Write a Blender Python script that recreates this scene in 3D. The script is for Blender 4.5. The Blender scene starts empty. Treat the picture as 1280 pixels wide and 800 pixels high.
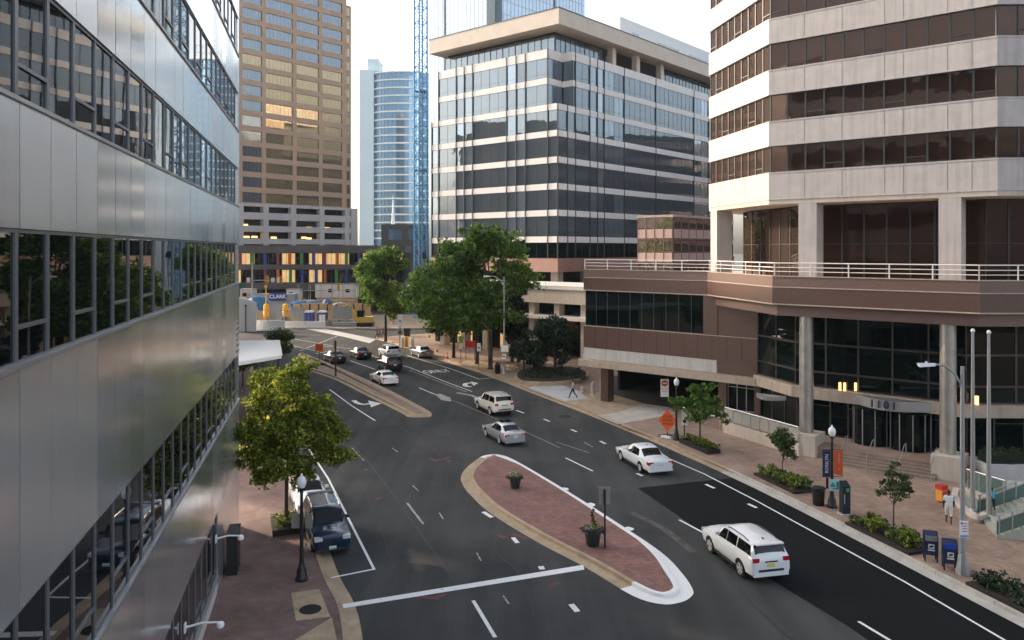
import bpy, bmesh, math, random
from mathutils import Vector, Matrix
random.seed(7)
R = math.radians
S = bpy.context.scene
COL = S.collection
F = 986.0; CX = 640.0; HY = 312.0; CH = 14.0     # lens in photo pixels, horizon row, camera height

def G(px, py, z=0.0):
    Y = F*(CH-z)/(py-HY)
    return ((px-CX)/F*Y, Y)
def ZY(py, Y):
    return CH-(py-HY)*Y/F
def hit(P, d, px):
    k = (px-CX)/F
    return (k*P[1]-P[0])/(d[0]-k*d[1])
def on(P, d, s): return (P[0]+d[0]*s, P[1]+d[1]*s)
def unit(a, b):
    l = math.hypot(b[0]-a[0], b[1]-a[1]); return ((b[0]-a[0])/l, (b[1]-a[1])/l)
def dist(a, b): return math.hypot(b[0]-a[0], b[1]-a[1])

# ------------------------------------------------------------------ mesh builder
class MB:
    def __init__(s): s.v=[]; s.f=[]; s.m=[]
    def face(s, pts, m=0):
        b=len(s.v); s.v.extend([tuple(p) for p in pts]); s.f.append(tuple(range(b,b+len(pts)))); s.m.append(m)
    def hexa(s, p, m=0):          # p: 4 bottom, 4 top
        b=len(s.v); s.v.extend([tuple(q) for q in p])
        for q in ((3,2,1,0),(4,5,6,7),(0,1,5,4),(1,2,6,5),(2,3,7,6),(3,0,4,7)):
            s.f.append(tuple(b+i for i in q)); s.m.append(m)
    def obox(s, P, d, n, s0, s1, o0, o1, z0, z1, m=0):
        q=[(P[0]+d[0]*a+n[0]*o, P[1]+d[1]*a+n[1]*o) for a,o in ((s0,o0),(s1,o0),(s1,o1),(s0,o1))]
        if (q[1][0]-q[0][0])*(q[2][1]-q[0][1])-(q[1][1]-q[0][1])*(q[2][0]-q[0][0])<0: q=[q[0],q[3],q[2],q[1]]
        s.hexa([(x,y,z0) for x,y in q]+[(x,y,z1) for x,y in q], m)
    def box(s, c, size, m=0, rot=0.0):
        ca,sa=math.cos(rot),math.sin(rot)
        s.obox((c[0],c[1]),(ca,sa),(-sa,ca),-size[0]/2,size[0]/2,-size[1]/2,size[1]/2,c[2]-size[2]/2,c[2]+size[2]/2,m)
    def prism(s, poly, z0, z1, m=0, mt=None):
        a=sum(poly[i][0]*poly[(i+1)%len(poly)][1]-poly[(i+1)%len(poly)][0]*poly[i][1] for i in range(len(poly)))
        if a<0: poly=poly[::-1]
        n=len(poly); b=len(s.v)
        s.v.extend([(x,y,z0) for x,y in poly]+[(x,y,z1) for x,y in poly])
        for i in range(n):
            j=(i+1)%n; s.f.append((b+i,b+j,b+n+j,b+n+i)); s.m.append(m)
        s.f.append(tuple(b+n+i for i in range(n))); s.m.append(m if mt is None else mt)
        s.f.append(tuple(b+i for i in reversed(range(n)))); s.m.append(m)
    def fan(s, poly, z0, z1, m=0):
        n=len(poly); c=(sum(p[0] for p in poly)/n,sum(p[1] for p in poly)/n)
        ar=sum(poly[i][0]*poly[(i+1)%n][1]-poly[(i+1)%n][0]*poly[i][1] for i in range(n))
        if ar<0: poly=poly[::-1]
        b=len(s.v); s.v.extend([(x,y,z0) for x,y in poly]+[(x,y,z1) for x,y in poly]+[(c[0],c[1],z1)])
        for i in range(n):
            j=(i+1)%n; s.f.append((b+i,b+j,b+n+j,b+n+i)); s.m.append(m); s.f.append((b+n+i,b+n+j,b+2*n)); s.m.append(m)
    def strip(s, A, B, z, m=0):    # flat ribbon between two polylines
        for i in range(len(A)-1):
            q=[A[i],A[i+1],B[i+1],B[i]]
            if (q[1][0]-q[0][0])*(q[2][1]-q[0][1])-(q[1][1]-q[0][1])*(q[2][0]-q[0][0])<0: q=q[::-1]
            s.face([(x,y,z) for x,y in q],m)
    def band(s, pts, o0, o1, z0, z1, m=0, closed=False):   # mitred wall strip along a polyline
        A=offset(pts,o0,closed); B=offset(pts,o1,closed)
        n=len(pts)
        for i in range(n if closed else n-1):
            j=(i+1)%n
            q=[A[i],A[j],B[j],B[i]]
            if (q[1][0]-q[0][0])*(q[2][1]-q[0][1])-(q[1][1]-q[0][1])*(q[2][0]-q[0][0])<0: q=q[::-1]
            b=len(s.v); s.v.extend([(x,y,z0) for x,y in q]+[(x,y,z1) for x,y in q])
            ends=[]
            fs=[(3,2,1,0),(4,5,6,7),(0,1,5,4),(1,2,6,5),(2,3,7,6),(3,0,4,7)]
            # drop inner end faces
            keep=[]
            for fq in fs:
                vs={(round(s.v[b+k][0],5),round(s.v[b+k][1],5)) for k in fq}
                ea={(round(A[i][0],5),round(A[i][1],5)),(round(B[i][0],5),round(B[i][1],5))}
                eb={(round(A[j][0],5),round(A[j][1],5)),(round(B[j][0],5),round(B[j][1],5))}
                if vs==ea and (closed or i>0): continue
                if vs==eb and (closed or i<n-2): continue
                keep.append(fq)
            for fq in keep: s.f.append(tuple(b+k for k in fq)); s.m.append(m)
    def tube(s, pts, rad, k=8, m=0, caps=True):
        pts=[Vector(p) for p in pts]
        if not hasattr(rad,'__len__'): rad=[rad]*len(pts)
        b=len(s.v); up=Vector((0,0,1))
        for i,p in enumerate(pts):
            t=(pts[min(i+1,len(pts)-1)]-pts[max(i-1,0)])
            if t.length<1e-9: t=Vector((0,0,1))
            t.normalize()
            a=t.cross(up) if abs(t.z)<.95 else t.cross(Vector((1,0,0)))
            a.normalize(); c=t.cross(a)
            for j in range(k):
                an=2*math.pi*j/k; s.v.append(tuple(p+(a*math.cos(an)+c*math.sin(an))*rad[i]))
        for i in range(len(pts)-1):
            for j in range(k):
                j2=(j+1)%k
                s.f.append((b+i*k+j2,b+i*k+j,b+(i+1)*k+j,b+(i+1)*k+j2)); s.m.append(m)
        if caps:
            s.f.append(tuple(b+j for j in range(k))); s.m.append(m)
            e=b+(len(pts)-1)*k; s.f.append(tuple(e+j for j in reversed(range(k)))); s.m.append(m)
    def lathe(s, prof, c=(0,0,0), k=16, m=0):
        b=len(s.v)
        for r,z in prof:
            for j in range(k):
                an=2*math.pi*j/k; s.v.append((c[0]+r*math.cos(an),c[1]+r*math.sin(an),c[2]+z))
        for i in range(len(prof)-1):
            for j in range(k):
                j2=(j+1)%k; s.f.append((b+i*k+j,b+i*k+j2,b+(i+1)*k+j2,b+(i+1)*k+j)); s.m.append(m)
        s.f.append(tuple(b+j for j in reversed(range(k)))); s.m.append(m)
        e=b+(len(prof)-1)*k; s.f.append(tuple(e+j for j in range(k))); s.m.append(m)
    def add(s, verts, faces, M, m=0):
        b=len(s.v); s.v.extend([tuple(M@Vector(v)) for v in verts])
        for f in faces: s.f.append(tuple(b+i for i in f)); s.m.append(m)
    def build(s, name, mats, parent=None, world=True, smooth=False, angle=40):
        me=bpy.data.meshes.new(name)
        v=s.v
        if parent is not None and world:
            r_=parent
            while '_loc' not in r_: r_=r_.parent
            l=r_['_loc']; v=[(x-l[0],y-l[1],z-l[2]) for x,y,z in v]
        me.from_pydata(v,[],s.f)
        if not isinstance(mats,(list,tuple)): mats=[mats]
        for mt in mats: me.materials.append(mt)
        me.polygons.foreach_set('material_index', s.m)
        if smooth:
            me.polygons.foreach_set('use_smooth',[True]*len(me.polygons))
            me.set_sharp_from_angle(angle=R(angle))
        me.update()
        o=bpy.data.objects.new(name,me); COL.objects.link(o)
        if parent is not None: o.parent=parent
        return o

def offset(pts, o, closed=False):
    n=len(pts); out=[]
    if abs(o)<1e-9: return list(pts)
    for i in range(n):
        if closed: a,b,c=pts[i-1],pts[i],pts[(i+1)%n]
        else: a,b,c=(pts[i-1] if i>0 else None),pts[i],(pts[i+1] if i<n-1 else None)
        ns=[]
        if a is not None: d=unit(a,b); ns.append((-d[1],d[0]))
        if c is not None: d=unit(b,c); ns.append((-d[1],d[0]))
        if len(ns)==1: nx,ny=ns[0]; out.append((b[0]+nx*o,b[1]+ny*o))
        else:
            nx,ny=ns[0][0]+ns[1][0],ns[0][1]+ns[1][1]; l=math.hypot(nx,ny); nx/=l; ny/=l
            k=max(.35,nx*ns[0][0]+ny*ns[0][1]); out.append((b[0]+nx*o/k,b[1]+ny*o/k))
    return out

def smooth_line(pts, k=6):
    out=[]
    n=len(pts)
    for i in range(n-1):
        p0=pts[max(i-1,0)];p1=pts[i];p2=pts[i+1];p3=pts[min(i+2,n-1)]
        for j in range(k):
            t=j/k
            out.append(tuple(.5*((2*p1[a])+(-p0[a]+p2[a])*t+(2*p0[a]-5*p1[a]+4*p2[a]-p3[a])*t*t+(-p0[a]+3*p1[a]-3*p2[a]+p3[a])*t**3) for a in (0,1)))
    out.append(tuple(pts[-1][:2])); return out
def smooth_loop(pts,k=5):
    n=len(pts); out=[]
    for i in range(n):
        p0=pts[i-1];p1=pts[i];p2=pts[(i+1)%n];p3=pts[(i+2)%n]
        for j in range(k):
            t=j/k
            out.append(tuple(.5*((2*p1[a])+(-p0[a]+p2[a])*t+(2*p0[a]-5*p1[a]+4*p2[a]-p3[a])*t*t+(-p0[a]+3*p1[a]-3*p2[a]+p3[a])*t**3) for a in (0,1)))
    return out

# ------------------------------------------------------------------ objects
def thing(name, label, cat, loc=(0,0,0), rotz=0.0, group=None, kind=None):
    o=bpy.data.objects.new(name,None); COL.objects.link(o)
    if len(loc)==2: loc=(loc[0],loc[1],0)
    o.location=loc; o.rotation_euler=(0,0,rotz); o['_loc']=list(loc)
    o.empty_display_size=.3
    return tag(o,label,cat,group,kind)
def tag(o,label=None,cat=None,group=None,kind=None):
    if label: o['label']=label
    if cat: o['category']=cat
    if group: o['group']=group
    if kind: o['kind']=kind
    return o
def copy_tree(o,parent=None):
    c=o.copy(); COL.objects.link(c)
    if parent is not None: c.parent=parent
    for ch in [x for x in o.children]: copy_tree(ch,c)
    return c
def place(o,loc,rot=0.0):
    if len(loc)==2: loc=(loc[0],loc[1],0)
    o.location=loc; o.rotation_euler=(0,0,rot); return o

# ------------------------------------------------------------------ materials
def nodes(name):
    m=bpy.data.materials.new(name); m.use_nodes=True
    nt=m.node_tree; b=nt.nodes['Principled BSDF']; return m,nt,b
def mat(name,col,rough=.6,metal=0.0,var=0.0,scale=1.0,bump=0.0,bscale=20.0,ior=None,coat=0.0,emit=None,es=0.0,detail=4.0,stain=0.0):
    m,nt,b=nodes(name)
    b.inputs['Roughness'].default_value=rough; b.inputs['Metallic'].default_value=metal
    if ior: b.inputs['IOR'].default_value=ior
    if coat: b.inputs['Coat Weight'].default_value=coat; b.inputs['Coat Roughness'].default_value=.04
    c=(*col,1)
    if var>0 or bump>0 or stain>0:
        tc=nt.nodes.new('ShaderNodeTexCoord')
    if var>0:
        nz=nt.nodes.new('ShaderNodeTexNoise'); nz.inputs['Scale'].default_value=scale; nz.inputs['Detail'].default_value=detail
        nz.inputs['Roughness'].default_value=.65
        nt.links.new(tc.outputs['Object'],nz.inputs['Vector'])
        rp=nt.nodes.new('ShaderNodeValToRGB')
        rp.color_ramp.elements[0].position=.3; rp.color_ramp.elements[1].position=.7
        rp.color_ramp.elements[0].color=(*[x*(1-var) for x in col],1); rp.color_ramp.elements[1].color=(*[min(1,x*(1+var)) for x in col],1)
        nt.links.new(nz.outputs['Fac'],rp.inputs['Fac']); out=rp.outputs['Color']
        if stain>0:   # vertical weathering streaks
            mp=nt.nodes.new('ShaderNodeMapping'); mp.inputs['Scale'].default_value=(3,3,.18)
            nt.links.new(tc.outputs['Object'],mp.inputs['Vector'])
            n2=nt.nodes.new('ShaderNodeTexNoise'); n2.inputs['Scale'].default_value=1.2; n2.inputs['Detail'].default_value=6
            nt.links.new(mp.outputs['Vector'],n2.inputs['Vector'])
            mx=nt.nodes.new('ShaderNodeMix'); mx.data_type='RGBA'; mx.blend_type='MULTIPLY'
            mr=nt.nodes.new('ShaderNodeMapRange'); mr.inputs['From Min'].default_value=.45; mr.inputs['From Max'].default_value=.75
            mr.inputs['To Min'].default_value=0; mr.inputs['To Max'].default_value=stain
            nt.links.new(n2.outputs['Fac'],mr.inputs['Value']); nt.links.new(mr.outputs['Result'],mx.inputs['Factor'])
            nt.links.new(out,mx.inputs['A']); mx.inputs['B'].default_value=(.45,.42,.4,1); out=mx.outputs['Result']
        nt.links.new(out,b.inputs['Base Color'])
    else: b.inputs['Base Color'].default_value=c
    if bump>0:
        nb=nt.nodes.new('ShaderNodeTexNoise'); nb.inputs['Scale'].default_value=bscale; nb.inputs['Detail'].default_value=3
        nt.links.new(tc.outputs['Object'],nb.inputs['Vector'])
        bp=nt.nodes.new('ShaderNodeBump'); bp.inputs['Strength'].default_value=bump; bp.inputs['Distance'].default_value=.02
        nt.links.new(nb.outputs['Fac'],bp.inputs['Height']); nt.links.new(bp.outputs['Normal'],b.inputs['Normal'])
    if emit: b.inputs['Emission Color'].default_value=(*emit,1); b.inputs['Emission Strength'].default_value=es
    return m
def glass(name,col=(.012,.015,.018),ior=1.9,wave=.25,wscale=.45,rough=.015,metal=0.0,dist=.02,tint=None,tilt=.035,tvar=.3,spec=None):
    """reflective coated window glass, slightly wavy like heat-treated panes"""
    m,nt,b=nodes(name)
    b.inputs['Base Color'].default_value=(*col,1); b.inputs['Roughness'].default_value=rough
    b.inputs['IOR'].default_value=ior; b.inputs['Metallic'].default_value=metal
    if spec is not None: b.inputs['Specular IOR Level'].default_value=spec
    if tint: b.inputs['Specular Tint'].default_value=(*tint,1)
    if wave>0:
        tc=nt.nodes.new('ShaderNodeTexCoord'); nb=nt.nodes.new('ShaderNodeTexNoise')
        nb.inputs['Scale'].default_value=wscale; nb.inputs['Detail'].default_value=1
        nt.links.new(tc.outputs['Object'],nb.inputs['Vector'])
        bp=nt.nodes.new('ShaderNodeBump'); bp.inputs['Strength'].default_value=wave; bp.inputs['Distance'].default_value=dist
        nt.links.new(nb.outputs['Fac'],bp.inputs['Height'])
        # every pane sits at a slightly different angle; its random base tone imitates varied reflections
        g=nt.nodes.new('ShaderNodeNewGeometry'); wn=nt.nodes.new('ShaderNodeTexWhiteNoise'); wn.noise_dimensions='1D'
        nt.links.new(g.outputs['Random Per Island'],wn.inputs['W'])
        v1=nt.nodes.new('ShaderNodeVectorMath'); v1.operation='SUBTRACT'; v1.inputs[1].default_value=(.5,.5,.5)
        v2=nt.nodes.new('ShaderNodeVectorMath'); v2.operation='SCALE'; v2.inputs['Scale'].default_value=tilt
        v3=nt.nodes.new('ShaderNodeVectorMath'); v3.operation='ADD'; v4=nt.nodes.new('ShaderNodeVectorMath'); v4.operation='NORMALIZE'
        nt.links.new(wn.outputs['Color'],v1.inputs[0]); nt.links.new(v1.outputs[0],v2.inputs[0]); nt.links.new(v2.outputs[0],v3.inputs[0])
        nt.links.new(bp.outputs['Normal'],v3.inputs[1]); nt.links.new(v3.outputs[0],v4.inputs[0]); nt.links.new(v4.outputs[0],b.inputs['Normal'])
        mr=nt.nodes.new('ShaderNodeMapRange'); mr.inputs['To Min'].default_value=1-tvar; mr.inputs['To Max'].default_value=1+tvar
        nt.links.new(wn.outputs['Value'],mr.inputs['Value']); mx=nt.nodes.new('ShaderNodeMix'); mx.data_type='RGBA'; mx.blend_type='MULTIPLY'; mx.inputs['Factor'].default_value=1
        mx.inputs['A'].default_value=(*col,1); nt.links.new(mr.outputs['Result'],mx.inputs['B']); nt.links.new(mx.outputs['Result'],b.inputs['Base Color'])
    return m
def brick(name,c1,c2,mortar,scale=1.0,rough=.85,bw=.22,bh=.11,var=.35,rot=0.0):
    m,nt,b=nodes(name); b.inputs['Roughness'].default_value=rough
    tc=nt.nodes.new('ShaderNodeTexCoord'); mp=nt.nodes.new('ShaderNodeMapping'); mp.inputs['Rotation'].default_value=(0,0,rot)
    br=nt.nodes.new('ShaderNodeTexBrick'); br.inputs['Scale'].default_value=scale
    br.inputs['Brick Width'].default_value=bw; br.inputs['Row Height'].default_value=bh; br.inputs['Mortar Size'].default_value=.008
    br.inputs['Color1'].default_value=(*c1,1); br.inputs['Color2'].default_value=(*c2,1); br.inputs['Mortar'].default_value=(*mortar,1)
    nt.links.new(tc.outputs['Object'],mp.inputs['Vector']); nt.links.new(mp.outputs['Vector'],br.inputs['Vector'])
    nz=nt.nodes.new('ShaderNodeTexNoise'); nz.inputs['Scale'].default_value=.55; nz.inputs['Detail'].default_value=8; nz.inputs['Roughness'].default_value=.7
    nt.links.new(tc.outputs['Object'],nz.inputs['Vector'])
    mr=nt.nodes.new('ShaderNodeMapRange'); mr.inputs['From Min'].default_value=.3; mr.inputs['From Max'].default_value=.7
    mr.inputs['To Min'].default_value=1-var; mr.inputs['To Max'].default_value=1+var
    nt.links.new(nz.outputs['Fac'],mr.inputs['Value'])
    mx=nt.nodes.new('ShaderNodeMix'); mx.data_type='RGBA'; mx.blend_type='MULTIPLY'; mx.inputs['Factor'].default_value=1
    nt.links.new(br.outputs['Color'],mx.inputs['A']); nt.links.new(mr.outputs['Result'],mx.inputs['B'])
    nt.links.new(mx.outputs['Result'],b.inputs['Base Color'])
    return m
def leaf(name,dark,mid,light,trans=.35):
    m,nt,b=nodes(name)
    gi=nt.nodes.new('ShaderNodeNewGeometry'); rp=nt.nodes.new('ShaderNodeValToRGB')
    e=rp.color_ramp.elements; e[0].color=(*dark,1); e[1].color=(*light,1); e[0].position=0; e[1].position=1
    k=e.new(.55); k.color=(*mid,1)
    nt.links.new(gi.outputs['Random Per Island'],rp.inputs['Fac']); nt.links.new(rp.outputs['Color'],b.inputs['Base Color'])
    b.inputs['Roughness'].default_value=.5
    tr=nt.nodes.new('ShaderNodeBsdfTranslucent'); nt.links.new(rp.outputs['Color'],tr.inputs['Color'])
    mx=nt.nodes.new('ShaderNodeMixShader'); mx.inputs[0].default_value=trans
    out=nt.nodes['Material Output']
    nt.links.new(b.outputs[0],mx.inputs[1]); nt.links.new(tr.outputs[0],mx.inputs[2]); nt.links.new(mx.outputs[0],out.inputs['Surface'])
    return m
def asphalt(name,col,light,rough=.9):
    m,nt,b=nodes(name); b.inputs['Roughness'].default_value=rough; b.inputs['Specular IOR Level'].default_value=.16
    tc=nt.nodes.new('ShaderNodeTexCoord')
    n1=nt.nodes.new('ShaderNodeTexNoise'); n1.inputs['Scale'].default_value=.12; n1.inputs['Detail'].default_value=9; n1.inputs['Roughness'].default_value=.62
    n2=nt.nodes.new('ShaderNodeTexNoise'); n2.inputs['Scale'].default_value=14; n2.inputs['Detail'].default_value=4; n2.inputs['Roughness'].default_value=.8
    mp=nt.nodes.new('ShaderNodeMapping'); mp.inputs['Rotation'].default_value=(0,0,R(-18)); mp.inputs['Scale'].default_value=(.9,.06,1)
    n3=nt.nodes.new('ShaderNodeTexNoise'); n3.inputs['Scale'].default_value=1.0; n3.inputs['Detail'].default_value=5
    for n in (n1,n2): nt.links.new(tc.outputs['Object'],n.inputs['Vector'])
    nt.links.new(tc.outputs['Object'],mp.inputs['Vector']); nt.links.new(mp.outputs['Vector'],n3.inputs['Vector'])
    a1=nt.nodes.new('ShaderNodeMath'); a1.operation='MULTIPLY_ADD'; a1.inputs[1].default_value=.75
    a2=nt.nodes.new('ShaderNodeMath'); a2.operation='MULTIPLY_ADD'; a2.inputs[1].default_value=.35; a2.inputs[2].default_value=-.08
    a3=nt.nodes.new('ShaderNodeMath'); a3.operation='MULTIPLY_ADD'; a3.inputs[1].default_value=.55
    nt.links.new(n2.outputs['Fac'],a2.inputs[0]); nt.links.new(n3.outputs['Fac'],a3.inputs[0]); nt.links.new(a2.outputs[0],a3.inputs[2])
    nt.links.new(n1.outputs['Fac'],a1.inputs[0]); nt.links.new(a3.outputs[0],a1.inputs[2])
    rp=nt.nodes.new('ShaderNodeValToRGB'); e=rp.color_ramp.elements
    e[0].position=.42; e[1].position=.90; e[0].color=(*col,1); e[1].color=(*light,1)
    nt.links.new(a1.outputs[0],rp.inputs['Fac']); nt.links.new(rp.outputs['Color'],b.inputs['Base Color'])
    bp=nt.nodes.new('ShaderNodeBump'); bp.inputs['Strength'].default_value=.25; bp.inputs['Distance'].default_value=.01
    nt.links.new(n2.outputs['Fac'],bp.inputs['Height']); nt.links.new(bp.outputs['Normal'],b.inputs['Normal'])
    return m
def worn(name,col,under,amount=.45,scale=6):
    """road paint worn through to the asphalt in flecks"""
    m,nt,b=nodes(name); b.inputs['Roughness'].default_value=.75
    tc=nt.nodes.new('ShaderNodeTexCoord'); nz=nt.nodes.new('ShaderNodeTexNoise'); nz.inputs['Scale'].default_value=scale; nz.inputs['Detail'].default_value=8; nz.inputs['Roughness'].default_value=.75
    nt.links.new(tc.outputs['Object'],nz.inputs['Vector'])
    rp=nt.nodes.new('ShaderNodeValToRGB'); e=rp.color_ramp.elements
    e[0].position=max(0,amount-.06); e[1].position=amount+.06; e[0].color=(*under,1); e[1].color=(*col,1)
    nt.links.new(nz.outputs['Fac'],rp.inputs['Fac']); nt.links.new(rp.outputs['Color'],b.inputs['Base Color'])
    return m

M={}
M['asphalt']=asphalt('asphalt',(.016,.020,.022),(.078,.077,.073))
M['new_asphalt']=asphalt('new_asphalt',(.0035,.0042,.005),(.009,.0098,.0105))
M['ground']=mat('ground_asphalt',(.07,.07,.07),.95,var=.3,scale=.3)
M['paint']=worn('road_paint',(.78,.78,.76),(.06,.06,.06),.36,5)
M['paint_worn']=worn('worn_road_paint',(.50,.49,.46),(.06,.06,.06),.47,7)
M['paint_red']=worn('red_spray_paint',(.22,.02,.02),(.045,.045,.047),.52,5)
M['stain']=mat('dusty_asphalt',(.085,.078,.068),.95,var=.5,scale=2.5,detail=8)
M['tar']=mat('tar_seal',(.012,.012,.012),.6)
M['patch']=asphalt('asphalt_patch',(.012,.014,.016),(.030,.031,.031))
M['white_kerb']=worn('white_kerb_paint',(.82,.81,.79),(.45,.40,.33),.28,2)
M['tan_conc']=mat('tan_concrete',(.40,.30,.20),.9,var=.22,scale=1.3,bump=.2,bscale=40)
M['conc']=mat('pale_concrete',(.46,.43,.38),.9,var=.18,scale=1.0,bump=.2,bscale=40)
M['gray_conc']=mat('grey_concrete',(.50,.48,.46),.9,var=.12,scale=.8)
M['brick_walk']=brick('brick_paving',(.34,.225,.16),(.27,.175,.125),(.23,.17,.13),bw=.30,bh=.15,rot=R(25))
M['brick_dark']=brick('shaded_brick_paving',(.20,.12,.10),(.15,.095,.085),(.13,.10,.09),bw=.30,bh=.15,rot=R(-14))  # darker copy of the paving brick, its shade put into the colour
M['brick_island']=brick('island_brick',(.29,.12,.085),(.15,.075,.072),(.19,.15,.13),bw=.24,bh=.12,rot=R(20),var=.22)
M['plaza']=brick('plaza_paving',(.33,.23,.17),(.28,.19,.145),(.22,.17,.13),bw=.6,bh=.6,rot=R(-41),var=.25)
M['metal_panel']=mat('brushed_metal_panel',(.80,.83,.85),.17,metal=.84,var=.05,scale=.8,bump=.06,bscale=1.1)
def panel_variation(m):
    nt=m.node_tree; b=nt.nodes['Principled BSDF']; g=nt.nodes.new('ShaderNodeNewGeometry')
    mr=nt.nodes.new('ShaderNodeMapRange'); mr.inputs['To Min'].default_value=.12; mr.inputs['To Max'].default_value=.26
    nt.links.new(g.outputs['Random Per Island'],mr.inputs['Value']); nt.links.new(mr.outputs['Result'],b.inputs['Roughness'])
    src=b.inputs['Base Color'].links[0].from_socket; mx=nt.nodes.new('ShaderNodeMix'); mx.data_type='RGBA'; mx.blend_type='MULTIPLY'; mx.inputs['Factor'].default_value=1
    m2=nt.nodes.new('ShaderNodeMapRange'); m2.inputs['To Min'].default_value=.90; m2.inputs['To Max'].default_value=1.06
    nt.links.new(g.outputs['Random Per Island'],m2.inputs['Value']); nt.links.new(src,mx.inputs['A']); nt.links.new(m2.outputs['Result'],mx.inputs['B']); nt.links.new(mx.outputs['Result'],b.inputs['Base Color'])
panel_variation(M['metal_panel'])
M['metal_dark']=mat('dark_window_metal',(.05,.055,.06),.45,metal=.3)
M['metal_grey']=mat('grey_window_frame',(.19,.20,.215),.4,metal=.5)
M['black']=mat('black_paint',(.012,.012,.013),.45)
M['matte_black']=mat('matt_black',(.01,.01,.01),.9)
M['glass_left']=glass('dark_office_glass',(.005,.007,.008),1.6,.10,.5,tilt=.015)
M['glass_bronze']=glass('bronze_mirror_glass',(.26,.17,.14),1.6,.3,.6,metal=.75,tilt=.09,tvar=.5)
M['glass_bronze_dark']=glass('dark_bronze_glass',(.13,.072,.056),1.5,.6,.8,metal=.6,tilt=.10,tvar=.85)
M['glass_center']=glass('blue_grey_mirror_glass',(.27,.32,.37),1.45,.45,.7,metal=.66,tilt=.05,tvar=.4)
M['glass_dark']=glass('black_lobby_glass',(.003,.008,.008),1.45,.05,.6,spec=.28)
M['glass_blue']=glass('pale_blue_glass',(.20,.36,.52),1.6,.05,.3,metal=.45)  # pale base colour stands in for haze over the distant tower
M['glass_sky']=glass('sky_reflecting_glass',(.55,.68,.80),1.6,.05,.2,metal=.6)
M['glass_warm']=glass('warm_reflection_glass',(.66,.50,.30),1.7,.2,.4,metal=.65,tilt=.12,tvar=.6)  # warm reflection of sunlit buildings put into the glass colour
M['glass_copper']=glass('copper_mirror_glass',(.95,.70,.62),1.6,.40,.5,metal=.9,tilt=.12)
M['glass_green']=mat('green_glass_panel',(.10,.16,.14),.05,ior=1.6)
M['tower_conc']=mat('precast_concrete',(.52,.465,.435),.8,var=.08,scale=1.2,stain=.35,bump=.12,bscale=60)
M['tower_joint']=mat('panel_joint',(.20,.17,.15),.9)
M['granite']=mat('brown_granite',(.120,.068,.054),.30,var=.16,scale=8,bump=.05,bscale=60)
M['granite_lite']=mat('pinkish_granite',(.17,.105,.086),.4,var=.12,scale=8)
M['ledge']=mat('tan_stone_ledge',(.46,.37,.29),.7,var=.12,scale=2,stain=.3)
M['white_panel']=mat('off_white_panel',(.55,.52,.48),.6,var=.08,scale=1.5,stain=.3)
M['spandrel']=mat('pinkish_white_spandrel',(.86,.79,.735),.6,var=.03,scale=1)
M['cornice']=mat('beige_cornice',(.72,.60,.49),.75,var=.08,scale=.5)
M['pink_base']=mat('pink_stone_base',(.40,.22,.17),.55,var=.08,scale=.8)
M['cream']=mat('cream_concrete',(.58,.49,.40),.8,var=.08,scale=.8,stain=.25)
M['white']=mat('white_paint',(.80,.79,.77),.55,var=.03,scale=1)
M['rail_white']=mat('white_railing',(.78,.73,.68),.45)
M['steel']=mat('brushed_steel',(.46,.43,.39),.36,metal=.7,var=.18,scale=1.2,bump=.05,bscale=4)
M['alu']=mat('grey_aluminium',(.42,.42,.42),.4,metal=.7)
M['galv']=mat('galvanised_steel',(.36,.365,.37),.5,metal=.5,var=.1,scale=2)
M['brown_tower']=mat('brown_facade',(.47,.315,.21),.8,var=.06,scale=.3)
M['garage']=mat('garage_concrete',(.56,.52,.49),.85,var=.06,scale=.3)
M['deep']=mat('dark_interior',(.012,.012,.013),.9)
M['dark_grey']=mat('dark_grey_cladding',(.085,.08,.078),.7,var=.15,scale=.5)
M['warm_pane']=mat('warm_window_pane',(.5,.38,.2),.6,emit=(1,.60,.24),es=.22,var=.35,scale=.5)  # warm pane colour with a faint even emission
M['lobby_frame']=mat('dark_bronze_frame',(.10,.085,.075),.4,metal=.5)
M['lamp_on']=mat('lit_lamp',(1,.7,.3),.5,emit=(1,.55,.16),es=1.1)
M['crane_blue']=mat('crane_blue_paint',(.15,.42,.66),.5)
M['sign_green']=mat('street_sign_green',(.0,.10,.06),.5)
M['sign_back']=mat('sign_back_aluminium',(.30,.26,.23),.55,metal=.2)
M['post_brown']=mat('brown_post',(.06,.035,.028),.6)
M['orange']=mat('construction_orange',(.80,.13,.02),.6)
M['yellow']=mat('signal_yellow',(.80,.42,.02),.55)
M['blue_usps']=mat('mailbox_blue',(.008,.018,.062),.35,coat=.3)
M['blue_dark']=mat('navy_banner',(.012,.014,.06),.7)
M['banner_orange']=mat('orange_banner',(.62,.09,.02),.7)
M['teal']=mat('teal_print',(.0,.22,.20),.6)
M['royal']=mat('royal_blue_sign',(.02,.05,.30),.5)
M['blue_tarp']=mat('blue_tarpaulin',(.03,.17,.36),.6,var=.3,scale=.6)
M['trailer']=mat('white_trailer',(.72,.68,.62),.6,var=.06,scale=.5)
M['plywood']=mat('tan_plywood',(.58,.40,.20),.8,var=.18,scale=.6)
M['red']=mat('red_paint',(.50,.03,.02),.5)
M['soil']=mat('dark_soil',(.028,.02,.015),.95,var=.4,scale=6,bump=.8,bscale=14)
M['bark']=mat('tree_bark',(.055,.042,.032),.9,var=.35,scale=6,bump=.6,bscale=18)
M['leaf_sun']=leaf('yellow_green_leaf',(.045,.085,.010),(.16,.22,.020),(.44,.42,.045),.48)  # bright yellow sun highlights put into the lighter leaf tones
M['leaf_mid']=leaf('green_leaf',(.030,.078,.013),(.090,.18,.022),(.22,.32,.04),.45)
M['leaf_dark']=leaf('dark_green_leaf',(.009,.022,.010),(.018,.04,.015),(.035,.07,.022),.3)
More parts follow.
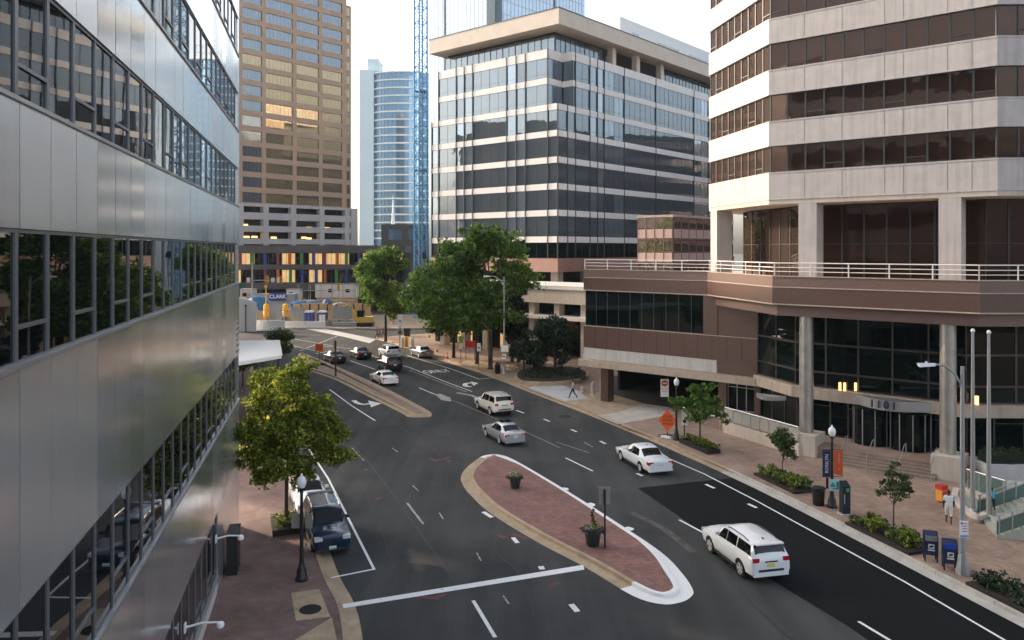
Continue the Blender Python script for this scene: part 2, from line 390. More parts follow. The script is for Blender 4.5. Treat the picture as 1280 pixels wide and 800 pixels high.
M['leaf_olive']=leaf('olive_leaf',(.03,.055,.015),(.065,.11,.028),(.13,.18,.045),.35)
M['shrub']=leaf('shrub_leaf',(.04,.08,.008),(.13,.18,.014),(.34,.34,.025),.35)
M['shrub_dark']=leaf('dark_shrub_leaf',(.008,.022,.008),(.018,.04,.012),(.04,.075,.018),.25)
M['flower']=leaf('cream_flower',(.10,.14,.03),(.30,.32,.10),(.55,.52,.28),.3)
M['purple_leaf']=leaf('purple_leaf',(.012,.010,.018),(.03,.02,.04),(.05,.035,.06),.2)
M['globe']=mat('frosted_lamp_globe',(.80,.80,.80),.25)
M['tyre']=mat('tyre_rubber',(.014,.014,.014),.8)
M['rim']=mat('alloy_rim',(.58,.58,.58),.35,metal=.35)
M['plastic']=mat('dark_plastic_trim',(.02,.02,.021),.55)
M['car_glass']=glass('car_window_glass',(.004,.005,.006),1.42,0)
M['tail']=mat('tail_lamp_red',(.45,.012,.010),.18,coat=.5)
M['head']=mat('headlamp_lens',(.55,.56,.55),.1,coat=.5)
M['plate']=mat('number_plate',(.70,.70,.66),.5)
M['plate_y']=mat('yellow_number_plate',(.70,.60,.14),.5)
M['chrome']=mat('chrome_trim',(.6,.6,.6),.12,metal=1)
def paint(name,col,metal=0.0,rough=.32): return mat(name,col,rough,metal=metal,coat=.8)
# =================================================================== GROUND, ROADS, PAVEMENTS
def struct(mb,name,mats,**k): return tag(mb.build(name,mats,**k),kind='structure')
g=MB(); g.face([(-2500,-1200,-.04),(2500,-1200,-.04),(2500,2500,-.04),(-2500,2500,-.04)]); struct(g,'ground',M['ground'])
g=MB(); g.face([(-150,-60,0),(90,-60,0),(90,168,0),(-150,168,0)]); road=struct(g,'road',M['asphalt'])

KR=[(470,423),(505,433),(550,448.5),(604,466),(638.5,478.5),(655,485),(740,517.5),(822,551),(860,567.5),(924.5,596),(1000,632),(1080.5,673),(1180,724),(1281,776)]
kr=[G(*p) for p in KR]+[(21.2,23),(24,12),(28,-12)]
kr=smooth_line(kr,5)
def ribbon(pts,o0,o1,z,name,m,parent=road):
    a,b=offset(pts,o0),offset(pts,o1); mb=MB(); mb.strip(a,b,z); o=mb.build(name,m,parent,world=False); return o
kin=offset(kr,.0)
# direction far->near: left normal is to +x side? decide by test so that 'inside' is the pavement
def inward(pts,test):
    a=offset(pts,1.0); i=len(pts)//2
    return 1 if dist(a[i],test)<dist(pts[i],test) else -1
sr=inward(kr,(30,60))
pav=offset(kr,.16*sr)
g=MB(); g.prism(pav+[(70,-12),(70,150),(8,150)],-.02,.13,0)
pavement_r=struct(g,'pavement',M['brick_walk'])
NEWK=[i for i,p in enumerate(kr) if p[1]<50]
k0=NEWK[0]
g=MB(); g.band(kr[:k0+1],0,.2*sr,-.01,.145,0); g.band(kr[k0:],0,.2*sr,-.01,.145,1)
kerb_r=struct(g,'kerb',[M['tan_conc'],M['conc']])
ribbon(kr[:k0+1],-.5*sr,-.0*sr,.005,'gutter',M['tan_conc']); ribbon(kr[k0:],-.55*sr,-.0*sr,.010,'gutter',M['conc'])

def kerb_joints(pts,s,name):
    mb=MB(); acc=0
    for p,q in zip(pts,pts[1:]):
        L_=dist(p,q); d=unit(p,q); n=(-d[1]*s,d[0]*s); t=(3.0-acc)%3.0
        while t<L_: mb.obox(on(p,d,t),d,n,-.014,.014,-.004,.204,.0,.148,0); t+=3.0
        acc=(acc+L_)%3.0
    mb.build(name,M['tower_joint'],bpy.data.objects[-1] if False else kerb_r if s==sr and pts is kr else kerb_l,world=False)
kerb_joints(kr,sr,'joint_pattern')
# left pavement
KL=[(-29.7,90),(-18.2,60.4),(-13.0,47.0),(-9.6,38.2),(-7.85,33.6),(-6.7,31.0),(-5.9,28.4),(-4.9,24),(-3.9,16),(-2,0),(2,-20)]
kl=smooth_line([(-60,104),(-38,99),(-32,95)]+KL,5)
sl=inward(kl,(-30,30))
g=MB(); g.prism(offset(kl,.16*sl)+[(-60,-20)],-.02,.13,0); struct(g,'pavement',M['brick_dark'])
g=MB(); g.band(kl,0,.2*sl,-.01,.145); kerb_l=struct(g,'kerb',M['tan_conc']); kerb_joints(kl,sl,'joint_pattern')
ribbon(kl,-.5*sl,0,.005,'gutter',M['tan_conc'])
# far pavement by the building site
g=MB(); g.prism([(-90,138.5),(-40,139.5),(-34.6,139),(-20,139),(20,141),(60,150),(60,168),(-90,168)],-.02,.13,0); struct(g,'pavement',M['tan_conc'])
# concrete driveway aprons on the right pavement
def poly_px(pts,z,name,m,parent=None):
    mb=MB(); q=[G(x,y,z) for x,y in pts]
    a=sum(q[i][0]*q[(i+1)%len(q)][1]-q[(i+1)%len(q)][0]*q[i][1] for i in range(len(q)))
    if a<0: q=q[::-1]
    mb.face([(x,y,z) for x,y in q]); return mb.build(name,m,parent,world=False)
poly_px([(657,484.5),(692,478),(722,488),(735,498),(702,501.5)],.142,'concrete_slab',M['gray_conc'],pavement_r)
poly_px([(575,454),(590,448),(640,462),(690,477),(655,483.5),(640,477.5),(605,465)],.137,'brick_strip',M['tan_conc'],pavement_r)
poly_px([(704,501.5),(748,490),(800,494),(822,500),(790,517),(755,518),(738,515)],.137,'driveway',M['tan_conc'],pavement_r)
poly_px([(745,518.5),(772,516),(798,506.5),(812,504),(838,510),(845,517),(772,530.5)],.140,'concrete_slab',M['conc'],pavement_r)
poly_px([(774,531.5),(846,517.5),(862,516),(905,530),(912,546),(930,590),(916,590),(860,565),(822,548.5)],.137,'pavement_apron',M['plaza'],pavement_r)
poly_px([(757,490.3),(808,505),(842,509.5),(915,522),(905,470),(757,470)],.145,'garage_floor',M['asphalt'],pavement_r)
# left corner slabs
poly_px([(364,741),(399,736),(413,771),(370,776)],.137,'concrete_slab',M['tan_conc'])
bpy.data.objects[-1] if False else None
for o in list(COL.objects):
    if o.name.startswith('concrete_slab') and o.parent is None: tag(o,kind='structure')
mh=MB(); x,y=G(388,762,.13); mh.lathe([(.42,0),(.42,.02),(.38,.024)],(x,y,.132),24); 
tag(mh.build('manhole_cover',M['matte_black']),'dark round manhole cover in the tan slab by the near pavement corner','manhole cover')
tag(poly_px([(368,800),(415,771.5),(421,800),(421,840),(330,840)],.138,'corner_ramp',M['tan_conc']),kind='structure')

# ---------------------------------------------------------------- road surface and markings (parts of the road)
def mark_px(pts,w,name,m,z=.012):
    q=[G(*p) for p in pts]; ribbon(q,-w/2,w/2,z,name,m)
tag(poly_px([(797,610),(880,601),(921,597),(1000,634),(1080,675),(1180,727),(1281,779),(1400,845),(1150,845),(1056,780),(981,735),(905,684)],.006,'new_asphalt_patch',M['new_asphalt'],road))
poly_px([(426,755.5),(729,706),(730.5,712),(428,760.5)],.012,'stop_line',M['paint'],road)
mark_px([(591.5,751),(619,797)],.15,'lane_marking',M['paint'])
mark_px([(509,629),(529,655)],.12,'lane_marking',M['paint_worn'])
mark_px([(410,598),(468,712.5)],.12,'parking_line',M['paint']); mark_px([(468.5,711.5),(414,722.5)],.13,'parking_line',M['paint'],.013)
mark_px([(345,497),(377,548),(410,598)],.12,'parking_line',M['paint'])
mark_px([(826,569),(880,592.5),(945,626),(1030,672.5),(1130,727),(1255,800),(1330,845)],.11,'edge_line',M['paint'])
mark_px([(707,572.5),(741,589)],.13,'lane_marking',M['paint']); mark_px([(849,650),(879,666)],.13,'lane_marking',M['paint'])
mark_px([(1073,777),(1113,801)],.13,'lane_marking',M['paint'])
for a,b in (((645,513),(655,516.5)),((680,524),(687,527)),((714,537),(721,540)),((750,551.5),(757,555)),((882,605.5),(893,610.5)),((935,630),(946,635)),((796,592),(803,595))):
    mark_px([a,b],.2,'lane_marking',M['paint'])
for a,b,w in (((604,640),(615,647),.24),((641,672),(647,679),.22),((714,755.5),(722,765),.24),((676,708),(678,712),.25)): mark_px([a,b],w,'lane_marking',M['paint'])
for a,b in (((516,607),(523,614)),((549,641),(554,649)),((596,691),(601,701)),((629,745),(636,755)),((490,560),(497,565)),((440,560),(455,576)),((455,588),(459,587)),((696,553),(736,566)),((730,553),(741,559))):
    mark_px([a,b],.07,'lane_marking',M['paint_worn'])
mark_px([(565,500),(640,532),(700,560)],.07,'lane_marking',M['paint_worn'],.011)
# far approach
mark_px([(412,487),(440,507.5),(469,526)],.14,'lane_marking',M['paint'])
mark_px([(438,451),(469,461.8)],.16,'lane_marking',M['paint'])
mark_px([(509,444.5),(560,460),(599,474)],.13,'edge_line',M['paint']); mark_px([(599,474),(619,471.8)],.13,'edge_line',M['paint'],.013)
mark_px([(440,437),(512,459.5),(560,478.5),(590,489.5)],.14,'lane_marking',M['paint'])
mark_px([(512,463),(560,481.5),(583,490)],.12,'lane_marking',M['paint_worn'])
mark_px([(524,485),(546,494)],.15,'lane_marking',M['paint'])
mark_px([(606,507),(622,514)],.13,'lane_marking',M['paint'])
mark_px([(604,500.5),(618,506),(628,511)],.14,'lane_marking',M['paint'])
for a,b in (((375,438.5),(422,420)),((360,422.5),(417,432.5)),((356,430),(400,440)),((360,418.4),(401,419)),((330,424),(352,430)),((398,432),(440,436))):
    mark_px([a,b],.22,'crossing_line',M['paint_worn'])
poly_px([(371,408.8),(400,409.5),(470,424),(462,429),(430,421)],.006,'crossing_strip',M['gray_conc'],road)
mark_px([(395,442),(412,439)],.5,'stop_line',M['paint_worn'])

def arrow_px(origin,tip,shape,name='turn_arrow'):
    """painted arrow laid on the road: origin and tip on the ground, shape in metres (x along travel)"""
    a,b=G(*origin),G(*tip); d=unit(a,b); n=(-d[1],d[0])
    mb=MB()
    for poly in shape: 
        pts=[(a[0]+d[0]*u+n[0]*v,a[1]+d[1]*u+n[1]*v) for u,v in poly]
        s=sum(pts[i][0]*pts[(i+1)%len(pts)][1]-pts[(i+1)%len(pts)][0]*pts[i][1] for i in range(len(pts)))
        if s<0: pts=pts[::-1]
        mb.face([(x,y,.012) for x,y in pts])
    return mb.build(name,M['paint'],road,world=False)
def turn(sgn,L=3.0):
    return [[(0,-.12),(L*.55,-.12),(L*.55,.12),(0,.12)],[(L*.55,-.12),(L*.85,sgn*.35-.12),(L*.85,sgn*.35+.16),(L*.55,.12)] if sgn>0 else [(L*.55,.12),(L*.85,sgn*.35+.12),(L*.85,sgn*.35-.16),(L*.55,-.12)],
            [(L*.72,sgn*.45),(L*1.02,sgn*.45),(L*.87,sgn*1.25)]]
q=[(442,500.5),(452,505.5),(462,506),(462,503)]
# curved arrow in the turning lane (drawn as a bent ribbon with a head)
qa=smooth_line([G(*p) for p in ((442,500.5),(447,504),(454,505.6),(462,504.6))],5); ribbon(qa,-.22,.22,.012,'turn_arrow',M['paint'])
poly_px([(460,500.6),(477,504.2),(464,509.2)],.013,'turn_arrow',M['paint'],road)
qa=smooth_line([G(*p) for p in ((589,483.6),(582,482.5),(582,479.6),(589,478.8))],5); ribbon(qa,-.25,.25,.012,'turn_arrow',M['paint'])
poly_px([(588,476.8),(598,478.8),(592,482.2)],.013,'turn_arrow',M['paint'],road)
poly_px([(544,493),(550,492),(563,497),(564,502),(552,500)],.012,'faded_arrow',M['paint_worn'],road)
qa=[G(*p) for p in ((571,491),(590,494.5),(602,500))]; ribbon(qa,-.2,.2,.012,'faded_arrow',M['paint_worn'])
def text_mesh(txt,size,extrude=0.0,align='CENTER',bold=0.0):
    c=bpy.data.curves.new('lettering','FONT'); c.body=txt; c.size=size; c.extrude=extrude; c.align_x=align; c.align_y='CENTER'; c.offset=bold
    o=bpy.data.objects.new('lettering',c); COL.objects.link(o)
    dg=bpy.context.evaluated_depsgraph_get(); me=bpy.data.meshes.new_from_object(o.evaluated_get(dg))
    v=[tuple(p.co) for p in me.vertices]; f=[tuple(p.vertices) for p in me.polygons]
    bpy.data.objects.remove(o); bpy.data.curves.remove(c); bpy.data.meshes.remove(me)
    return v,f
def text_on(mb,txt,size,origin,right,up,m=0,extrude=.004,bold=0.0,xs=1.0):
    v,f=text_mesh(txt,size,extrude,bold=bold); v=[(p[0]*xs,p[1],p[2]) for p in v]
    r,u=Vector(right).normalized(),Vector(up).normalized(); n=r.cross(u)
    mat4=Matrix(((r.x,u.x,n.x,origin[0]),(r.y,u.y,n.y,origin[1]),(r.z,u.z,n.z,origin[2]),(0,0,0,1)))
    mb.add(v,f,mat4,m)
mb=MB(); x,y=G(546,464.3); a,b=G(560,461.5),G(531,467)
dtr=unit(G(560,474),G(512,456)); 
text_on(mb,'ONLY',2.9,(x,y,.013),(-dtr[1]*-1,dtr[0]*-1,0),(dtr[0],dtr[1],0),extrude=0.0,bold=.04,xs=.40)
mb.build('road_lettering',M['paint'],road,world=False)
for pts in ([(447,600),(470,640),(486,690),(500,735)],[(620,690),(650,720),(668,770)],[(690,545),(745,575),(800,604)],[(560,540),(600,600)],[(500,690),(540,700),(585,695)],[(640,740),(700,770),(745,800)],[(480,520),(540,560),(570,590)],[(905,700),(930,745),(990,800)]):
    mark_px([(x+random.uniform(-2,2),y) for x,y in smooth_line(pts,4)],.045,'crack',M['tar'],.0085)
for px,py,r in ((706,520.5,.55),(668,500,.35)):
    x,y=G(px,py); mb=MB(); mb.lathe([(r,0),(r,.011),(r*.92,.012)],(x,y,0),20); mb.build('manhole_cover',M['matte_black'],road,world=False)
# tar seam, red survey marks, stains
mark_px([(440,555),(470,590),(492,619),(515,652),(538,684),(560,714),(576,738),(590,757)],.10,'tar_seam',M['tar'],.009)
for pts in ([(536,573),(545,576),(556,574),(562,571)],[(470,624),(476,622)],[(622,668),(632,673)],[(640,668),(652,671),(660,674)],[(520,745),(545,748),(556,742)],[(686,733),(700,730)],[(560,578),(563,575)]):
    mark_px(pts,.28,'survey_mark',M['paint_red'],.009)
for pts,w in (([(790,641),(830,661),(868,691)],.40),): mark_px(pts,w,'dust_stain',M['stain'],.010)

# ---------------------------------------------------------------- traffic islands
I1=[(576,597),(583,585),(600,572),(612,568.5),(623,568.5),(643,575.5),(707,613),(779,659),(826,691),(851,716),(865,737),(863,746),(850,753),(826,755),(790,744),(729,708),(672,678),(614,642.5),(590,621),(580,609)]
i1=smooth_loop([G(*p) for p in I1],4)
ar=sum(i1[i][0]*i1[(i+1)%len(i1)][1]-i1[(i+1)%len(i1)][0]*i1[i][1] for i in range(len(i1)))
si=1 if ar>0 else -1
def ring(mb,pts,o0,o1,z,m,sel):
    A,B=offset(pts,o0,True),offset(pts,o1,True); n=len(pts)
    for i in range(n):
        if sel(pts[i]):
            j=(i+1)%n; q=[A[i],A[j],B[j],B[i]]
            if (q[1][0]-q[0][0])*(q[2][1]-q[0][1])-(q[1][1]-q[0][1])*(q[2][0]-q[0][0])<0: q=q[::-1]
            mb.face([(x,y,z) for x,y in q],m)
tip,base=G(846,750),G(600,572)
def white_side(p):   # painted side: towards the right-hand traffic lanes and around the near tip
    d=unit(base,tip); return (p[0]-base[0])*d[1]-(p[1]-base[1])*d[0] < .35 or (p[0]-base[0])*d[0]+(p[1]-base[1])*d[1]>dist(base,tip)-1.2
def seg_d(p,a,b):
    l=dist(a,b)**2; t=max(0,min(1,((p[0]-a[0])*(b[0]-a[0])+(p[1]-a[1])*(b[1]-a[1]))/l)) if l else 0
    return dist(p,(a[0]+(b[0]-a[0])*t,a[1]+(b[1]-a[1])*t))
def narrow(p):      # how far the painted gutter narrows along the straight side
    d=unit(base,tip); u=(p[0]-base[0])*d[0]+(p[1]-base[1])*d[1]; L_=dist(base,tip)
    return .36*max(0,min(1,(u-.5)/2.5))*max(0,min(1,(L_-2.0-u)/4)) if white_side(p) else 0.0
def shrink(pts,o,s):
    q=offset(pts,o*s,True); n=len(pts)
    return [p for p in q if min(seg_d(p,pts[k],pts[(k+1)%n]) for k in range(n))>o*.97]
def island_kerb(pts,s,lo,hi,white):
    kb=[MB(),MB()]; A,B=offset(pts,lo*s,True),offset(pts,hi*s,True)
    for i in range(len(pts)):
        j=(i+1)%len(pts); q=[A[i],A[j],B[j],B[i]]
        if (q[1][0]-q[0][0])*(q[2][1]-q[0][1])-(q[1][1]-q[0][1])*(q[2][0]-q[0][0])<0: q=q[::-1]
        w=kb[1 if white(pts[i]) else 0]; w.face([(x,y,.150) for x,y in q]); w.hexa([(x,y,-.01) for x,y in q]+[(x,y,.148) for x,y in q])
    return kb
nr_=[narrow(p) for p in i1]; out1=offset(i1,-1.0*si,True)
i1=[(p[0]+(q[0]-p[0])*k,p[1]+(q[1]-p[1])*k) for p,q,k in zip(i1,out1,nr_)]
g=MB(); g.fan(shrink(i1,.78,si),-.01,.157,0); island=struct(g,'traffic_island',M['brick_island'])
kb=island_kerb(i1,si,.58,.80,white_side)
kb[0].build('kerb',M['tan_conc'],island,world=False); kb[1].build('painted_kerb',M['white_kerb'],island,world=False)
gt=[MB(),MB()]
random.seed(3)
jit=[.0]*len(i1)
ring(gt[0],i1,0,.6*si,.011,0,lambda p: not white_side(p)); 
A=offset(i1,1.0*si,True); A=[(p[0]+(q[0]-p[0])*k,p[1]+(q[1]-p[1])*k) for p,q,k in zip(i1,A,[k-.03 for k in nr_])]; B=offset(i1,.6*si,True)
for i in range(len(i1)):
    if white_side(i1[i]):
        j=(i+1)%len(i1); q=[A[i],A[j],B[j],B[i]]
        if (q[1][0]-q[0][0])*(q[2][1]-q[0][1])-(q[1][1]-q[0][1])*(q[2][0]-q[0][0])<0: q=q[::-1]
        gt[1].face([(x,y,.014) for x,y in q])
gt[0].build('gutter',M['tan_conc'],island,world=False); gt[1].build('painted_gutter',M['white_kerb'],island,world=False)
for px,py,r in ((706,611.5,.28),(738,631,.3),(786,661,.25)):   # spilled paint beside the painted kerb
    x,y=G(px,py); mb=MB(); pts=[(x+r*random.uniform(.7,1.1)*math.cos(t*.7),y+r*1.2*random.uniform(.7,1.1)*math.sin(t*.7)) for t in range(9)]
    spz=globals().get('spz',.0150)+.0012; mb.face([(a,b,spz) for a,b in pts]); mb.build('paint_spill',M['white_kerb'],island,world=False)

I2=[(372,446),(376,441.5),(395.5,447.5),(437.7,465.4),(480,484.4),(522,506),(538,515),(539.5,518.5),(536,521.5),(511.5,521.5),(501,516),(458.8,495),(416.6,473.8),(376,459)]
i2=smooth_loop([G(*p) for p in I2],3)
ar=sum(i2[i][0]*i2[(i+1)%len(i2)][1]-i2[(i+1)%len(i2)][0]*i2[i][1] for i in range(len(i2)))
si2=1 if ar>0 else -1
g=MB(); g.prism(offset(i2,.5*si2,True),-.01,.15,0); isl2=struct(g,'traffic_island',M['plaza'])
g=MB(); A,B=offset(i2,.45*si2,True),offset(i2,.75*si2,True)
for i in range(len(i2)):
    j=(i+1)%len(i2); q=[A[i],A[j],B[j],B[i]]
    if (q[1][0]-q[0][0])*(q[2][1]-q[0][1])-(q[1][1]-q[0][1])*(q[2][0]-q[0][0])<0: q=q[::-1]
    g.hexa([(x,y,-.01) for x,y in q]+[(x,y,.165) for x,y in q],0)
g.build('kerb',M['tan_conc'],isl2,world=False)
g=MB(); ring(g,i2,0,.5*si2,.011,0,lambda p:True); g.build('gutter',M['tan_conc'],isl2,world=False)

# =================================================================== BUILDINGS
def proj(p):
    if p[1]<.5: return None
    return (CX+p[0]/p[1]*F, HY-(p[2]-CH)/p[1]*F)
class Windows:
    """collects the windows of one building; the 100 that show largest become parts, the rest one part"""
    def __init__(s,mats,fw=.06,proud=.05): s.w=[]; s.mats=mats; s.fw=fw; s.proud=proud
    def add(s,P,d,n,s0,s1,z0,z1,o=-.15,nsub=1,trans=(),hop=(),gm=0):
        s.w.append((P,d,n,s0,s1,z0,z1,o,nsub,trans,hop,gm))
    def area(s,w):
        P,d,n,s0,s1,z0,z1,o=w[:8]; q=[]
        for a,z in ((s0,z0),(s1,z0),(s1,z1),(s0,z1)):
            x,y=on(P,d,a); r=proj((x,y,z))
            if r is None: return 0
            q.append((min(1300,max(-20,r[0])),min(820,max(-20,r[1]))))
        return abs(sum(q[i][0]*q[(i+1)%4][1]-q[(i+1)%4][0]*q[i][1] for i in range(4)))/2
    def mesh(s,mb,w):
        P,d,n,s0,s1,z0,z1,o,nsub,trans,hop,gm=w; fw=s.fw; pr=s.proud
        s0+=.004; s1-=.004; z0+=.004; z1-=.004
        mb.obox(P,d,n,s0,s1,o-.06,o,z0,z1,gm if gm else 0)
        f=1
        mb.obox(P,d,n,s0,s0+fw,o-.05,o+pr,z0,z1,f); mb.obox(P,d,n,s1-fw,s1,o-.05,o+pr,z0,z1,f)
        mb.obox(P,d,n,s0+fw,s1-fw,o-.05,o+pr,z0,z0+fw,f); mb.obox(P,d,n,s0+fw,s1-fw,o-.05,o+pr,z1-fw,z1,f)
        w_=(s1-s0)/nsub
        for i in range(1,nsub): mb.obox(P,d,n,s0+i*w_-fw*.4,s0+i*w_+fw*.4,o-.05,o+pr*.8,z0+fw,z1-fw,f)
        for t in trans:
            for i in range(nsub): mb.obox(P,d,n,s0+i*w_+(fw if i==0 else fw*.4),s0+(i+1)*w_-(fw if i==nsub-1 else fw*.4),o-.05,o+pr*.7,z0+t-fw*.4,z0+t+fw*.4,f)
        for i,t in hop:
            a0=s0+i*w_+(fw if i==0 else fw*.4); a1=s0+(i+1)*w_-(fw if i==nsub-1 else fw*.4)
            mb.obox(P,d,n,a0,a1,o-.05,o+pr*1.1,z0+t,z0+t+fw*1.1,f); 
    def flush(s,root,limit=100,name='window'):
        L=sorted(s.w,key=lambda w:-s.area(w))
        for w in L[:limit]:
            mb=MB(); s.mesh(mb,w); mb.build(name,s.mats,root)
        if L[limit:]:
            mb=MB()
            for w in L[limit:]: s.mesh(mb,w)
            tag(mb.build(name,s.mats,root),kind='stuff')

# ---------------------------------------------------------------- metal-clad office on the near left
E=(-13.7,39.6); dF=(-.2284,.9736); dL=(.2284,-.9736); nL=(.9736,.2284)
lo=thing('office_building','metal clad office block with long ribbon windows filling the near side of the street','office building',(E[0],E[1],0))
LL=75.0; PW=1.32
rows=[(0.84,3.4),(6.5,8.8),(12.33,14.3),(16.15,18.05),(19.9,21.8),(23.65,25.55),(27.4,29.3)]
spans=[(3.4,6.5),(8.8,12.33),(14.3,16.15),(18.05,19.9),(21.8,23.65),(25.55,27.4),(29.3,32.0)]
mb=MB(); back=on(E,nL,-.5)
mb.prism([on(back,dL,0),on(back,dL,LL),on(on(back,dL,LL),nL,-26),on(back,nL,-26)],0,31.6,0); mb.build('wall',M['dark_grey'],lo)
random.seed(11)
for k,(z0,z1) in enumerate(spans):
    mb=MB(); s=0
    while s<LL-.1:
        j=random.uniform(-.003,.003); j2=random.uniform(-.004,.004)
        q=[]
        b=len(mb.v)
        for a,oo in ():
            pass
        P0=on(E,dL,s+.013); P1=on(E,dL,s+PW-.013)
        def pt(P,o,z): return (P[0]+nL[0]*o,P[1]+nL[1]*o,z)
        zz0,zz1=z0+.004,z1-.004
        # order so that outward winding is right: d x n
        mb.hexa([pt(P0,-.3,zz0),pt(P1,-.3,zz0),pt(P1,j,zz0),pt(P0,j2,zz0),pt(P0,-.3,zz1),pt(P1,-.3,zz1),pt(P1,j2,zz1),pt(P0,j,zz1)],0)
        s+=PW
    mb.build('spandrel_panels',M['metal_panel'],lo)
W=Windows([M['glass_left'],M['metal_grey']],.055,.03)
for k,(z0,z1) in enumerate(rows):
    s=0; i=0
    start=7.92 if k==0 else 0
    s=start
    while s<52:
        if on(E,dL,s)[1]<-6: break
        W.add(E,dL,nL,s,s+PW,z0,z1,-.07,1,hop=((0,.52*(z1-z0)/2),) if i%2 else ())
        s+=PW; i+=1
W.flush(lo,100)
mb=MB()
mb.obox(E,dL,nL,0,7.9,-.45,-.012,.30,3.39,0); mb.build('end_panel',M['metal_panel'],lo)
mb=MB(); mb.obox(E,dL,nL,7.9,LL,-.45,-.02,.12,.83,0); mb.obox(E,dL,nL,0,7.9,-.45,-.05,.12,.30,0); mb.build('plinth',M['gray_conc'],lo)
mb=MB()
for z in (.84,6.5,12.33,16.15,19.9,23.65): mb.obox(E,dL,nL,0 if z>1 else 7.95,LL,-.2,.045,z-.035,z+.028,0)
mb.build('window_sill',M['alu'],lo)
# end wall facing up the street
mb=MB(); mb.obox(E,(-nL[0],-nL[1]),dF,0.02,26,-.5,.02,0.12,31.9,0); mb.build('end_wall',M['metal_panel'],lo)
mb=MB()
for i in range(6): mb.obox(E,dL,nL,.4,1.3,-.01,.03,8.95+i*.28,9.1+i*.28,0)
mb.build('louvre_vent',M['alu'],lo)
# ---------------------------------------------------------------- stepped glass office in the centre
u1=(-.756,.6546); u2=(.6546,.756); n1=(-.6546,-.756); n2=(.756,-.6546)
C=(6.65,115.0)
L1=abs(hit(C,u1,539.5)); L2=58.0
cb=thing('office_building','wide office block of mirror glass and pale bands under a beige cornice','office building',(C[0],C[1],0))
zb=[15.05+3.89*k for k in range(6)]
sp1=[(z,z+.9) for z in zb]; top1=zb[5]+.9
a_n=abs(hit(C,u1,684.5)); b_n=hit(C,u2,716)
LN=on(C,u1,a_n); RN=on(C,u2,b_n); IN=on(LN,u2,b_n)
Lend=on(C,u1,L1); Rend=on(C,u2,L2); Lend2=on(C,u1,abs(hit(C,u1,548)))
lowline=[Lend,C,Rend]; upline=[Lend2,LN,IN,RN,Rend]
# positive offset must be inward
si_=inward(lowline,on(on(C,u1,15),u2,20))
back=on(on(C,u1,L1),u2,L2)
inset=offset(lowline,.35*si_)
mb=MB(); mb.prism(inset+[back],12.0,top1,0)
inu=offset(upline,.35*si_); mb.prism(inu+[back],top1+.001,43.0,0); mb.build('wall',M['deep'],cb)
mb=MB()
for z0,z1 in sp1: mb.band(lowline,.02*si_,.34*si_,z0,z1,0)
mb.band(upline,.02*si_,.34*si_,38.45,39.35,0); mb.band(upline,.02*si_,.34*si_,42.3,43.6,0)
mb.build('spandrel_band',M['spandrel'],cb)
W=Windows([M['glass_center'],M['metal_dark']],.035,.03)
def bays(P,d,pxs,maxlen=5.5):
    s=[abs(hit(P,d,p)) for p in pxs]; out=[]
    for a,b in zip(s,s[1:]):
        k=max(1,int(math.ceil((b-a)/maxlen)))
        for i in range(k): out.append((a+(b-a)*i/k,a+(b-a)*(i+1)/k))
    return out
lp=[697,684.5,656.5,645,633,590.5,580,570,548,539.5]; rp=[697,709.5,719.5,737.5,747,755.5,780.6,820,867.6,886]
bl=bays(C,u1,lp); brr=bays(C,u2,rp)
brr.append((brr[-1][1],L2))
zs=[(12.75,15.05,1)]+[(sp1[k][1],sp1[k+1][0],0) for k in range(5)]
for z0,z1,dk in zs:
    for P,d,n,bb in ((C,u1,n1,bl),(C,u2,n2,brr)):
        for a,b in bb: W.add(P,d,n,a,b,z0,z1,-.12,max(1,round((b-a)/1.75)),trans=() if dk else (.62,),gm=2 if dk else 0)
for z0,z1 in ((top1,38.45),(39.35,42.3)):
    for a,b in bl[1:-1]: W.add(C,u1,n1,a,b,z0,z1,-.12,max(1,round((b-a)/1.75)),trans=(.62,))
    for a,b in brr:
        if b<=b_n+.01: continue
        W.add(C,u2,n2,max(a,b_n),b,z0,z1,-.12,max(1,round((b-a)/1.75)),trans=(.62,))
    W.add(LN,u2,n2,0,b_n,z0,z1,-.12,3,trans=(.62,)); W.add(IN,(-u1[0],-u1[1]),n1,0,a_n,z0,z1,-.12,1,trans=(.62,))
W.mats=[M['glass_center'],M['metal_dark'],M['glass_dark']]
W.flush(cb,100)
mb=MB()
for P,d,n,pp in ((C,u1,n1,lp),(C,u2,n2,rp)):
    for p in pp[1:] if P is C and d is u2 else pp:
        s=abs(hit(P,d,p)); zt=43.6
        if (d is u1 and (p>690 or p<545)) or (d is u2 and s<b_n-.1): zt=top1
        mb.obox(P,d,n,s-.07,s+.07,-.12,.06,12.72,zt,0)
mb.build('mullion',M['metal_dark'],cb)
# set-back top storey, columns, cornice
rec=offset([Lend2,C,Rend],2.0*si_)
mb=MB(); mb.prism(offset([Lend2,C,Rend],2.3*si_)+[back],43.05,46.6,0); mb.build('top_storey_wall',M['deep'],cb)
W=Windows([M['glass_center'],M['metal_dark']],.06,.06)
r0=rec[1]
for i in range(9): W.add(r0,u1,n1,.1+i*2.6,.1+(i+1)*2.6,43.62,46.2,-.05,2)
for i in range(6): W.add(r0,u2,n2,.1+i*2.5,.1+(i+1)*2.5,43.62,46.2,-.05,2)
for i in range(12,20): W.add(r0,u2,n2,.1+i*2.5,.1+(i+1)*2.5,43.62,46.2,-.05,2)
W.flush(cb,100)
for i in range(3):
    mb=MB(); s=hit(on(C,n2,-.6),u2,768+i*30); mb.obox(on(C,n2,-.6),u2,n2,s-.5,s+.5,-1,0,43.6,46.6,0); mb.build('column',M['cornice'],cb)
L2e=on(C,u1,abs(hit(C,u1,541)))
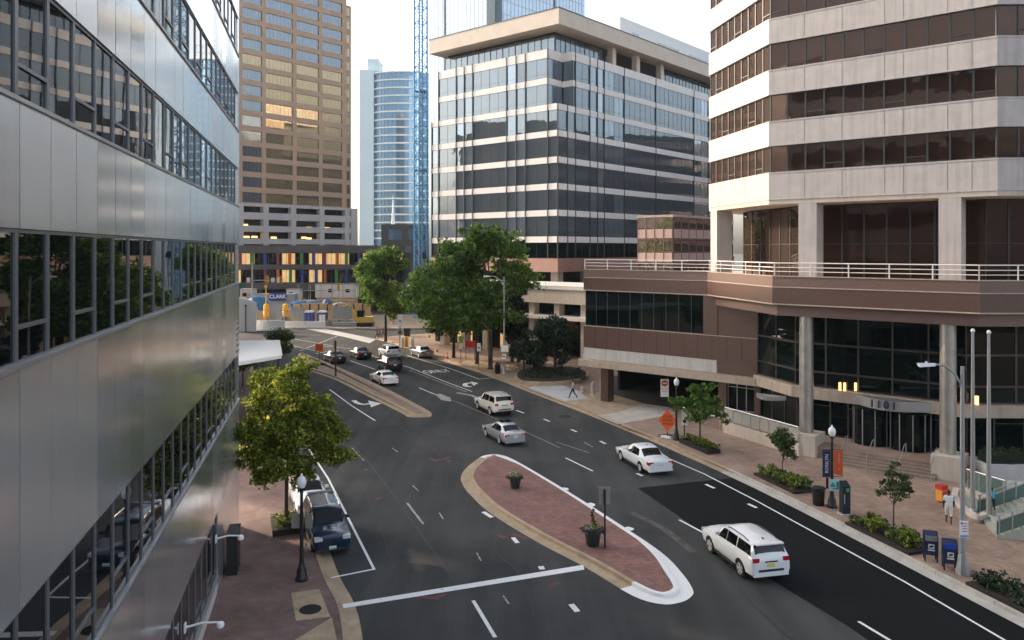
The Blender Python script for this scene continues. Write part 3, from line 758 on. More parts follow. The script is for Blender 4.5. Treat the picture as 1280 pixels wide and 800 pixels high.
mb=MB(); cl=offset([L2e,C,Rend],-.9*si_); mb.prism(cl+[back],46.6,48.9,0); mb.build('cornice',M['cornice'],cb)
mb=MB(); mb.band(cl,-.05*si_,.25*si_,48.9,49.05,0); mb.build('coping',M['metal_dark'],cb)
pp=on(on(C,u1,-0.0),u2,0); q=(19.2,140.0)
mb=MB(); Q=[q,on(q,u2,50),on(on(q,u2,50),u1,18),on(q,u1,18)]; mb.prism(Q,48.8,55.4,0)
mb.build('roof_plant_room',M['white'],cb)
for s0,s1 in ((4,6.3),(13,21),(25,33)):
    mb=MB(); mb.obox(q,u2,n2,s0,s1,-.1,.03,49.4,53.4,0); mb.build('roof_louvre',M['alu'],cb)
# pink base, recess and corner column
mb=MB(); mb.band(lowline,-.12*si_,.4*si_,10.7,12.7,0); mb.build('base_band',M['pink_base'],cb)
mb=MB(); mb.prism(offset(lowline,.3*si_)+[back],10.75,12.0,0); mb.build('soffit',M['cream'],cb)
mb=MB(); mb.prism(offset(lowline,4*si_)+[back],0,10.74,0); mb.build('lower_wall',M['deep'],cb)
for P,d,ss in ((C,u1,(1.2,9.5,18,25.5)),(C,u2,(9,18))):
    for s in ss:
        mb=MB(); p=on(on(P,d,s),u2 if d is u1 else u1,1.4); mb.box((p[0],p[1],5.37),(1.3,1.3,10.7),0,math.atan2(u1[1],u1[0])); mb.build('column',M['cream'],cb)
# street-side podium in front of it
Pp=(8.85,98.0); dp=(.756,-.6546)
po=thing('shop_podium','low cream podium with white parapet and dark shop windows behind the street trees','podium',(Pp[0],Pp[1],0))
s0,s1=-30.0,9.0
def pbox(a,b,o0,o1,z0,z1,name,m):
    mb=MB(); mb.obox(Pp,dp,n1,a,b,o0,o1,z0,z1,0); return mb.build(name,m,po)
pbox(s0,s1,-10,-.02,7.1,8.9,'fascia',M['cream']); pbox(s0-.1,s1+.1,-10,.12,8.9,9.38,'parapet',M['rail_white'])
pbox(s0+.3,s1-.3,-9.5,-2.0,5.5,7.09,'upper_glazing',M['glass_dark']); pbox(s0,s1,-9.6,.1,5.02,5.5,'ledge',M['rail_white'])
pbox(s0+.3,s1-.3,-9.4,-3.0,.1,5.0,'wall',M['deep'])
for i in range(9):
    a=s0+1+i*4.2; pbox(a,a+2.9,-3.0,-2.9,.3,3.6,'shop_window',M['warm_pane'] if i in (1,3) else M['glass_dark'])
    pbox(a+3.1,a+3.9,-1.6,-.4,.12,5.0,'column',M['cream']); pbox(a+3.1,a+3.9,-1.6,-.4,5.52,7.08,'column',M['cream'])
pbox(-6,-2,-2.2,-1.0,3.2,4.8,'red_fascia',mat('dark_red_panel',(.12,.015,.018),.6)); pbox(4,9,-2.2,-1.0,2.6,5.0,'red_fascia',M['red'] if False else bpy.data.materials['dark_red_panel'])

# ---------------------------------------------------------------- octagonal precast tower on the right with its deck and lobby
A_=(18.2,55.9); B_=(28.8,46.8); D_=(16.5,66.1); B2=(48.8,46.6)
tw=thing('office_tower','pale concrete office tower with bronze ribbon windows above a brown stone deck','office tower',(A_[0],A_[1],0))
line=[D_,A_,B_,B2]; st=inward(line,(30,70))
full=line+[(48.8,75),(28,82)]
mb=MB(); mb.prism(offset(line,.5*st)+[(48.8,75),(28,82)],17.8,62,0); mb.build('wall',M['deep'],tw)
z_=17.5; fl=[]
for k in range(12): fl.append((17.5 if k==0 else 21.3+3.63*(k-1),19.46 if k==0 else 23.08+3.63*(k-1),21.3+3.63*k))
mb=MB()
for a,b,c in fl: mb.band(line,0,.5*st,a,b,0)
mb.build('spandrel_band',M['tower_conc'],tw)
mb=MB()
for a,b,c in fl: mb.band(line,-.025*st,.1*st,a+.001,a+.1,0); mb.band(line,-.025*st,.1*st,b-.1,b-.001,0)
mb.build('spandrel_lip',M['tower_conc'],tw)
dA=unit(D_,A_); dB=unit(A_,B_); dC=(1,-.01)
def outn(d): n=(d[1],-d[0]); return n if n[1]<0 or n[0]<-.5 else (-d[0]*0-d[1],d[0])
nA=(-.9864,-.1644); nB=(dB[1],-dB[0]); nB=nB if nB[1]<0 else (-nB[0],-nB[1]); nC=(-.01,-1)
lenA,lenB=dist(D_,A_),dist(A_,B_)
mb=MB()
for a,b,c in fl:
    for P,d,n,Ln,ks in ((D_,dA,nA,lenA,(.28,.63)),(A_,dB,nB,lenB,(.18,.36,.55,.63,.81,.905)),(B_,dC,nC,20,(.13,.26,.39,.52))):
        for k in ks: mb.obox(P,d,n,Ln*k-.012,Ln*k+.012,-.2,.006,a+.102,b-.102,0)
mb.build('panel_joint',M['tower_joint'],tw)
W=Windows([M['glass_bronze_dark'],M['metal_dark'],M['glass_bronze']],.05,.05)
for k,(a,b,c) in enumerate(fl):
    for P,d,n,Ln,nb,gm in ((D_,dA,nA,lenA,9,2),(A_,dB,nB,lenB,11,0),(B_,dC,nC,20,15,0)):
        w=Ln/nb
        for i in range(nb):
            hp=((0,.38),) if (i*7+k*3)%4==1 else ()
            W.add(P,d,n,i*w,(i+1)*w,b,c,-.18,1,hop=hp,gm=gm)
W.flush(tw,100)
# open deck level: square columns and recessed glass
W0=(6.65,73.2); P1=(16.1,65.0); P2=(17.95,54.4); P3=(27.4,46.2); P4=(48,46.0)
deck=[W0,P1,P2,P3,P4]; sd=inward(deck,(30,75))
mb=MB(); mb.prism(offset(line,.02*st)+[(48.8,75),(28,82)],17.2,17.498,0); mb.build('soffit',M['cream'],tw)
for px,ln in ((892,0),(1009,1),(1187,1)):
    if ln==0: p=on(D_,dA,.9); d=dA; n=nA
    else: s=hit(A_,dB,px); p=on(A_,dB,s); d=dB; n=nB
    mb=MB(); mb.obox(p,d,n,-.62,.62,-1.35,-.03,11.6,17.2,0); mb.build('column',M['tower_conc'],tw)
p=on(B_,dC,9); mb=MB(); mb.obox(p,dC,nC,-.62,.62,-1.35,-.03,11.6,17.2,0); mb.build('column',M['tower_conc'],tw)
gl=offset(line,3.0*st)
mb=MB(); mb.prism(offset(line,3.4*st)+[(45,73),(29,79)],11.6,17.19,0); mb.build('deck_storey_wall',M['deep'],tw)
W=Windows([M['glass_bronze_dark'],M['metal_dark'],M['glass_bronze']],.05,.05)
for i in range(3):
    P,Q=gl[i],gl[i+1]; d=unit(P,Q); n=(nA,nB,nC)[i]; Ln=dist(P,Q); nb=max(3,int(Ln/1.4)); w=Ln/nb
    for j in range(nb): W.add(P,d,n,j*w,(j+1)*w,11.7,17.15,-.1,1,trans=(2.7,),gm=0 if i else 2)
W.flush(tw,60)
# brown stone deck: wing over the garage drive, parapets, fascia
wg_end=(19.35,62.2); dW=unit(W0,wg_end); nW=(dW[1],-dW[0]); nW=nW if nW[1]<0 else (-nW[0],-nW[1])
mb=MB(); back_w=[on(wg_end,nW,-16),on(W0,nW,-16)]
mb.prism([on(W0,nW,-.3),on(wg_end,nW,-.3)]+back_w,3.35,11.5,0); mb.build('wing_wall',M['deep'],tw)
mb=MB(); mb.prism(offset(deck,.35*sd)+[(48,80),(20,90)],10.4,11.62,0); mb.build('deck_slab',M['cream'],tw)
mb=MB(); mb.band(deck,.0,.4*sd,10.3,11.42,0); mb.build('deck_fascia',M['granite'],tw)
mb=MB(); mb.band(deck,.012*sd,.36*sd,11.44,12.15,0); mb.build('deck_parapet',M['granite_lite'],tw)
mb=MB(); mb.band(deck,-.03*sd,.38*sd,11.40,11.46,0); mb.band(deck,-.03*sd,.38*sd,10.22,10.30,0); mb.band(deck,-.03*sd,.42*sd,12.15,12.2,0); mb.build('deck_moulding',M['ledge'],tw)
f2=[P1,P2,P3,P4]
mb=MB(); mb.band(offset(f2,.45*sd),0,.5*sd,9.45,10.24,0); mb.build('lower_fascia',M['granite_lite'],tw)
mb=MB(); r=offset(deck,.2*sd)
for i in range(len(r)-1):
    a,b=r[i],r[i+1]; L_=dist(a,b); nb=max(1,round(L_/2.35))
    for z in (12.5,12.78,13.08): mb.tube([(a[0],a[1],z),(b[0],b[1],z)],.03 if z<13 else .04,6)
    for j in range(nb+1):
        p=(a[0]+(b[0]-a[0])*j/nb,a[1]+(b[1]-a[1])*j/nb)
        mb.box((p[0],p[1],12.62),(.07,.07,.9),0,math.atan2(dB[1],dB[0]))
mb.build('railing',M['rail_white'],tw)
def wbox(s0,s1,o0,o1,z0,z1,name,m):
    mb=MB(); mb.obox(W0,dW,nW,s0,s1,o0,o1,z0,z1,0); return mb.build(name,m,tw)
sw=abs(hit(W0,dW,879)); se=dist(W0,wg_end); s_pil=abs(hit(W0,dW,897))
W=Windows([M['glass_dark'],M['metal_dark']],.025,.012)
nb=10
for i in range(nb): W.add(W0,dW,nW,.05+(sw-.05)*i/nb,.05+(sw-.05)*(i+1)/nb,6.97,10.2,-.25,1)
W.flush(tw,100)
wbox(sw+.02,s_pil,-.3,.04,6.96,10.21,'pilaster',M['granite'])
wbox(s_pil,se,-.3,-.05,6.96,10.21,'wing_panel',M['granite'])
wbox(0,se,-.3,.0,4.96,6.95,'wing_panel',M['granite'])
s_wp=abs(hit(W0,dW,896))
mb=MB(); nb=11
for i in range(nb): mb.obox(W0,dW,nW,s_wp*i/nb+.012,s_wp*(i+1)/nb-.012,-.3,.03,3.93,4.94,0)
mb.build('white_panels',M['white_panel'],tw)
wbox(s_wp+.01,se,-.3,-.01,3.93,4.95,'wing_panel',M['granite'])
for i in range(1,13): 
    mb=MB(); s=se*i/13; mb.obox(W0,dW,nW,s-.012,s+.012,-.1,.006,5.0,6.9,0); mb.build('panel_joint',M['matte_black'],tw)
mb=MB(); mb.obox(W0,dW,nW,0,se,-.3,.05,6.93,6.99,0); mb.build('sill_moulding',M['ledge'],tw)
wbox(-.25,se+.1,-16,.55,3.3,3.9,'stone_ledge',M['ledge'])
# garage mouth
for px0,px1 in ((749,758),(896,906),(941,948)):
    a,b=abs(hit(W0,dW,px0)),abs(hit(W0,dW,px1)); wbox(a,b,-1.2,-.25,.12,3.29,'pier',M['granite'])
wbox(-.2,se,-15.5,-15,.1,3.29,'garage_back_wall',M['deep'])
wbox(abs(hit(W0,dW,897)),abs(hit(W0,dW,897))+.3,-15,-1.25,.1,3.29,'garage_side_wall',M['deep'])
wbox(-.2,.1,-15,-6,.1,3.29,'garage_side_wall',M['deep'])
W=Windows([M['glass_dark'],M['alu']],.07,.06); a,b=abs(hit(W0,dW,906)),abs(hit(W0,dW,941))
W.add(W0,dW,nW,a,b,.95,3.28,-.6,3,trans=(1.9,)); W.flush(tw,10,'shop_window')
wbox(a,b,-1.0,-.7,.1,3.28,'shop_wall',M['deep'])
# lobby glass, canopy band, doors
gline=offset([P2,P3,P4],4.0*sd); lob=[wg_end]+gline
lobs=inward(lob,(30,75))
mb=MB(); mb.prism(offset(lob,.4*lobs)+[(47,70),(25,75)],.1,10.39,0); mb.build('lobby_wall',M['deep'],tw)
W=Windows([M['glass_dark'],M['lobby_frame']],.05,.05)
nl=[]
for i in range(3):
    P,Q=lob[i],lob[i+1]; d=unit(P,Q); n=(d[1],-d[0]); n=n if n[1]<0 or n[0]<-.9 else (-n[0],-n[1]); nl.append((P,d,n,dist(P,Q)))
    Ln=dist(P,Q); nb={0:2,1:5,2:6}[i]; w=Ln/nb
    for j in range(nb):
        W.add(P,d,n,j*w,(j+1)*w,4.2,5.25,-.1,1); W.add(P,d,n,j*w,(j+1)*w,5.27,7.25,-.1,1); W.add(P,d,n,j*w,(j+1)*w,7.27,10.2,-.1,1)
    nb={0:3,1:9,2:10}[i]; w=Ln/nb
    for j in range(nb): W.add(P,d,n,j*w,(j+1)*w,.86,3.3,-.3,1,trans=(2.0,) if j%2 else ())
W.flush(tw,100)
mb=MB(); mb.band(lob,-.35*lobs,.3*lobs,3.35,4.15,0); mb.build('entrance_fascia',M['ledge'],tw)
P,d,n,Ln=nl[1]
def curve_canopy(pa,pb,bulge,z0,z1):
    a,b=hit(P,d,pa),hit(P,d,pb); pts=[]
    for i in range(15):
        t=i/14; s=a+(b-a)*t; o=.36+bulge*math.sin(math.pi*t); pts.append((P[0]+d[0]*s+n[0]*o,P[1]+d[1]*s+n[1]*o))
    mb=MB(); back=[(P[0]+d[0]*s+n[0]*.36,P[1]+d[1]*s+n[1]*.36) for s in (b,a)]
    mb.prism(pts+back,z0,z1,0); return pts,mb.build('entrance_canopy',M['alu'],tw)
cpts,_=curve_canopy(1072,1165,1.3,3.42,4.08)
curve_canopy(948,985,.9,3.0,3.30)
# revolving-door drums below the canopy
for pxc in (1092,1138):
    s=hit(P,d,pxc); c=(P[0]+d[0]*s+n[0]*.2,P[1]+d[1]*s+n[1]*.2)
    mb=MB(); mb.lathe([(1.25,0),(1.25,2.42)],(c[0],c[1],.87),20,0)
    for j in range(10):
        an=2*math.pi*j/10; mb.box((c[0]+1.27*math.cos(an),c[1]+1.27*math.sin(an),2.08),(.05,.05,2.4),1,an)
    mb.build('entrance_door',[M['glass_dark'],M['alu']],tw)
s=hit(P,d,1114); mb=MB(); o_=.36+1.36
[text_on(mb,ch,.70,(P[0]+d[0]*(s+dx)+n[0]*o_,P[1]+d[1]*(s+dx)+n[1]*o_,3.78),(d[0],d[1],0),(0,0,1),0,.04,bold=.012) for ch,dx in zip('1101',(-.72,-.30,.16,.64))]
mb.build('house_number',M['blue_dark'],tw)
mb=MB()
for px,py in ((1050.5,483),(1056.5,483.5),(1070,483.5),(1218,500),(1222,500.5)):
    s=hit(P,d,px) if px<1200 else hit(P,d,px); pt_=(P[0]+d[0]*s+n[0]*.1,P[1]+d[1]*s+n[1]*.1); z=ZY(py,pt_[1]); mb.box((pt_[0],pt_[1],z),(.12,.12,.55),0)
mb.build('lobby_lamp',M['lamp_on'],tw)
# round steel columns on stone pedestals
col_line=offset([P2,P3],1.0*sd); dcl=unit(*col_line)
for px in (1008,1185):
    s=hit(col_line[0],dcl,px); p=on(col_line[0],dcl,s)
    mb=MB(); mb.lathe([(.46,1.55),(.46,3),(.46,5),(.46,7),(.46,9),(.46,10.3)],(p[0],p[1],0),36); mb.lathe([(.47,4.0),(.47,4.05)],(p[0],p[1],0),36); mb.build('round_column',M['steel'],tw,smooth=True)
    mb=MB(); mb.obox(p,dB,nB,-.75,.95,-.9,1.0,.1,1.56,0); mb.build('pedestal',M['cream'],tw)
    if px==1008: ped1=p
    else: ped2=p
# raised entrance terrace, ramp wall and steps
sA,sB=(20.75,50.55),(25.25,47.15); dS=unit(sA,sB); nS=(dS[1],-dS[0]); nS=nS if nS[1]<0 else (-nS[0],-nS[1])
mb=MB(); tl=[(15.6,61.5),(16.4,60.2),(19.3,53.8),on(sA,nS,-1.5),on(sB,nS,-1.5),on(ped2,dB,1.2),(31,46.2),(48,46),lob[3],lob[2],lob[1],on(wg_end,nW,-.2),on(W0,dW,s_pil)]
mb.prism(tl,.1,.85,0); mb.build('terrace',M['plaza'],tw)
mb=MB()
for i in range(5): mb.obox(sA,dS,nS,0,dist(sA,sB),-1.52,-.3*i,.10,.85-.15*i-.02,0) if i else None
mb=MB(); Ls=dist(sA,sB)
for i in range(5): mb.obox(sA,dS,nS,0,Ls,-1.5+.3*(i),-1.5+.3*(i+1),.1,.85-.14*(i+1)+.0,0)
mb.build('steps',mat('brown_stone_step',(.27,.20,.155),.8,var=.15,scale=2),tw)
for t in (.04,.33,.66,.97):
    mb=MB(); p=on(sA,dS,Ls*t)
    a=(p[0]+nS[0]*.1,p[1]+nS[1]*.1); b=(p[0]-nS[0]*1.5,p[1]-nS[1]*1.5); c=(p[0]-nS[0]*2.0,p[1]-nS[1]*2.0)
    mb.tube([(a[0],a[1],.13),(a[0],a[1],1.0),(b[0],b[1],1.75),(c[0],c[1],1.75),(c[0],c[1],.86)],.028,6); mb.build('handrail',M['alu'],tw)
# glass-panelled railing on the ramp wall
mb=MB(); ra,rb=(16.0,59.9),(19.25,53.0); dR=unit(ra,rb); Lr=dist(ra,rb)
mb.band([ra,rb],-.0,.25*inward([ra,rb],(25,60)),.1,.98,0); mb.build('ramp_wall',M['cream'],tw)
mb=MB(); nr=8
for i in range(nr+1):
    p=on(ra,dR,.1+(Lr-.2)*i/nr); mb.box((p[0]+.1,p[1]+.05,1.5),(.06,.06,1.06),0)
a,b=on(ra,dR,.1),on(ra,dR,Lr-.1); mb.tube([(a[0]+.1,a[1]+.05,2.04),(b[0]+.1,b[1]+.05,2.04)],.045,6)
mb.build('ramp_railing',M['alu'],tw)
mb=MB(); mb.hexa([(a[0]+.09,a[1]+.05,1.08),(b[0]+.09,b[1]+.05,1.08),(b[0]+.11,b[1]+.06,1.08),(a[0]+.11,a[1]+.06,1.08),(a[0]+.09,a[1]+.05,1.95),(b[0]+.09,b[1]+.05,1.95),(b[0]+.11,b[1]+.06,1.95),(a[0]+.11,a[1]+.06,1.95)])
gp=mat('clear_glass_panel',(.75,.74,.66),.08); gp.node_tree.nodes['Principled BSDF'].inputs['Transmission Weight'].default_value=.6
mb.build('glass_panel',gp,tw)
mb=MB()
for i in range(6):
    p=(13.9+(15.9-13.9)*i/5,64.3+(60.3-64.3)*i/5); mb.tube([(p[0],p[1],.12),(p[0],p[1],1.15)],.03,6)
mb.tube([(13.9,64.3,1.15),(15.9,60.3,1.15)],.035,6); mb.build('ramp_railing',M['alu'],tw)

# ---------------------------------------------------------------- small copper mirror-glass block behind the deck
Cq=(20.2,99.0)
cg=thing('mirror_glass_building','small copper mirror glass block rising behind the brown deck','office building',(Cq[0],Cq[1],0))
a=abs(hit(Cq,u1,797)); 
mb=MB(); mb.prism([Cq,on(Cq,u2,14),on(on(Cq,u2,14),u1,a),on(Cq,u1,a)],0,18.1,0); mb.build('wall',M['dark_grey'],cg)
mb=MB(); mb.prism([on(on(Cq,n1,.12),n2,.12),on(on(Cq,u2,14),n2,.12),on(on(Cq,u2,14),u1,a),on(on(Cq,u1,a),n1,.12)],18.1,18.4,0); mb.build('coping',M['ledge'],cg)
W=Windows([M['glass_copper'],M['granite_lite']],.07,.05)
for z0,z1 in ((9.2,12.2),(12.25,15.2),(15.25,18.05)):
    for i in range(4): W.add(Cq,u1,n1,a*i/4,a*(i+1)/4,z0,z1,.06,1,trans=(1.5,))
    for i in range(7): W.add(Cq,u2,n2,2*i,2*i+2,z0,z1,.06,1,trans=(1.5,))
W.flush(cg,60)
for z0 in (9.3,12.35,15.35):
    for k_,(d,n,L_) in enumerate(((u1,n1,a),(u2,n2,14))):
        mb=MB(); mb.obox(Cq,d,n,.1,L_-.1,.055,.085,z0+.1,z0+1.25,0); mb.build('spandrel_band',mat('pink_spandrel',(.55,.38,.33),.35) if k_==0 and z0<10 else bpy.data.materials['pink_spandrel'],cg)

# ---------------------------------------------------------------- brown tower far up the street
T=(-43.0,205.0)
bt=thing('office_tower','tall brown office tower with gridded windows over open parking levels','office tower',(T[0],T[1],0))
dT=(-u2[0],-u2[1]); nT=n2
TL=abs(hit(T,dT,285)); nbay=4; bl_px=[432.5,402,373,331.5,300,280]
TL=abs(hit(T,dT,262))
mb=MB(); mb.prism([on(T,nT,-.6),on(on(T,dT,TL),nT,-.6),on(on(on(T,dT,TL),nT,-.6),u1,25),on(on(T,nT,-.6),u1,25)],24.4,79.9,0); mb.build('wall',M['deep'],bt)
fh=3.58; nf=15
mb=MB()
zf=[24.4+fh*k for k in range(nf+1)]
for k in range(nf+1): mb.obox(T,dT,nT,0,TL,-.55,-.03,max(24.8,zf[k]-.62),zf[k]+.62,0)
mb.obox(T,dT,nT,0,TL,-.55,-.03,zf[nf]+.63+5.4,82,0)
mb.build('spandrel_band',M['brown_tower'],bt)
edges=[0]+[abs(hit(T,dT,p)) for p in (401,368.5,330,300.5,281,262)]
mb=MB()
mb.obox(T,dT,nT,-.05,1.4,-.6,0,24.8,82.05,0)
for e in edges[1:-1]: mb.obox(T,dT,nT,e-.55,e+.55,-.5,0,24.8,82,0)
mb.build('pier',M['brown_tower'],bt)
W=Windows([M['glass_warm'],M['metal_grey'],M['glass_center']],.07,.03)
for k in range(nf+1):
    z0=zf[k]+.62; z1=(zf[k+1]-.62) if k<nf else z0+5.4
    for i in range(len(edges)-1):
        W.add(T,dT,nT,(edges[i]+.56) if i else 1.41,edges[i+1]-.56,z0,z1,-.3,7,gm=2 if k>9 or (i==3 and k<9) else 0,trans=() if k<nf else (2.7,))  # glass colours split by floor and bay to imitate sky and warm reflections
W.flush(bt,100)
sT=on(on(T,u2,.0),nT,-1.2); mb=MB(); mb.prism([sT,on(sT,u2,2.4),on(on(sT,u2,2.4),u1,20),on(sT,u1,20)],23.6,78,0); mb.build('side_bay',M['brown_tower'],bt)
W=Windows([M['glass_warm'],M['metal_dark']],.07,.03)
for k in range(nf): W.add(sT,u2,nT,.6,1.9,zf[k]+.62,zf[k+1]-.62,.05,2)
W.flush(bt,20)
# parking levels below
gT=on(T,u2,3.3)
mb=MB(); mb.prism([on(gT,nT,-1.5),on(on(gT,dT,TL+5),nT,-1.5),on(on(on(gT,dT,TL+5),nT,-1.5),u1,20),on(on(gT,nT,-1.5),u1,20)],6,24.6,0); mb.build('parking_interior',M['deep'],bt)
mb=MB()
for z0,z1 in ((24.15,24.78),(21.1,22.7),(18.2,19.6),(15.3,16.6)): mb.obox(gT,dT,nT,0,TL+5,-1.45,.35,z0,z1,0)
mb.build('parking_parapet',M['garage'],bt)
for px in (440.5,433,401.5,366,331.5,300): 
    mb=MB(); s=abs(hit(gT,dT,px)); mb.obox(gT,dT,nT,s-.7 if px<440 else 0,s+.7,-1.0,.42,13.0,24.75,0); mb.build('parking_pier',M['garage'],bt)
mb=MB()
random.seed(5)
for px,py in ((351,284),(346,297),(310,281),(390,284.5),(393,285),(409,285),(413,285),(415,273),(312,296),(322,296),(384,297),(390,298),(325,267)):
    s=abs(hit(gT,dT,px)); p=on(gT,dT,s); z=ZY(py,p[1]); mb.obox(p,dT,nT,-.7,.7,-1.49,-1.2,z-.2,z+.2,0)
mb.build('parking_lamp',M['lamp_on'],bt)

# ---------------------------------------------------------------- low building with coloured fins
Kx=(-24.0,176.0)
kb_=thing('low_building','two storey dark block with coloured vertical fins below the brown tower','building',(Kx[0],Kx[1],0))
dK=(-1,-.02); nK=(.02,-1)
Lk=46
def kbox(a,b,o0,o1,z0,z1,name,m):
    mb=MB(); mb.obox(Kx,dK,nK,a,b,o0,o1,z0,z1,0); return mb.build(name,m,kb_)
kbox(0,Lk,-12,-.6,5.5,14.9,'wall',M['deep'])
kbox(-.2,Lk,-12,.3,13.3,14.95,'roof_fascia',M['dark_grey']); kbox(-.2,Lk,-.6,.3,9.6,10.6,'floor_band',M['dark_grey']); kbox(-.2,Lk,-12,.4,5.2,6.6,'floor_band',M['dark_grey'])
fc=[mat('fin_green',(.04,.22,.05),.5),mat('fin_blue',(.02,.04,.25),.5),mat('fin_maroon',(.20,.03,.07),.5),mat('fin_orange',(.55,.13,.03),.5)]
i=0
for px in (449,433,421.5,405.5,392,377,362,347.5,331.5,315,300):
    s=abs(hit(Kx,dK,px)); mb=MB(); mb.obox(Kx,dK,nK,s-.32,s+.32,-.5,.2,10.62,13.28,0); mb.build('fin',fc[(1,0,3,2,1,0,3,2,1,0,2)[i]],kb_); i+=1
i=0
for px in (447,433.5,420.5,406.5,395,378,363,347.5,331.5):
    s=abs(hit(Kx,dK,px)); mb=MB(); mb.obox(Kx,dK,nK,s-.28,s+.28,-.5,.2,6.62,9.58,0); mb.build('fin',fc[(2,1,0,3,1,1,0,3,2)[i]],kb_); i+=1
W=Windows([M['glass_dark'],M['metal_dark'],M['warm_pane']],.08,.04)
random.seed(21)
for i in range(15):
    a=.3+i*3.0
    W.add(Kx,dK,nK,a,a+3.0,10.65,13.25,-.4,3,gm=2 if random.random()<.75 else 0)
    W.add(Kx,dK,nK,a,a+3.0,6.65,9.55,-.4,3,gm=2 if random.random()<.14 else 0)
W.flush(kb_,60)
for s in (2,12,22,32,42): kbox(s,s+.9,-2,-1,0.12,5.2,'column',M['dark_grey'])
kbox(0,Lk,-12,-9,0.1,5.2,'undercroft_wall',M['deep'])

# ---------------------------------------------------------------- distant blue residential tower and glass tower
rt=thing('residential_tower','distant blue glass residential tower with curved white balcony bands','residential tower',(-46.5,300,0))
mb=MB()
cx_,cy_=-46.5,306.0
def arc(r,sx,n=20):
    return [(cx_+4+sx*math.sin(R(-70+140*i/n)),cy_-r*math.cos(R(-70+140*i/n))+r*.34) for i in range(n+1)]
prof=arc(9,13.0)
mb.prism(prof+[(cx_+16.2,cy_+20),(cx_-8.2,cy_+20)],0,82,0)
for k in range(24):
    z=9.8+3.02*k; a=arc(9.15,13.1)
    for i in range(1,20,1): mb.box((a[i][0],a[i][1],z+.9),(.12,.12,2.3),1)
mb.build('wall',[M['glass_blue'],M['metal_grey']],rt)
mb=MB()
for k in range(25):
    z=9+3.02*k; mb.prism(arc(9.6,13.6)+[(cx_+16.8,cy_+8),(cx_-8.8,cy_+8)],z,z+.55,0)
mb.build('balcony_band',M['white'],rt)
mb=MB(); mb.prism([(cx_-12.0,cy_-3.5),(cx_-6.6,cy_-3.6),(cx_-6.6,cy_+18),(cx_-12.0,cy_+18)],0,83,0); mb.build('side_slab',mat('pale_blue_slab',(.62,.72,.76),.5),rt)
mb=MB(); mb.prism([(cx_-9.6,cy_+0),(cx_-5.2,cy_-.5),(cx_-5.2,cy_+10),(cx_-9.6,cy_+10)],83,88,0); mb.build('roof_plant_room',bpy.data.materials['pale_blue_slab'],rt)
mb=MB()
for i in range(9):
    x=cx_-4+i*2.2; mb.tube([(x,cy_-3,82),(x,cy_-3,87)],.1,5)
for z in (84.5,87): mb.tube([(cx_-4,cy_-3,z),(cx_+14,cy_-3,z)],.1,5)
mb.build('roof_screen',M['white'],rt)
gt_=thing('glass_tower','pale sky reflecting glass tower rising behind the beige cornice','glass tower',(-5,215,0))
Gc=(-4.5,215.0)
a=abs(hit(Gc,u1,536)); b=abs(hit(Gc,u2,731))
mb=MB(); mb.prism([Gc,on(Gc,u2,b),on(on(Gc,u2,b),u1,a),on(Gc,u1,a)],0,95,0); mb.build('curtain_wall',M['glass_sky'],gt_)
mb=MB()
for i in range(1,int(a/1.6)): mb.obox(Gc,u1,n1,i*1.6-.05,i*1.6+.05,0,.08,40,95,0)
for i in range(1,int(b/1.6)): mb.obox(Gc,u2,n2,i*1.6-.05,i*1.6+.05,0,.08,40,95,0)
for k in range(15): mb.obox(Gc,u1,n1,0,a,0,.06,42+3.7*k,42.18+3.7*k,0); mb.obox(Gc,u2,n2,0,b,0,.06,42+3.7*k,42.18+3.7*k,0)
mb.build('mullion',M['alu'],gt_)
mb=MB(); mb.obox(Gc,u1,n1,-.3,3.2,-.2,.15,30,95,0); mb.obox(Gc,u2,n2,-.3,2.6,-.2,.15,30,95,0); s=hit(Gc,u1,556); mb.obox(Gc,u1,n1,s-.3,s+.3,-.1,.2,30,95,0); s=hit(Gc,u2,693); mb.obox(Gc,u2,n2,s-.3,s+.3,-.1,.2,30,95,0)
mb.build('recess',mat('teal_recess',(.04,.09,.12),.3),gt_)
sp_=thing('church_spire','slim white steeple in front of the distant blue tower','steeple',(-38,252,0))
mb=MB(); mb.lathe([(1.1,13),(1.0,16),(.75,18),(.05,31.5)],(-38,252,0),8); mb.build('spire',M['white'],sp_)
mb=MB(); mb.box((-38,254,6.5),(7,6,13.5),0); mb.build('tower_base',M['dark_grey'],sp_)
ds=thing('dark_building','dark low block with teal windows at the foot of the steeple','building',(-31,238,0))
mb=MB(); mb.prism([(-39.1,236),(-22,236),(-22,250),(-39.1,250)],0,21.6,0); mb.build('wall',M['dark_grey'],ds)
for x0,x1 in ((-37.0,-33),(-31,-27.5),(-26,-23.5)):
    mb=MB(); mb.box(((x0+x1)/2,235.95,18.5),(x1-x0,.1,3.2),0); mb.build('window',M['glass_blue'],ds)
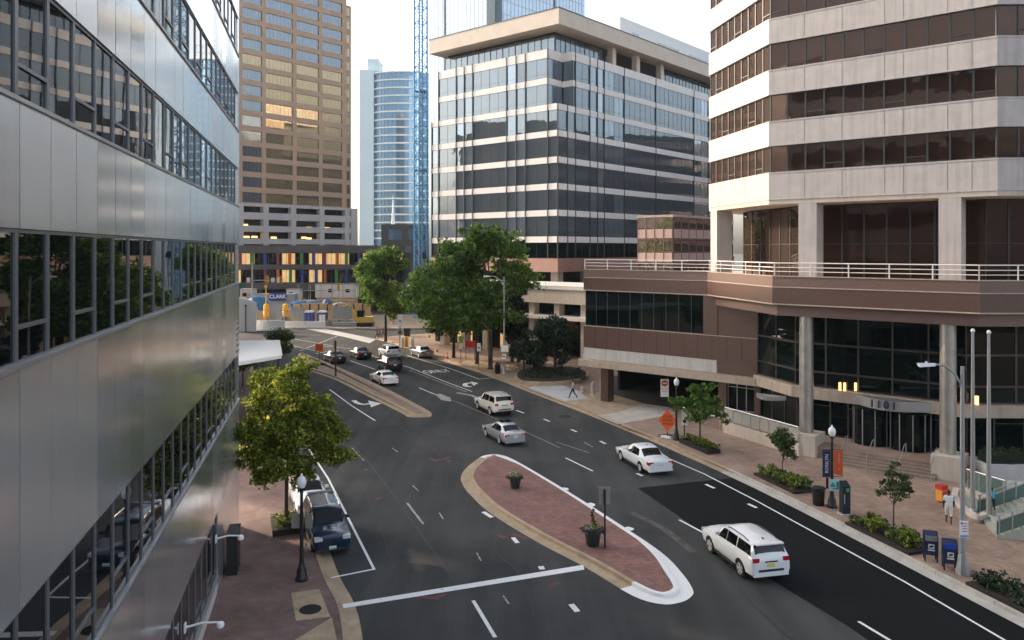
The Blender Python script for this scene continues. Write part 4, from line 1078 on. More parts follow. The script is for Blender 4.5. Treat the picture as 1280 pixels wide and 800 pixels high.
# unseen blocks added to shade the street and darken the mirror glass reflections
def unseen_block(label,fp,h,wm,sm,fh=4.0,band=2.0):
    t=thing('office_building',label,'office building',(fp[0][0],fp[0][1],0)); mb=MB(); mb.prism(fp,0,h,0); mb.build('wall',wm,t)
    c=(sum(p[0] for p in fp)/len(fp),sum(p[1] for p in fp)/len(fp)); so=-1 if dist(offset(fp,1,True)[0],c)<dist(fp[0],c) else 1
    mb=MB(); k=0
    while 1.2+fh*k+band<h+.5: mb.prism(offset(fp,.15*so,True),1.2+fh*k,1.2+fh*k+band,0); k+=1
    mb.build('spandrel_band',sm,t); return t
nb1=unseen_block('added unseen block shading the street with a white corrugated canopy just beyond the metal office',[(-22.2,60),(-36,97),(-51,97),(-38,60)],34,M['glass_bronze_dark'],M['tower_conc'])
unseen_block('added unseen dark brown block darkening the mirror glass behind the metal office',[(-50,103),(-50,126),(-80,126),(-80,103)],40,M['glass_dark'],M['granite'],3.8,1.3)
unseen_block('added unseen brown block darkening the mirror glass behind the octagonal tower',[(58,104),(64,200),(95,200),(95,104)],38,M['glass_dark'],M['granite_lite'],3.8,1.4)
cp=[(-22.6,53.5),(-18.1,62.0),(-21.2,72.0),(-27.5,71.0)]
mb=MB(); bq=[(x,y,5.45) for x,y in cp]; mb.hexa(bq+[(x,y,z+.24) for x,y,z in bq],0)
for i in range(24):
    t=(i+.5)/24
    p0=[cp[0][k]+(cp[3][k]-cp[0][k])*t for k in (0,1)]; p1=[cp[1][k]+(cp[2][k]-cp[1][k])*t for k in (0,1)]
    mb.tube([(p0[0],p0[1],5.72),(p1[0],p1[1],5.70)],.09,5)
mb.build('canopy',M['white'],nb1)
for x,y in ((-21.6,57.0),(-20.2,62.0),(-22.6,69.5)):
    mb=MB(); mb.tube([(x,y,.12),(x,y,5.5)],.13,10); mb.build('canopy_post',M['metal_dark'],nb1)
# =================================================================== TREES AND PLANTING
def leaves_mb(rng, clumps, per, size, flat=.35):
    mb=MB(); 
    for (cx,cy,cz,r) in clumps:
        for _ in range(per):
            u=rng.gauss(0,1),rng.gauss(0,1),rng.gauss(0,1)
            l=math.sqrt(sum(a*a for a in u)) or 1; k=r*(rng.random()**.45)
            p=Vector((cx+u[0]/l*k,cy+u[1]/l*k,cz+u[2]/l*k*.62))
            n=Vector((rng.gauss(0,1),rng.gauss(0,1),rng.gauss(0,1)+.9)).normalized()
            t=n.orthogonal().normalized(); t.rotate(Matrix.Rotation(rng.random()*6.28,3,n)) ; b=n.cross(t)
            s=size*rng.uniform(.55,1.25)
            q=[p-t*s,p+b*s*.55+n*s*.12,p+t*s,p-b*s*.55+n*s*.12]
            i=len(mb.v); mb.v.extend([tuple(x) for x in q]); mb.f.append((i,i+1,i+2,i+3)); mb.m.append(0)
    return mb
def tree(name,label,loc,blobs,trunk_h,trunk_r,nclump,per,size,lm,seed,group=None,clump_r=.55,lean=(0,0),cat='tree'):
    """blobs: (x,y,z,r) lobes of the crown in local metres; limbs run from the trunk to each lobe"""
    rng=random.Random(seed)
    t=thing(name,label,cat,loc,0,group)
    tb=MB(); top=(lean[0],lean[1],trunk_h)
    tb.tube([(0,0,0),(0,0,.15),(lean[0]*.4,lean[1]*.4,trunk_h*.5),top],[trunk_r*1.5,trunk_r*1.05,trunk_r*.9,trunk_r*.75],8)
    zmax=max(b[2]+b[3]*.4 for b in blobs); cxm=sum(b[0] for b in blobs)/len(blobs); cym=sum(b[1] for b in blobs)/len(blobs)
    lead=[top,((top[0]+cxm)/2+.1,(top[1]+cym)/2,(trunk_h+zmax)/2),(cxm,cym,zmax)]
    tb.tube(lead,[trunk_r*.75,trunk_r*.45,trunk_r*.12],6)
    clumps=[]
    tot=sum(b[3]**2 for b in blobs)
    for (x,y,z,r) in blobs:
        a=rng.uniform(0,.55); st=Vector(lead[0]).lerp(Vector(lead[1]),a); e=Vector((x,y,z)); m_=st.lerp(e,.5)+Vector((0,0,.12*r))
        tb.tube([st,m_,e],[trunk_r*.42,trunk_r*.26,trunk_r*.08],5)
        n=max(2,int(nclump*r*r/tot))
        for _ in range(n):
            u=Vector((rng.gauss(0,1),rng.gauss(0,1),rng.gauss(0,1)*.8+.15)).normalized(); k=r*(rng.uniform(.35,1.08))
            c=e+Vector((u.x*k,u.y*k,u.z*k*.72)); cr=clump_r*rng.uniform(.6,1.3)
            clumps.append((c.x,c.y,c.z,cr))
            if rng.random()<.35: tb.tube([e,e.lerp(c,.6)+Vector((0,0,.05)),c],[trunk_r*.09,trunk_r*.06,trunk_r*.03],4)
    tb.build('trunk',M['bark'],t,world=False,smooth=True)
    leaves_mb(rng,clumps,per,size).build('crown',lm,t,world=False)
    return t
def lobes(rng,w,h,z0,n,r0,r1,depth=None):
    """crown lobes filling an egg of width w and height h whose lowest leaves hang at z0"""
    out=[]; depth=depth or w
    for i in range(n):
        for _ in range(60):
            x,y,z=rng.uniform(-1,1),rng.uniform(-1,1),rng.uniform(-1,1)
            if x*x+y*y+z*z<1 and x*x+y*y+z*z>.12: break
        r=rng.uniform(r0,r1); k=1-max(0,z)*.35
        out.append((x*(w/2-r*.75)*k,y*(depth/2-r*.75)*k,z0+h/2+z*(h/2-r*.6),r))
    return out
rg=random.Random(5)
# street tree beside the metal office (lit from the gap up the street)
tx=G(358,664)
tree('street_tree','sunlit yellow green street tree in a brick planter beside the metal office',(tx[0],tx[1],.13),
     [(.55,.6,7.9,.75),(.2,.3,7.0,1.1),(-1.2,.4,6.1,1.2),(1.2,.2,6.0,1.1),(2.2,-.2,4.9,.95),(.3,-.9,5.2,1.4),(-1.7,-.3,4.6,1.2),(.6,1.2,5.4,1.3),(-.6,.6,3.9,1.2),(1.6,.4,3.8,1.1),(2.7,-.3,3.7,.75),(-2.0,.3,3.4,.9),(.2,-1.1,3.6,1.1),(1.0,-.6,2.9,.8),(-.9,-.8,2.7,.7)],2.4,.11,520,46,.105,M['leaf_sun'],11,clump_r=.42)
bx=(-17.0,47.9); bd=thing('tree_planter','low dark planter of bright green ground cover under the sunlit street tree','planter',(tx[0]-.1,tx[1]+.1,.13))
def planter_bed(t,L,Wd,h,rot,lm,n,size,seed,hh=.35,flowers=None,solid=True):
    rng=random.Random(seed); ca,sa=math.cos(rot),math.sin(rot)
    mb=MB(); mb.box((0,0,h/2),(L,Wd,h),0,rot)
    mb.build('soil' if not solid else 'planter_box',M['soil'],t,world=False)
    cl=[]
    for i in range(n):
        u,v=rng.uniform(-.5,.5)*(L-.3),rng.uniform(-.5,.5)*(Wd-.3); cl.append((u*ca-v*sa,u*sa+v*ca,h+hh*rng.uniform(.3,.9),.26))
    o=leaves_mb(rng,cl,26,size).build('ground_cover',lm,t,world=False); tag(o,kind='stuff')
    return t
planter_bed(bd,2.2,1.3,.30,R(-70),M['shrub'],26,.085,3,.3)
# small leafy tree and shrubs by the far corner of that block
x,y=G(343,470); 
tree('street_tree','small leafy tree at the far corner past the white canopy',(-25.5,86.0,.13),lobes(rg,3.2,4.6,1.2,8,.7,1.1),1.5,.08,90,30,.16,M['leaf_olive'],21)
tree('street_tree','dark bushy tree behind the white canopy of the metal office',(-27.3,80.0,.13),lobes(rg,3.6,4.2,.8,8,.8,1.1),1.3,.09,90,30,.16,M['leaf_mid'],22)
tree('street_tree','sparse street tree between the yellow bannered lamp and the white canopy',(-16.9,54.5,.13),lobes(rg,3.6,4.4,1.9,9,.8,1.2),2.1,.09,110,30,.15,M['leaf_sun'],23)
# large trees on the pavement up the street (px trunk foot, crown centre/size in photo px)
def street_tree(px,py,cx,x0,x1,y0,y1,lm,seed,label,nl=16,ncl=300,per=34,size=.24,name='street_tree',r=.22,depth=None):
    X,Y=G(px,py,.13); w=(x1-x0)*Y/F; z0=ZY(y1,Y)-.13; z1=ZY(y0,Y)-.13; offx=(cx-px)*Y/F
    rng=random.Random(seed); L=[(a+offx,b,c,d) for a,b,c,d in lobes(rng,w,z1-z0,z0,nl,w*.13,w*.21,depth)]
    return tree(name,label,(X,Y,.13),L,max(1.6,z0+(z1-z0)*.18),r,ncl,per,size,lm,seed,'street trees along the right pavement',clump_r=w*.075)
street_tree(482,427,481,436,525,302,402,M['leaf_mid'],31,'round green street tree at the far corner beside two walking people',20,420)
street_tree(567,447,549,488,612,316,422,M['leaf_mid'],32,'green street tree shading the parked grey sedan',20,400)
street_tree(613,461,604,522,660,264,425,M['leaf_mid'],33,'tallest street tree with a broad green crown in front of the glass office',30,620,38,.27,r=.28)
street_tree(596,455,566,486,622,345,428,M['leaf_mid'],34,'low spreading street tree between the tallest tree and the parked grey sedan',14,220)
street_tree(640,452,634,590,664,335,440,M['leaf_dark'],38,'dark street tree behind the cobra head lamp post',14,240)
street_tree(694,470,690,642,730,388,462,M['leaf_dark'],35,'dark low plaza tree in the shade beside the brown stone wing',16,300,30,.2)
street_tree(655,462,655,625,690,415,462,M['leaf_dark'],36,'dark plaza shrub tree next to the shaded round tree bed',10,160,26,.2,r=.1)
X,Y=G(694,470,.13)
pb=thing('raised_bed','curved concrete edged bed of dark ground cover below the plaza tree','planting bed',(X,Y,.13))
mb=MB(); bed=[(-4.0+0,-5.2),(-2.2,-6.3),(.5,-5.9),(2.8,-3.8),(3.6,0),(2,4),(-3,3),(-4.4,-1)]
bs=smooth_loop(bed,3); mb.prism(bs,0,.42,0); mb.build('bed_edge',M['tan_conc'],pb,world=False)
rng=random.Random(8); sib=-1 if dist(offset(bs,1,True)[0],(0,0))<dist(bs[0],(0,0)) else 1
mb=MB(); mb.prism(offset(bs,-.25*sib,True),.3,.47,0); mb.build('soil',M['soil'],pb,world=False)
tag(leaves_mb(rng,[(rng.uniform(-3.4,2.8),rng.uniform(-5,2.6),.6,.4) for _ in range(60)],26,.12).build('ground_cover',M['shrub_dark'],pb,world=False),kind='stuff')
# young trees in kerbside beds on the right
X,Y=G(875,557,.13); rng=random.Random(41)
tree('street_tree','spreading dark green tree in the kerbside bed beside the orange diamond sign',(X,Y,.13),
     [(-.1,0,3.3,.9),(-.9,.2,2.9,.8),(.8,-.1,2.9,.85),(-1.5,0,3.0,.5),(1.5,.1,2.2,.55),(.2,.6,2.5,.8),(.1,-.6,2.6,.8),(.5,0,4.1,.5),(-.4,.2,3.9,.5),(1.7,0,1.8,.35),(-.5,-.4,2.0,.5),(-1.9,0,3.3,.25)],1.5,.07,120,34,.12,M['leaf_mid'],41,'young trees in kerbside beds',clump_r=.33)
X,Y=G(978,600,.13)
tree('young_tree','slender olive green sapling in the bed in front of the ramp',(X,Y,.13),lobes(random.Random(42),1.9,2.6,.75,12,.3,.5),1.0,.045,110,30,.085,M['leaf_olive'],42,'young trees in kerbside beds',clump_r=.22)
X,Y=G(1117,662,.13)
tree('young_tree','thin airy sapling in the bed before the entrance steps',(X,Y,.13),lobes(random.Random(43),1.7,2.4,.85,11,.28,.42)+[(0,0,3.2,.25),(-.1,0,2.9,.3)],1.1,.04,80,28,.08,M['leaf_olive'],43,'young trees in kerbside beds',clump_r=.2)
kt=unit(G(1180,724),G(924,596)); krot=math.atan2(kt[1],kt[0]); kt2=unit(G(924,596),G(822,551)); krot2=math.atan2(kt2[1],kt2[0])
for (px,py,L,Wd,n,lm,lab,rt_,hh) in ((874,560,3.6,1.0,40,'shrub','dark boxed bed of yellow green plants under the spreading dark green tree',krot2,.4),
        (980,604,4.0,1.5,56,'shrub','bed of bright yellow green plants around the slender olive sapling',krot,.55),
        (1111,672,4.2,1.6,60,'shrub','bed of yellow and dark green plants around the thin airy sapling',krot,.55),
        (1272,752,3.6,1.4,40,'shrub_dark','bed of dark low shrubs beside the pavement near the steel street lamp',krot,.45)):
    X,Y=G(px,py,.13); t=thing('planting_bed',lab,'planting bed',(X,Y,.13),0,'kerbside planting beds')
    planter_bed(t,L,Wd,.14 if px>900 else .3,rt_,M[lm],n,.10,int(px),hh,solid=px<900)
    rng=random.Random(px); ca,sa=math.cos(rt_),math.sin(rt_)
    tag(leaves_mb(rng,[(u*ca-v*sa,u*sa+v*ca,.45,.3) for u,v in [(rng.uniform(-.5,.5)*L*.9,rng.uniform(-.5,.5)*Wd*.9) for _ in range(16)]],26,.10).build('shrubs',M['shrub_dark'],t,world=False),kind='stuff')
# hedge in a raised planter right of the steps
hd=thing('hedge_planter','clipped dark hedge in a long pale planter right of the entrance steps','hedge',(28.2,46.6,.13))
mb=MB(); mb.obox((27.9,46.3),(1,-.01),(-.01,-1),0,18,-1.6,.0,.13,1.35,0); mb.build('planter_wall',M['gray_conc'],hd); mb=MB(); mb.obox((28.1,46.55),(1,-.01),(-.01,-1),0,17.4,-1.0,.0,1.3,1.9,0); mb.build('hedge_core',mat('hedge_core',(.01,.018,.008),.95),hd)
rng=random.Random(77); tag(leaves_mb(rng,[(28.2+rng.uniform(0,17),47.1+rng.uniform(-.45,.5),rng.uniform(1.4,2.0),.3) for _ in range(300)],30,.09).build('hedge',M['shrub_dark'],hd),kind='stuff')

# =================================================================== VEHICLES
def lerp(a,b,t): return a+(b-a)*t
def make_car(name,label,spec,paintm,group=None,glass_m=None):
    """x forward, y left, origin on the ground under the middle of the car"""
    L,Wd,H=spec['L'],spec['W'],spec['H']; hw=Wd/2; r=spec['r']; kind=spec['kind']
    t=thing(name,label,spec.get('cat','car'),(0,0,0),0,group)
    # stations front to rear: (x, zb, zbelt, ztop, half width, half width at top)
    stn=spec['st']
    X_=[q[0] for q in stn]; n_=len(stn)
    def slopes(k):      # monotone cubic through the stations, so that the panels flow
        dl=[(stn[i+1][k]-stn[i][k])/(X_[i+1]-X_[i]) for i in range(n_-1)]; m=[dl[0]]
        for i in range(1,n_-1): m.append(0 if dl[i-1]*dl[i]<=0 else 2*dl[i-1]*dl[i]/(dl[i-1]+dl[i]))
        return m+[dl[-1]]
    SL=[None]+[slopes(k) for k in range(1,6)]
    def st_at(x):
        x=min(X_[0],max(X_[-1],x))
        for i in range(n_-1):
            if X_[i]>=x>=X_[i+1]:
                h=X_[i+1]-X_[i]; t_=(x-X_[i])/h; out=[x]
                for k in range(1,6):
                    p0,p1,m0,m1=stn[i][k],stn[i+1][k],SL[k][i]*h,SL[k][i+1]*h
                    out.append((2*t_**3-3*t_*t_+1)*p0+(t_**3-2*t_*t_+t_)*m0+(-2*t_**3+3*t_*t_)*p1+(t_**3-t_*t_)*m1)
                return tuple(out)
        return stn[-1]
    def prof(s):
        x,zb,zbl,zt,h,ht=s
        zm=zb+(zbl-zb)*.52
        return [(0,zb),(h*.82,zb),(h*.95,zb+.10),(h*1.0,zm-.05),(h*.985,zbl-.09),(h*.945,zbl),(ht,zt-.055),(ht*.80,zt),(0,zt+.02)]
    def surf(x,q,side):
        p=prof(st_at(x)); i=min(int(q),7); f=q-i
        y=lerp(p[i][0],p[i+1][0],f); z=lerp(p[i][1],p[i+1][1],f); return Vector((x,y*side,z))
    xs=[]
    for a,b in zip(stn,stn[1:]):
        k=max(1,int((a[0]-b[0])/.10)); xs+= [lerp(a[0],b[0],i/k) for i in range(k)]
    xs.append(stn[-1][0])
    bm=MB(); rows_=[]
    for x in xs:
        p=prof(st_at(x)); ring_=[(x,y,z) for y,z in p]+[(x,-y,z) for y,z in reversed(p[1:-1])]
        rows_.append(ring_)
    n=len(rows_[0])
    for rr in rows_: bm.v.extend(rr)
    for i in range(len(rows_)-1):
        for j in range(n):
            j2=(j+1)%n; bm.f.append((i*n+j,i*n+j2,(i+1)*n+j2,(i+1)*n+j)); bm.m.append(0)
    bm.f.append(tuple(reversed(range(n)))); bm.m.append(0)
    e=(len(rows_)-1)*n; bm.f.append(tuple(range(e,e+n))); bm.m.append(0)
    body=bm.build('body',[paintm,M['plastic']],t,world=False)
    bmm=bmesh.new(); bmm.from_mesh(body.data); bmesh.ops.recalc_face_normals(bmm,faces=bmm.faces); bmm.to_mesh(body.data); bmm.free()
    # wheel arches cut into the body
    wx=[spec['wb']/2+spec.get('wo',0),-spec['wb']/2+spec.get('wo',0)]
    cutters=[]
    cm=MB()
    for x in wx:
        for s in (1,-1):
            k=22; b=len(cm.v); ra=r*1.14
            for yy in (hw*.62*s,hw*1.25*s):
                for j in range(k): an=2*math.pi*j/k; cm.v.append((x+ra*math.cos(an),yy,r+.02+ra*math.sin(an)))
            for j in range(k):
                j2=(j+1)%k; cm.f.append((b+j,b+j2,b+k+j2,b+k+j)); cm.m.append(0)
            cm.f.append(tuple(b+j for j in reversed(range(k)))); cm.m.append(0); cm.f.append(tuple(b+k+j for j in range(k))); cm.m.append(0)
    cut=cm.build('cutter',M['plastic'],None)
    b2=bmesh.new(); b2.from_mesh(cut.data); bmesh.ops.recalc_face_normals(b2,faces=b2.faces); b2.to_mesh(cut.data); b2.free()
    md=body.modifiers.new('arches','BOOLEAN'); md.object=cut; md.operation='DIFFERENCE'; md.solver='EXACT'
    try: md.material_mode='TRANSFER'
    except Exception: pass
    dg=bpy.context.evaluated_depsgraph_get(); nm=bpy.data.meshes.new_from_object(body.evaluated_get(dg)); body.modifiers.clear()
    old=body.data; body.data=nm; bpy.data.meshes.remove(old)
    cd_=cut.data; bpy.data.objects.remove(cut); bpy.data.meshes.remove(cd_)
    nm.polygons.foreach_set('use_smooth',[True]*len(nm.polygons)); nm.set_sharp_from_angle(angle=R(32))
    nm.name='body'
    if len(nm.materials)==0: nm.materials.append(paintm)
    # patches lying on the body surface
    def patch(name_,m_,x0f,x1f,q0,q1,sides,off=.012,nx=8,nq=4,par=None,bot=None):
        """x0f/x1f: functions of q giving the front and rear edge"""
        mb=MB()
        for sgn in sides:
            P=[]
            for j in range(nq+1):
                q=lerp(q0,q1,j/nq); a,b_=x0f((q-q0)/(q1-q0)),x1f((q-q0)/(q1-q0))
                P.append([surf(lerp(a,b_,i/nx),q,sgn) for i in range(nx+1)])
            N=[[None]*(nx+1) for _ in range(nq+1)]
            for j in range(nq+1):
                for i in range(nx+1):
                    du=P[j][min(i+1,nx)]-P[j][max(i-1,0)]; dv=P[min(j+1,nq)][i]-P[max(j-1,0)][i]
                    nn=du.cross(dv); nn.normalize() if nn.length>0 else None
                    c=P[j][i]-Vector((0,0,H*.45))
                    if nn.dot(c)<0: nn=-nn
                    N[j][i]=nn
            b=len(mb.v)
            for j in range(nq+1):
                for i in range(nx+1): mb.v.append(tuple(P[j][i]+N[j][i]*off))
            for j in range(nq):
                for i in range(nx):
                    f=(b+j*(nx+1)+i,b+j*(nx+1)+i+1,b+(j+1)*(nx+1)+i+1,b+(j+1)*(nx+1)+i)
                    v0,v1,v2=(Vector(mb.v[k]) for k in f[:3])
                    if (v1-v0).cross(v2-v0).dot(N[j][i])<0: f=f[::-1]
                    mb.f.append(f); mb.m.append(0)
        return mb.build(name_,m_,par or t,world=False,smooth=True)
    xc,xr,xe,xt=spec['cowl'],spec['roof0'],spec['roof1'],spec['tail']
    gm=glass_m or M['car_glass']; pil=.06
    # side windows: front edge follows the windscreen pillar, rear edge the back pillar
    xb=spec['bp']
    fr=lambda u: lerp(xc-.38,xr-.10,u); b1=lambda u: xb+.025
    b2_=lambda u: xb-.025; rr_=spec['rw']; rf=lambda u: lerp(rr_[0],rr_[1],u)
    for sgn in (1,-1):
        patch('side_window',gm,fr,b1,5.06,5.90,(sgn,)); patch('side_window',gm,b2_,rf,5.06,5.90,(sgn,))
        if 'qw' in spec: a,b_=spec['qw']; patch('quarter_window',gm,lambda u:lerp(a[0],a[1],u),lambda u:lerp(b_[0],b_[1],u),5.08,5.90,(sgn,),nx=3)
    def band(name_,xa,xb_,qa=6.08):
        # glass across the full width, one mesh
        mb=MB(); nx=6; Q=[5.55,6.0,6.5,7,7.5,8]
        Q=[q for q in [qa,6.6,7.0,7.5,8.0]]
        cols=[(q,1) for q in Q]+[(q,-1) for q in reversed(Q[:-1])]
        pts=[[surf(lerp(xa,xb_,i/nx),q,s) for q,s in cols] for i in range(nx+1)]
        up=Vector((1 if xa>0 and xb_>-0.2 and name_=='windscreen' else -1,0,1)).normalized()
        b=len(mb.v); m_=len(cols)
        for row in pts:
            for p in row: mb.v.append(tuple(p+up*.012))
        for i in range(nx):
            for j in range(m_-1):
                f=(b+i*m_+j,b+i*m_+j+1,b+(i+1)*m_+j+1,b+(i+1)*m_+j)
                v0,v1,v2=(Vector(mb.v[k]) for k in f[:3])
                if (v1-v0).cross(v2-v0).dot(up)<0: f=f[::-1]
                mb.f.append(f); mb.m.append(0)
        return mb.build(name_,gm,t,world=False,smooth=True)
    band('windscreen',xc-.05,xr+.06); band('rear_window',xe-.05,xt+.04)
    # doors as slightly raised skins with handles
    zsill=1.45
    dx=[(xc-.25,xb+.02),(xb-.02,spec['door_end'])]
    for sgn in (1,-1):
        for k,(a,b_) in enumerate(dx):
            if spec.get('coupe') and k==1: continue
            if spec.get('coupe'): b_=spec['door_end']
            d=patch('door',paintm,lambda u:a,lambda u:b_,1.7,4.92,(sgn,),off=.010,nx=10,nq=6)
            hp=surf(b_+.22,4.55,sgn); mb=MB(); mb.box((hp.x,hp.y+.02*sgn,hp.z-.03),(.20,.03,.035),0); mb.build('handle',spec.get('handle',paintm),d,world=False)
    # wheels
    for x in wx:
        for s in (1,-1):
            mb=MB(); ww=.11
            prof_=[(r*.60,-ww),(r*.93,-ww),(r,-ww*.6),(r,ww*.6),(r*.93,ww),(r*.60,ww)]
            k=24
            for (rad,yy) in prof_:
                for j in range(k): an=2*math.pi*j/k; mb.v.append((rad*math.cos(an),yy,rad*math.sin(an)))
            for i in range(len(prof_)-1):
                for j in range(k): j2=(j+1)%k; mb.f.append((i*k+j,i*k+j2,(i+1)*k+j2,(i+1)*k+j)); mb.m.append(0)
            mb.f.append(tuple(j for j in reversed(range(k)))); mb.m.append(0); mb.f.append(tuple((len(prof_)-1)*k+j for j in range(k))); mb.m.append(0)
            tb=mb.build('wheel',M['tyre'],t,world=False,smooth=True); tb.location=(x,s*(hw-.135),r)
            mb=MB(); ns=spec.get('spokes',5); y=(ww+.004)*s
            for j in range(ns):
                an=2*math.pi*j/ns; ca,sa=math.cos(an),math.sin(an)
                w0,w1=.045,.065; q=[]
                for rad,w_ in ((.04,w0),(r*.60,w1)):
                    for sg in (-1,1): q.append((rad*ca-sg*w_*sa,rad*sa+sg*w_*ca))
                q=[q[0],q[1],q[3],q[2]]
                mb.hexa([(a_,min(y-.02*s,y+.015*s),b__) for a_,b__ in q]+[(a_,max(y-.02*s,y+.015*s),b__) for a_,b__ in q],0)
            for rad0,rad1 in ((r*.56,r*.66),(0,.07)):
                b=len(mb.v)
                for rad in (max(rad0,.001),rad1):
                    for j in range(k): an=2*math.pi*j/k; mb.v.append((rad*math.cos(an),y+.018*s,rad*math.sin(an)))
                for j in range(k): j2=(j+1)%k; f=(b+j,b+j2,b+k+j2,b+k+j); mb.f.append(f if s<0 else f[::-1]); mb.m.append(0)
            mb.build('rim',M['rim'],tb,world=False)
    # lamps, plates, mirrors, trim
    F0,R0=stn[0][0],stn[-1][0]
    hl=spec['head']; tl=spec['tailz']
    for s in (1,-1):
        mb=MB(); mb.box((F0-.13,s*(hw*.70),hl),(.26,hw*.40,.15),0); mb.build('headlight',M['head'],t,world=False)
        mb=MB(); tw_,th=spec['tl']; mb.box((R0+.155,s*(hw*.915-tw_/2),tl),(.30,tw_,th),0); mb.build('tail_light',M['tail'],t,world=False)
        mp=surf(xc-.55,5.2,s); mb=MB(); mb.box((mp.x+.06,mp.y+s*.13,mp.z+.06),(.12,.20,.14),0); mb.build('wing_mirror',spec.get('mirror',paintm),t,world=False)
    mb=MB(); mb.box((R0-.01,0,spec['pz']),(.03,.32,.15),0); mb.build('number_plate',M[spec.get('plate','plate')],t,world=False)
    mb=MB(); mb.box((F0+.005,0,.46),(.03,.32,.15),0); mb.build('number_plate',M['plate'],t,world=False)
    mb=MB(); mb.box((F0+.0,0,hl-.02),(.05,hw*.9,.13),0); mb.build('grille',M['plastic'],t,world=False)
    zb0=stn[len(stn)//2][1]
    if kind=='suv':
        mb=MB(); mb.box((R0-.002,0,spec['pz']-.22),(.04,hw*1.25,.09),0); mb.build('bumper_insert',M['plastic'],t,world=False)
        mb=MB(); mb.box((R0+.012,0,spec['pz']+.14),(.05,hw*.62,.06),0); mb.build('tailgate_strip',M['chrome'],t,world=False)
    mb=MB(); mb.box((R0+.10,0,zb0+.12),(.24,hw*1.72,.13),0); mb.box((F0-.10,0,zb0+.08),(.24,hw*1.6,.12),0)
    mb.build('bumper_trim',M['plastic'] if spec.get('dark_bumper') else paintm,t,world=False)
    mb=MB()
    for s in (1,-1): mb.box((0,s*(hw*.93),zb0+.03),(spec['wb']-r*2.5,.10,.12),0)
    mb.build('sill_trim',M['plastic'],t,world=False)
    if spec.get('rails'):
        for s in (1,-1):
            p=[surf(lerp(xr-.35,xe+.35,i/5),6.35,s) for i in range(6)]; mb=MB(); mb.tube([(q.x,q.y,q.z+(.07 if 0<i<5 else .01)) for i,q in enumerate(p)],.022,6); mb.build('roof_rail',spec.get('railm',M['plastic']),t,world=False)
    if spec.get('spoiler'):
        p=surf(xe-.02,8,1); mb=MB(); mb.box((xe-.12,0,p.z-.005),(.26,hw*1.35,.05),0); mb.build('spoiler',paintm,t,world=False)
    if spec.get('sunroof'):
        xm=(xr+xe)/2+.25; p=surf(xm,8,1); mb=MB(); mb.box((xm,0,p.z+.004),(.75,hw*.95,.02),0); mb.build('sunroof',gm,t,world=False)
    if spec.get('wiper') is None and kind!='suv':
        p=surf(xt-.2,8,1)
    mb=MB(); p=surf(xe+.35,8,1); mb.box((p.x,0,p.z+.03),(.14,.035,.05),0); mb.build('roof_antenna',spec.get('antm',M['plastic']),t,world=False)
    return t
def sedan(L=4.75,W=1.82,H=1.44,**k):
    h=W/2; a=L/2; b=.92; z0=.24
    s=dict(kind='sedan',L=L,W=W,H=H,r=.325,wb=L*.575,wo=.08,
      st=[(a,.36,.62,.68,h*.72,h*.50),(a-.10,.25,.68,.74,h*.90,h*.62),(a-.45,z0,.76,.83,h*.97,h*.70),(a-1.25,z0,.86,.95,h,h*.74),(a-1.42,z0,.885,.98,h,h*.75),
          (a-2.15,z0,.90,H-.06,h,h*.66),(a-2.5,z0,.91,H-.02,h,h*.67),(a-3.05,z0,.93,H-.04,h,h*.66),(a-3.35,z0,.94,H-.09,h,h*.645),(a-4.0,z0,.95,1.02,h*.98,h*.68),(a-4.35,.26,.93,1.0,h*.95,h*.68),(-a+.10,.28,.90,.97,h*.90,h*.64),(-a,.38,.80,.86,h*.80,h*.6)],
      cowl=a-1.45,roof0=a-2.1,roof1=a-3.35,tail=a-3.98,bp=a-2.55,rw=(a-3.62,a-3.28),door_end=a-3.55,head=.63,tailz=.80,tl=(.36,.17),pz=.72)
    s.update(k); return s
def suv(L=4.7,W=1.86,H=1.72,**k):
    h=W/2; a=L/2; z0=.30
    s=dict(kind='suv',L=L,W=W,H=H,r=.365,wb=L*.585,wo=.02,
      st=[(a,.42,.78,.86,h*.74,h*.52),(a-.10,.32,.86,.94,h*.91,h*.64),(a-.40,z0,.93,1.02,h*.97,h*.72),(a-1.10,z0,1.00,1.10,h,h*.76),(a-1.28,z0,1.02,1.13,h,h*.77),
          (a-1.95,z0,1.08,H-.07,h,h*.76),(a-2.35,z0,1.10,H-.01,h,h*.78),(a-3.3,z0,1.13,H-.01,h,h*.78),(-a+.30,z0,1.15,H-.05,h*.99,h*.76),(-a+.07,.34,1.13,1.19,h*.96,h*.76),(-a+.02,.36,1.0,1.05,h*.94,h*.74),(-a,.45,.92,.96,h*.88,h*.68)],
      cowl=a-1.30,roof0=a-1.92,roof1=-a+.32,tail=-a+.07,bp=a-2.45,rw=(a-3.30,a-3.26),qw=((a-3.36,a-3.34),(-a+.20,-a+.40)),door_end=a-3.25,head=.80,tailz=1.03,tl=(.30,.17),pz=.82,rails=True,spoiler=True,dark_bumper=False)
    s.update(k); return s
white=paint('white_car_paint',(.80,.80,.80)); pearl=paint('warm_white_car_paint',(.74,.69,.62)); silver=paint('silver_car_paint',(.52,.53,.55),.65,.35)
black=paint('black_car_paint',(.008,.009,.010)); navy=paint('navy_car_paint',(.010,.028,.075),.3); grey=paint('grey_car_paint',(.22,.22,.22),.6); dkgrey=paint('charcoal_car_paint',(.02,.022,.024),.3)
CARS=[]
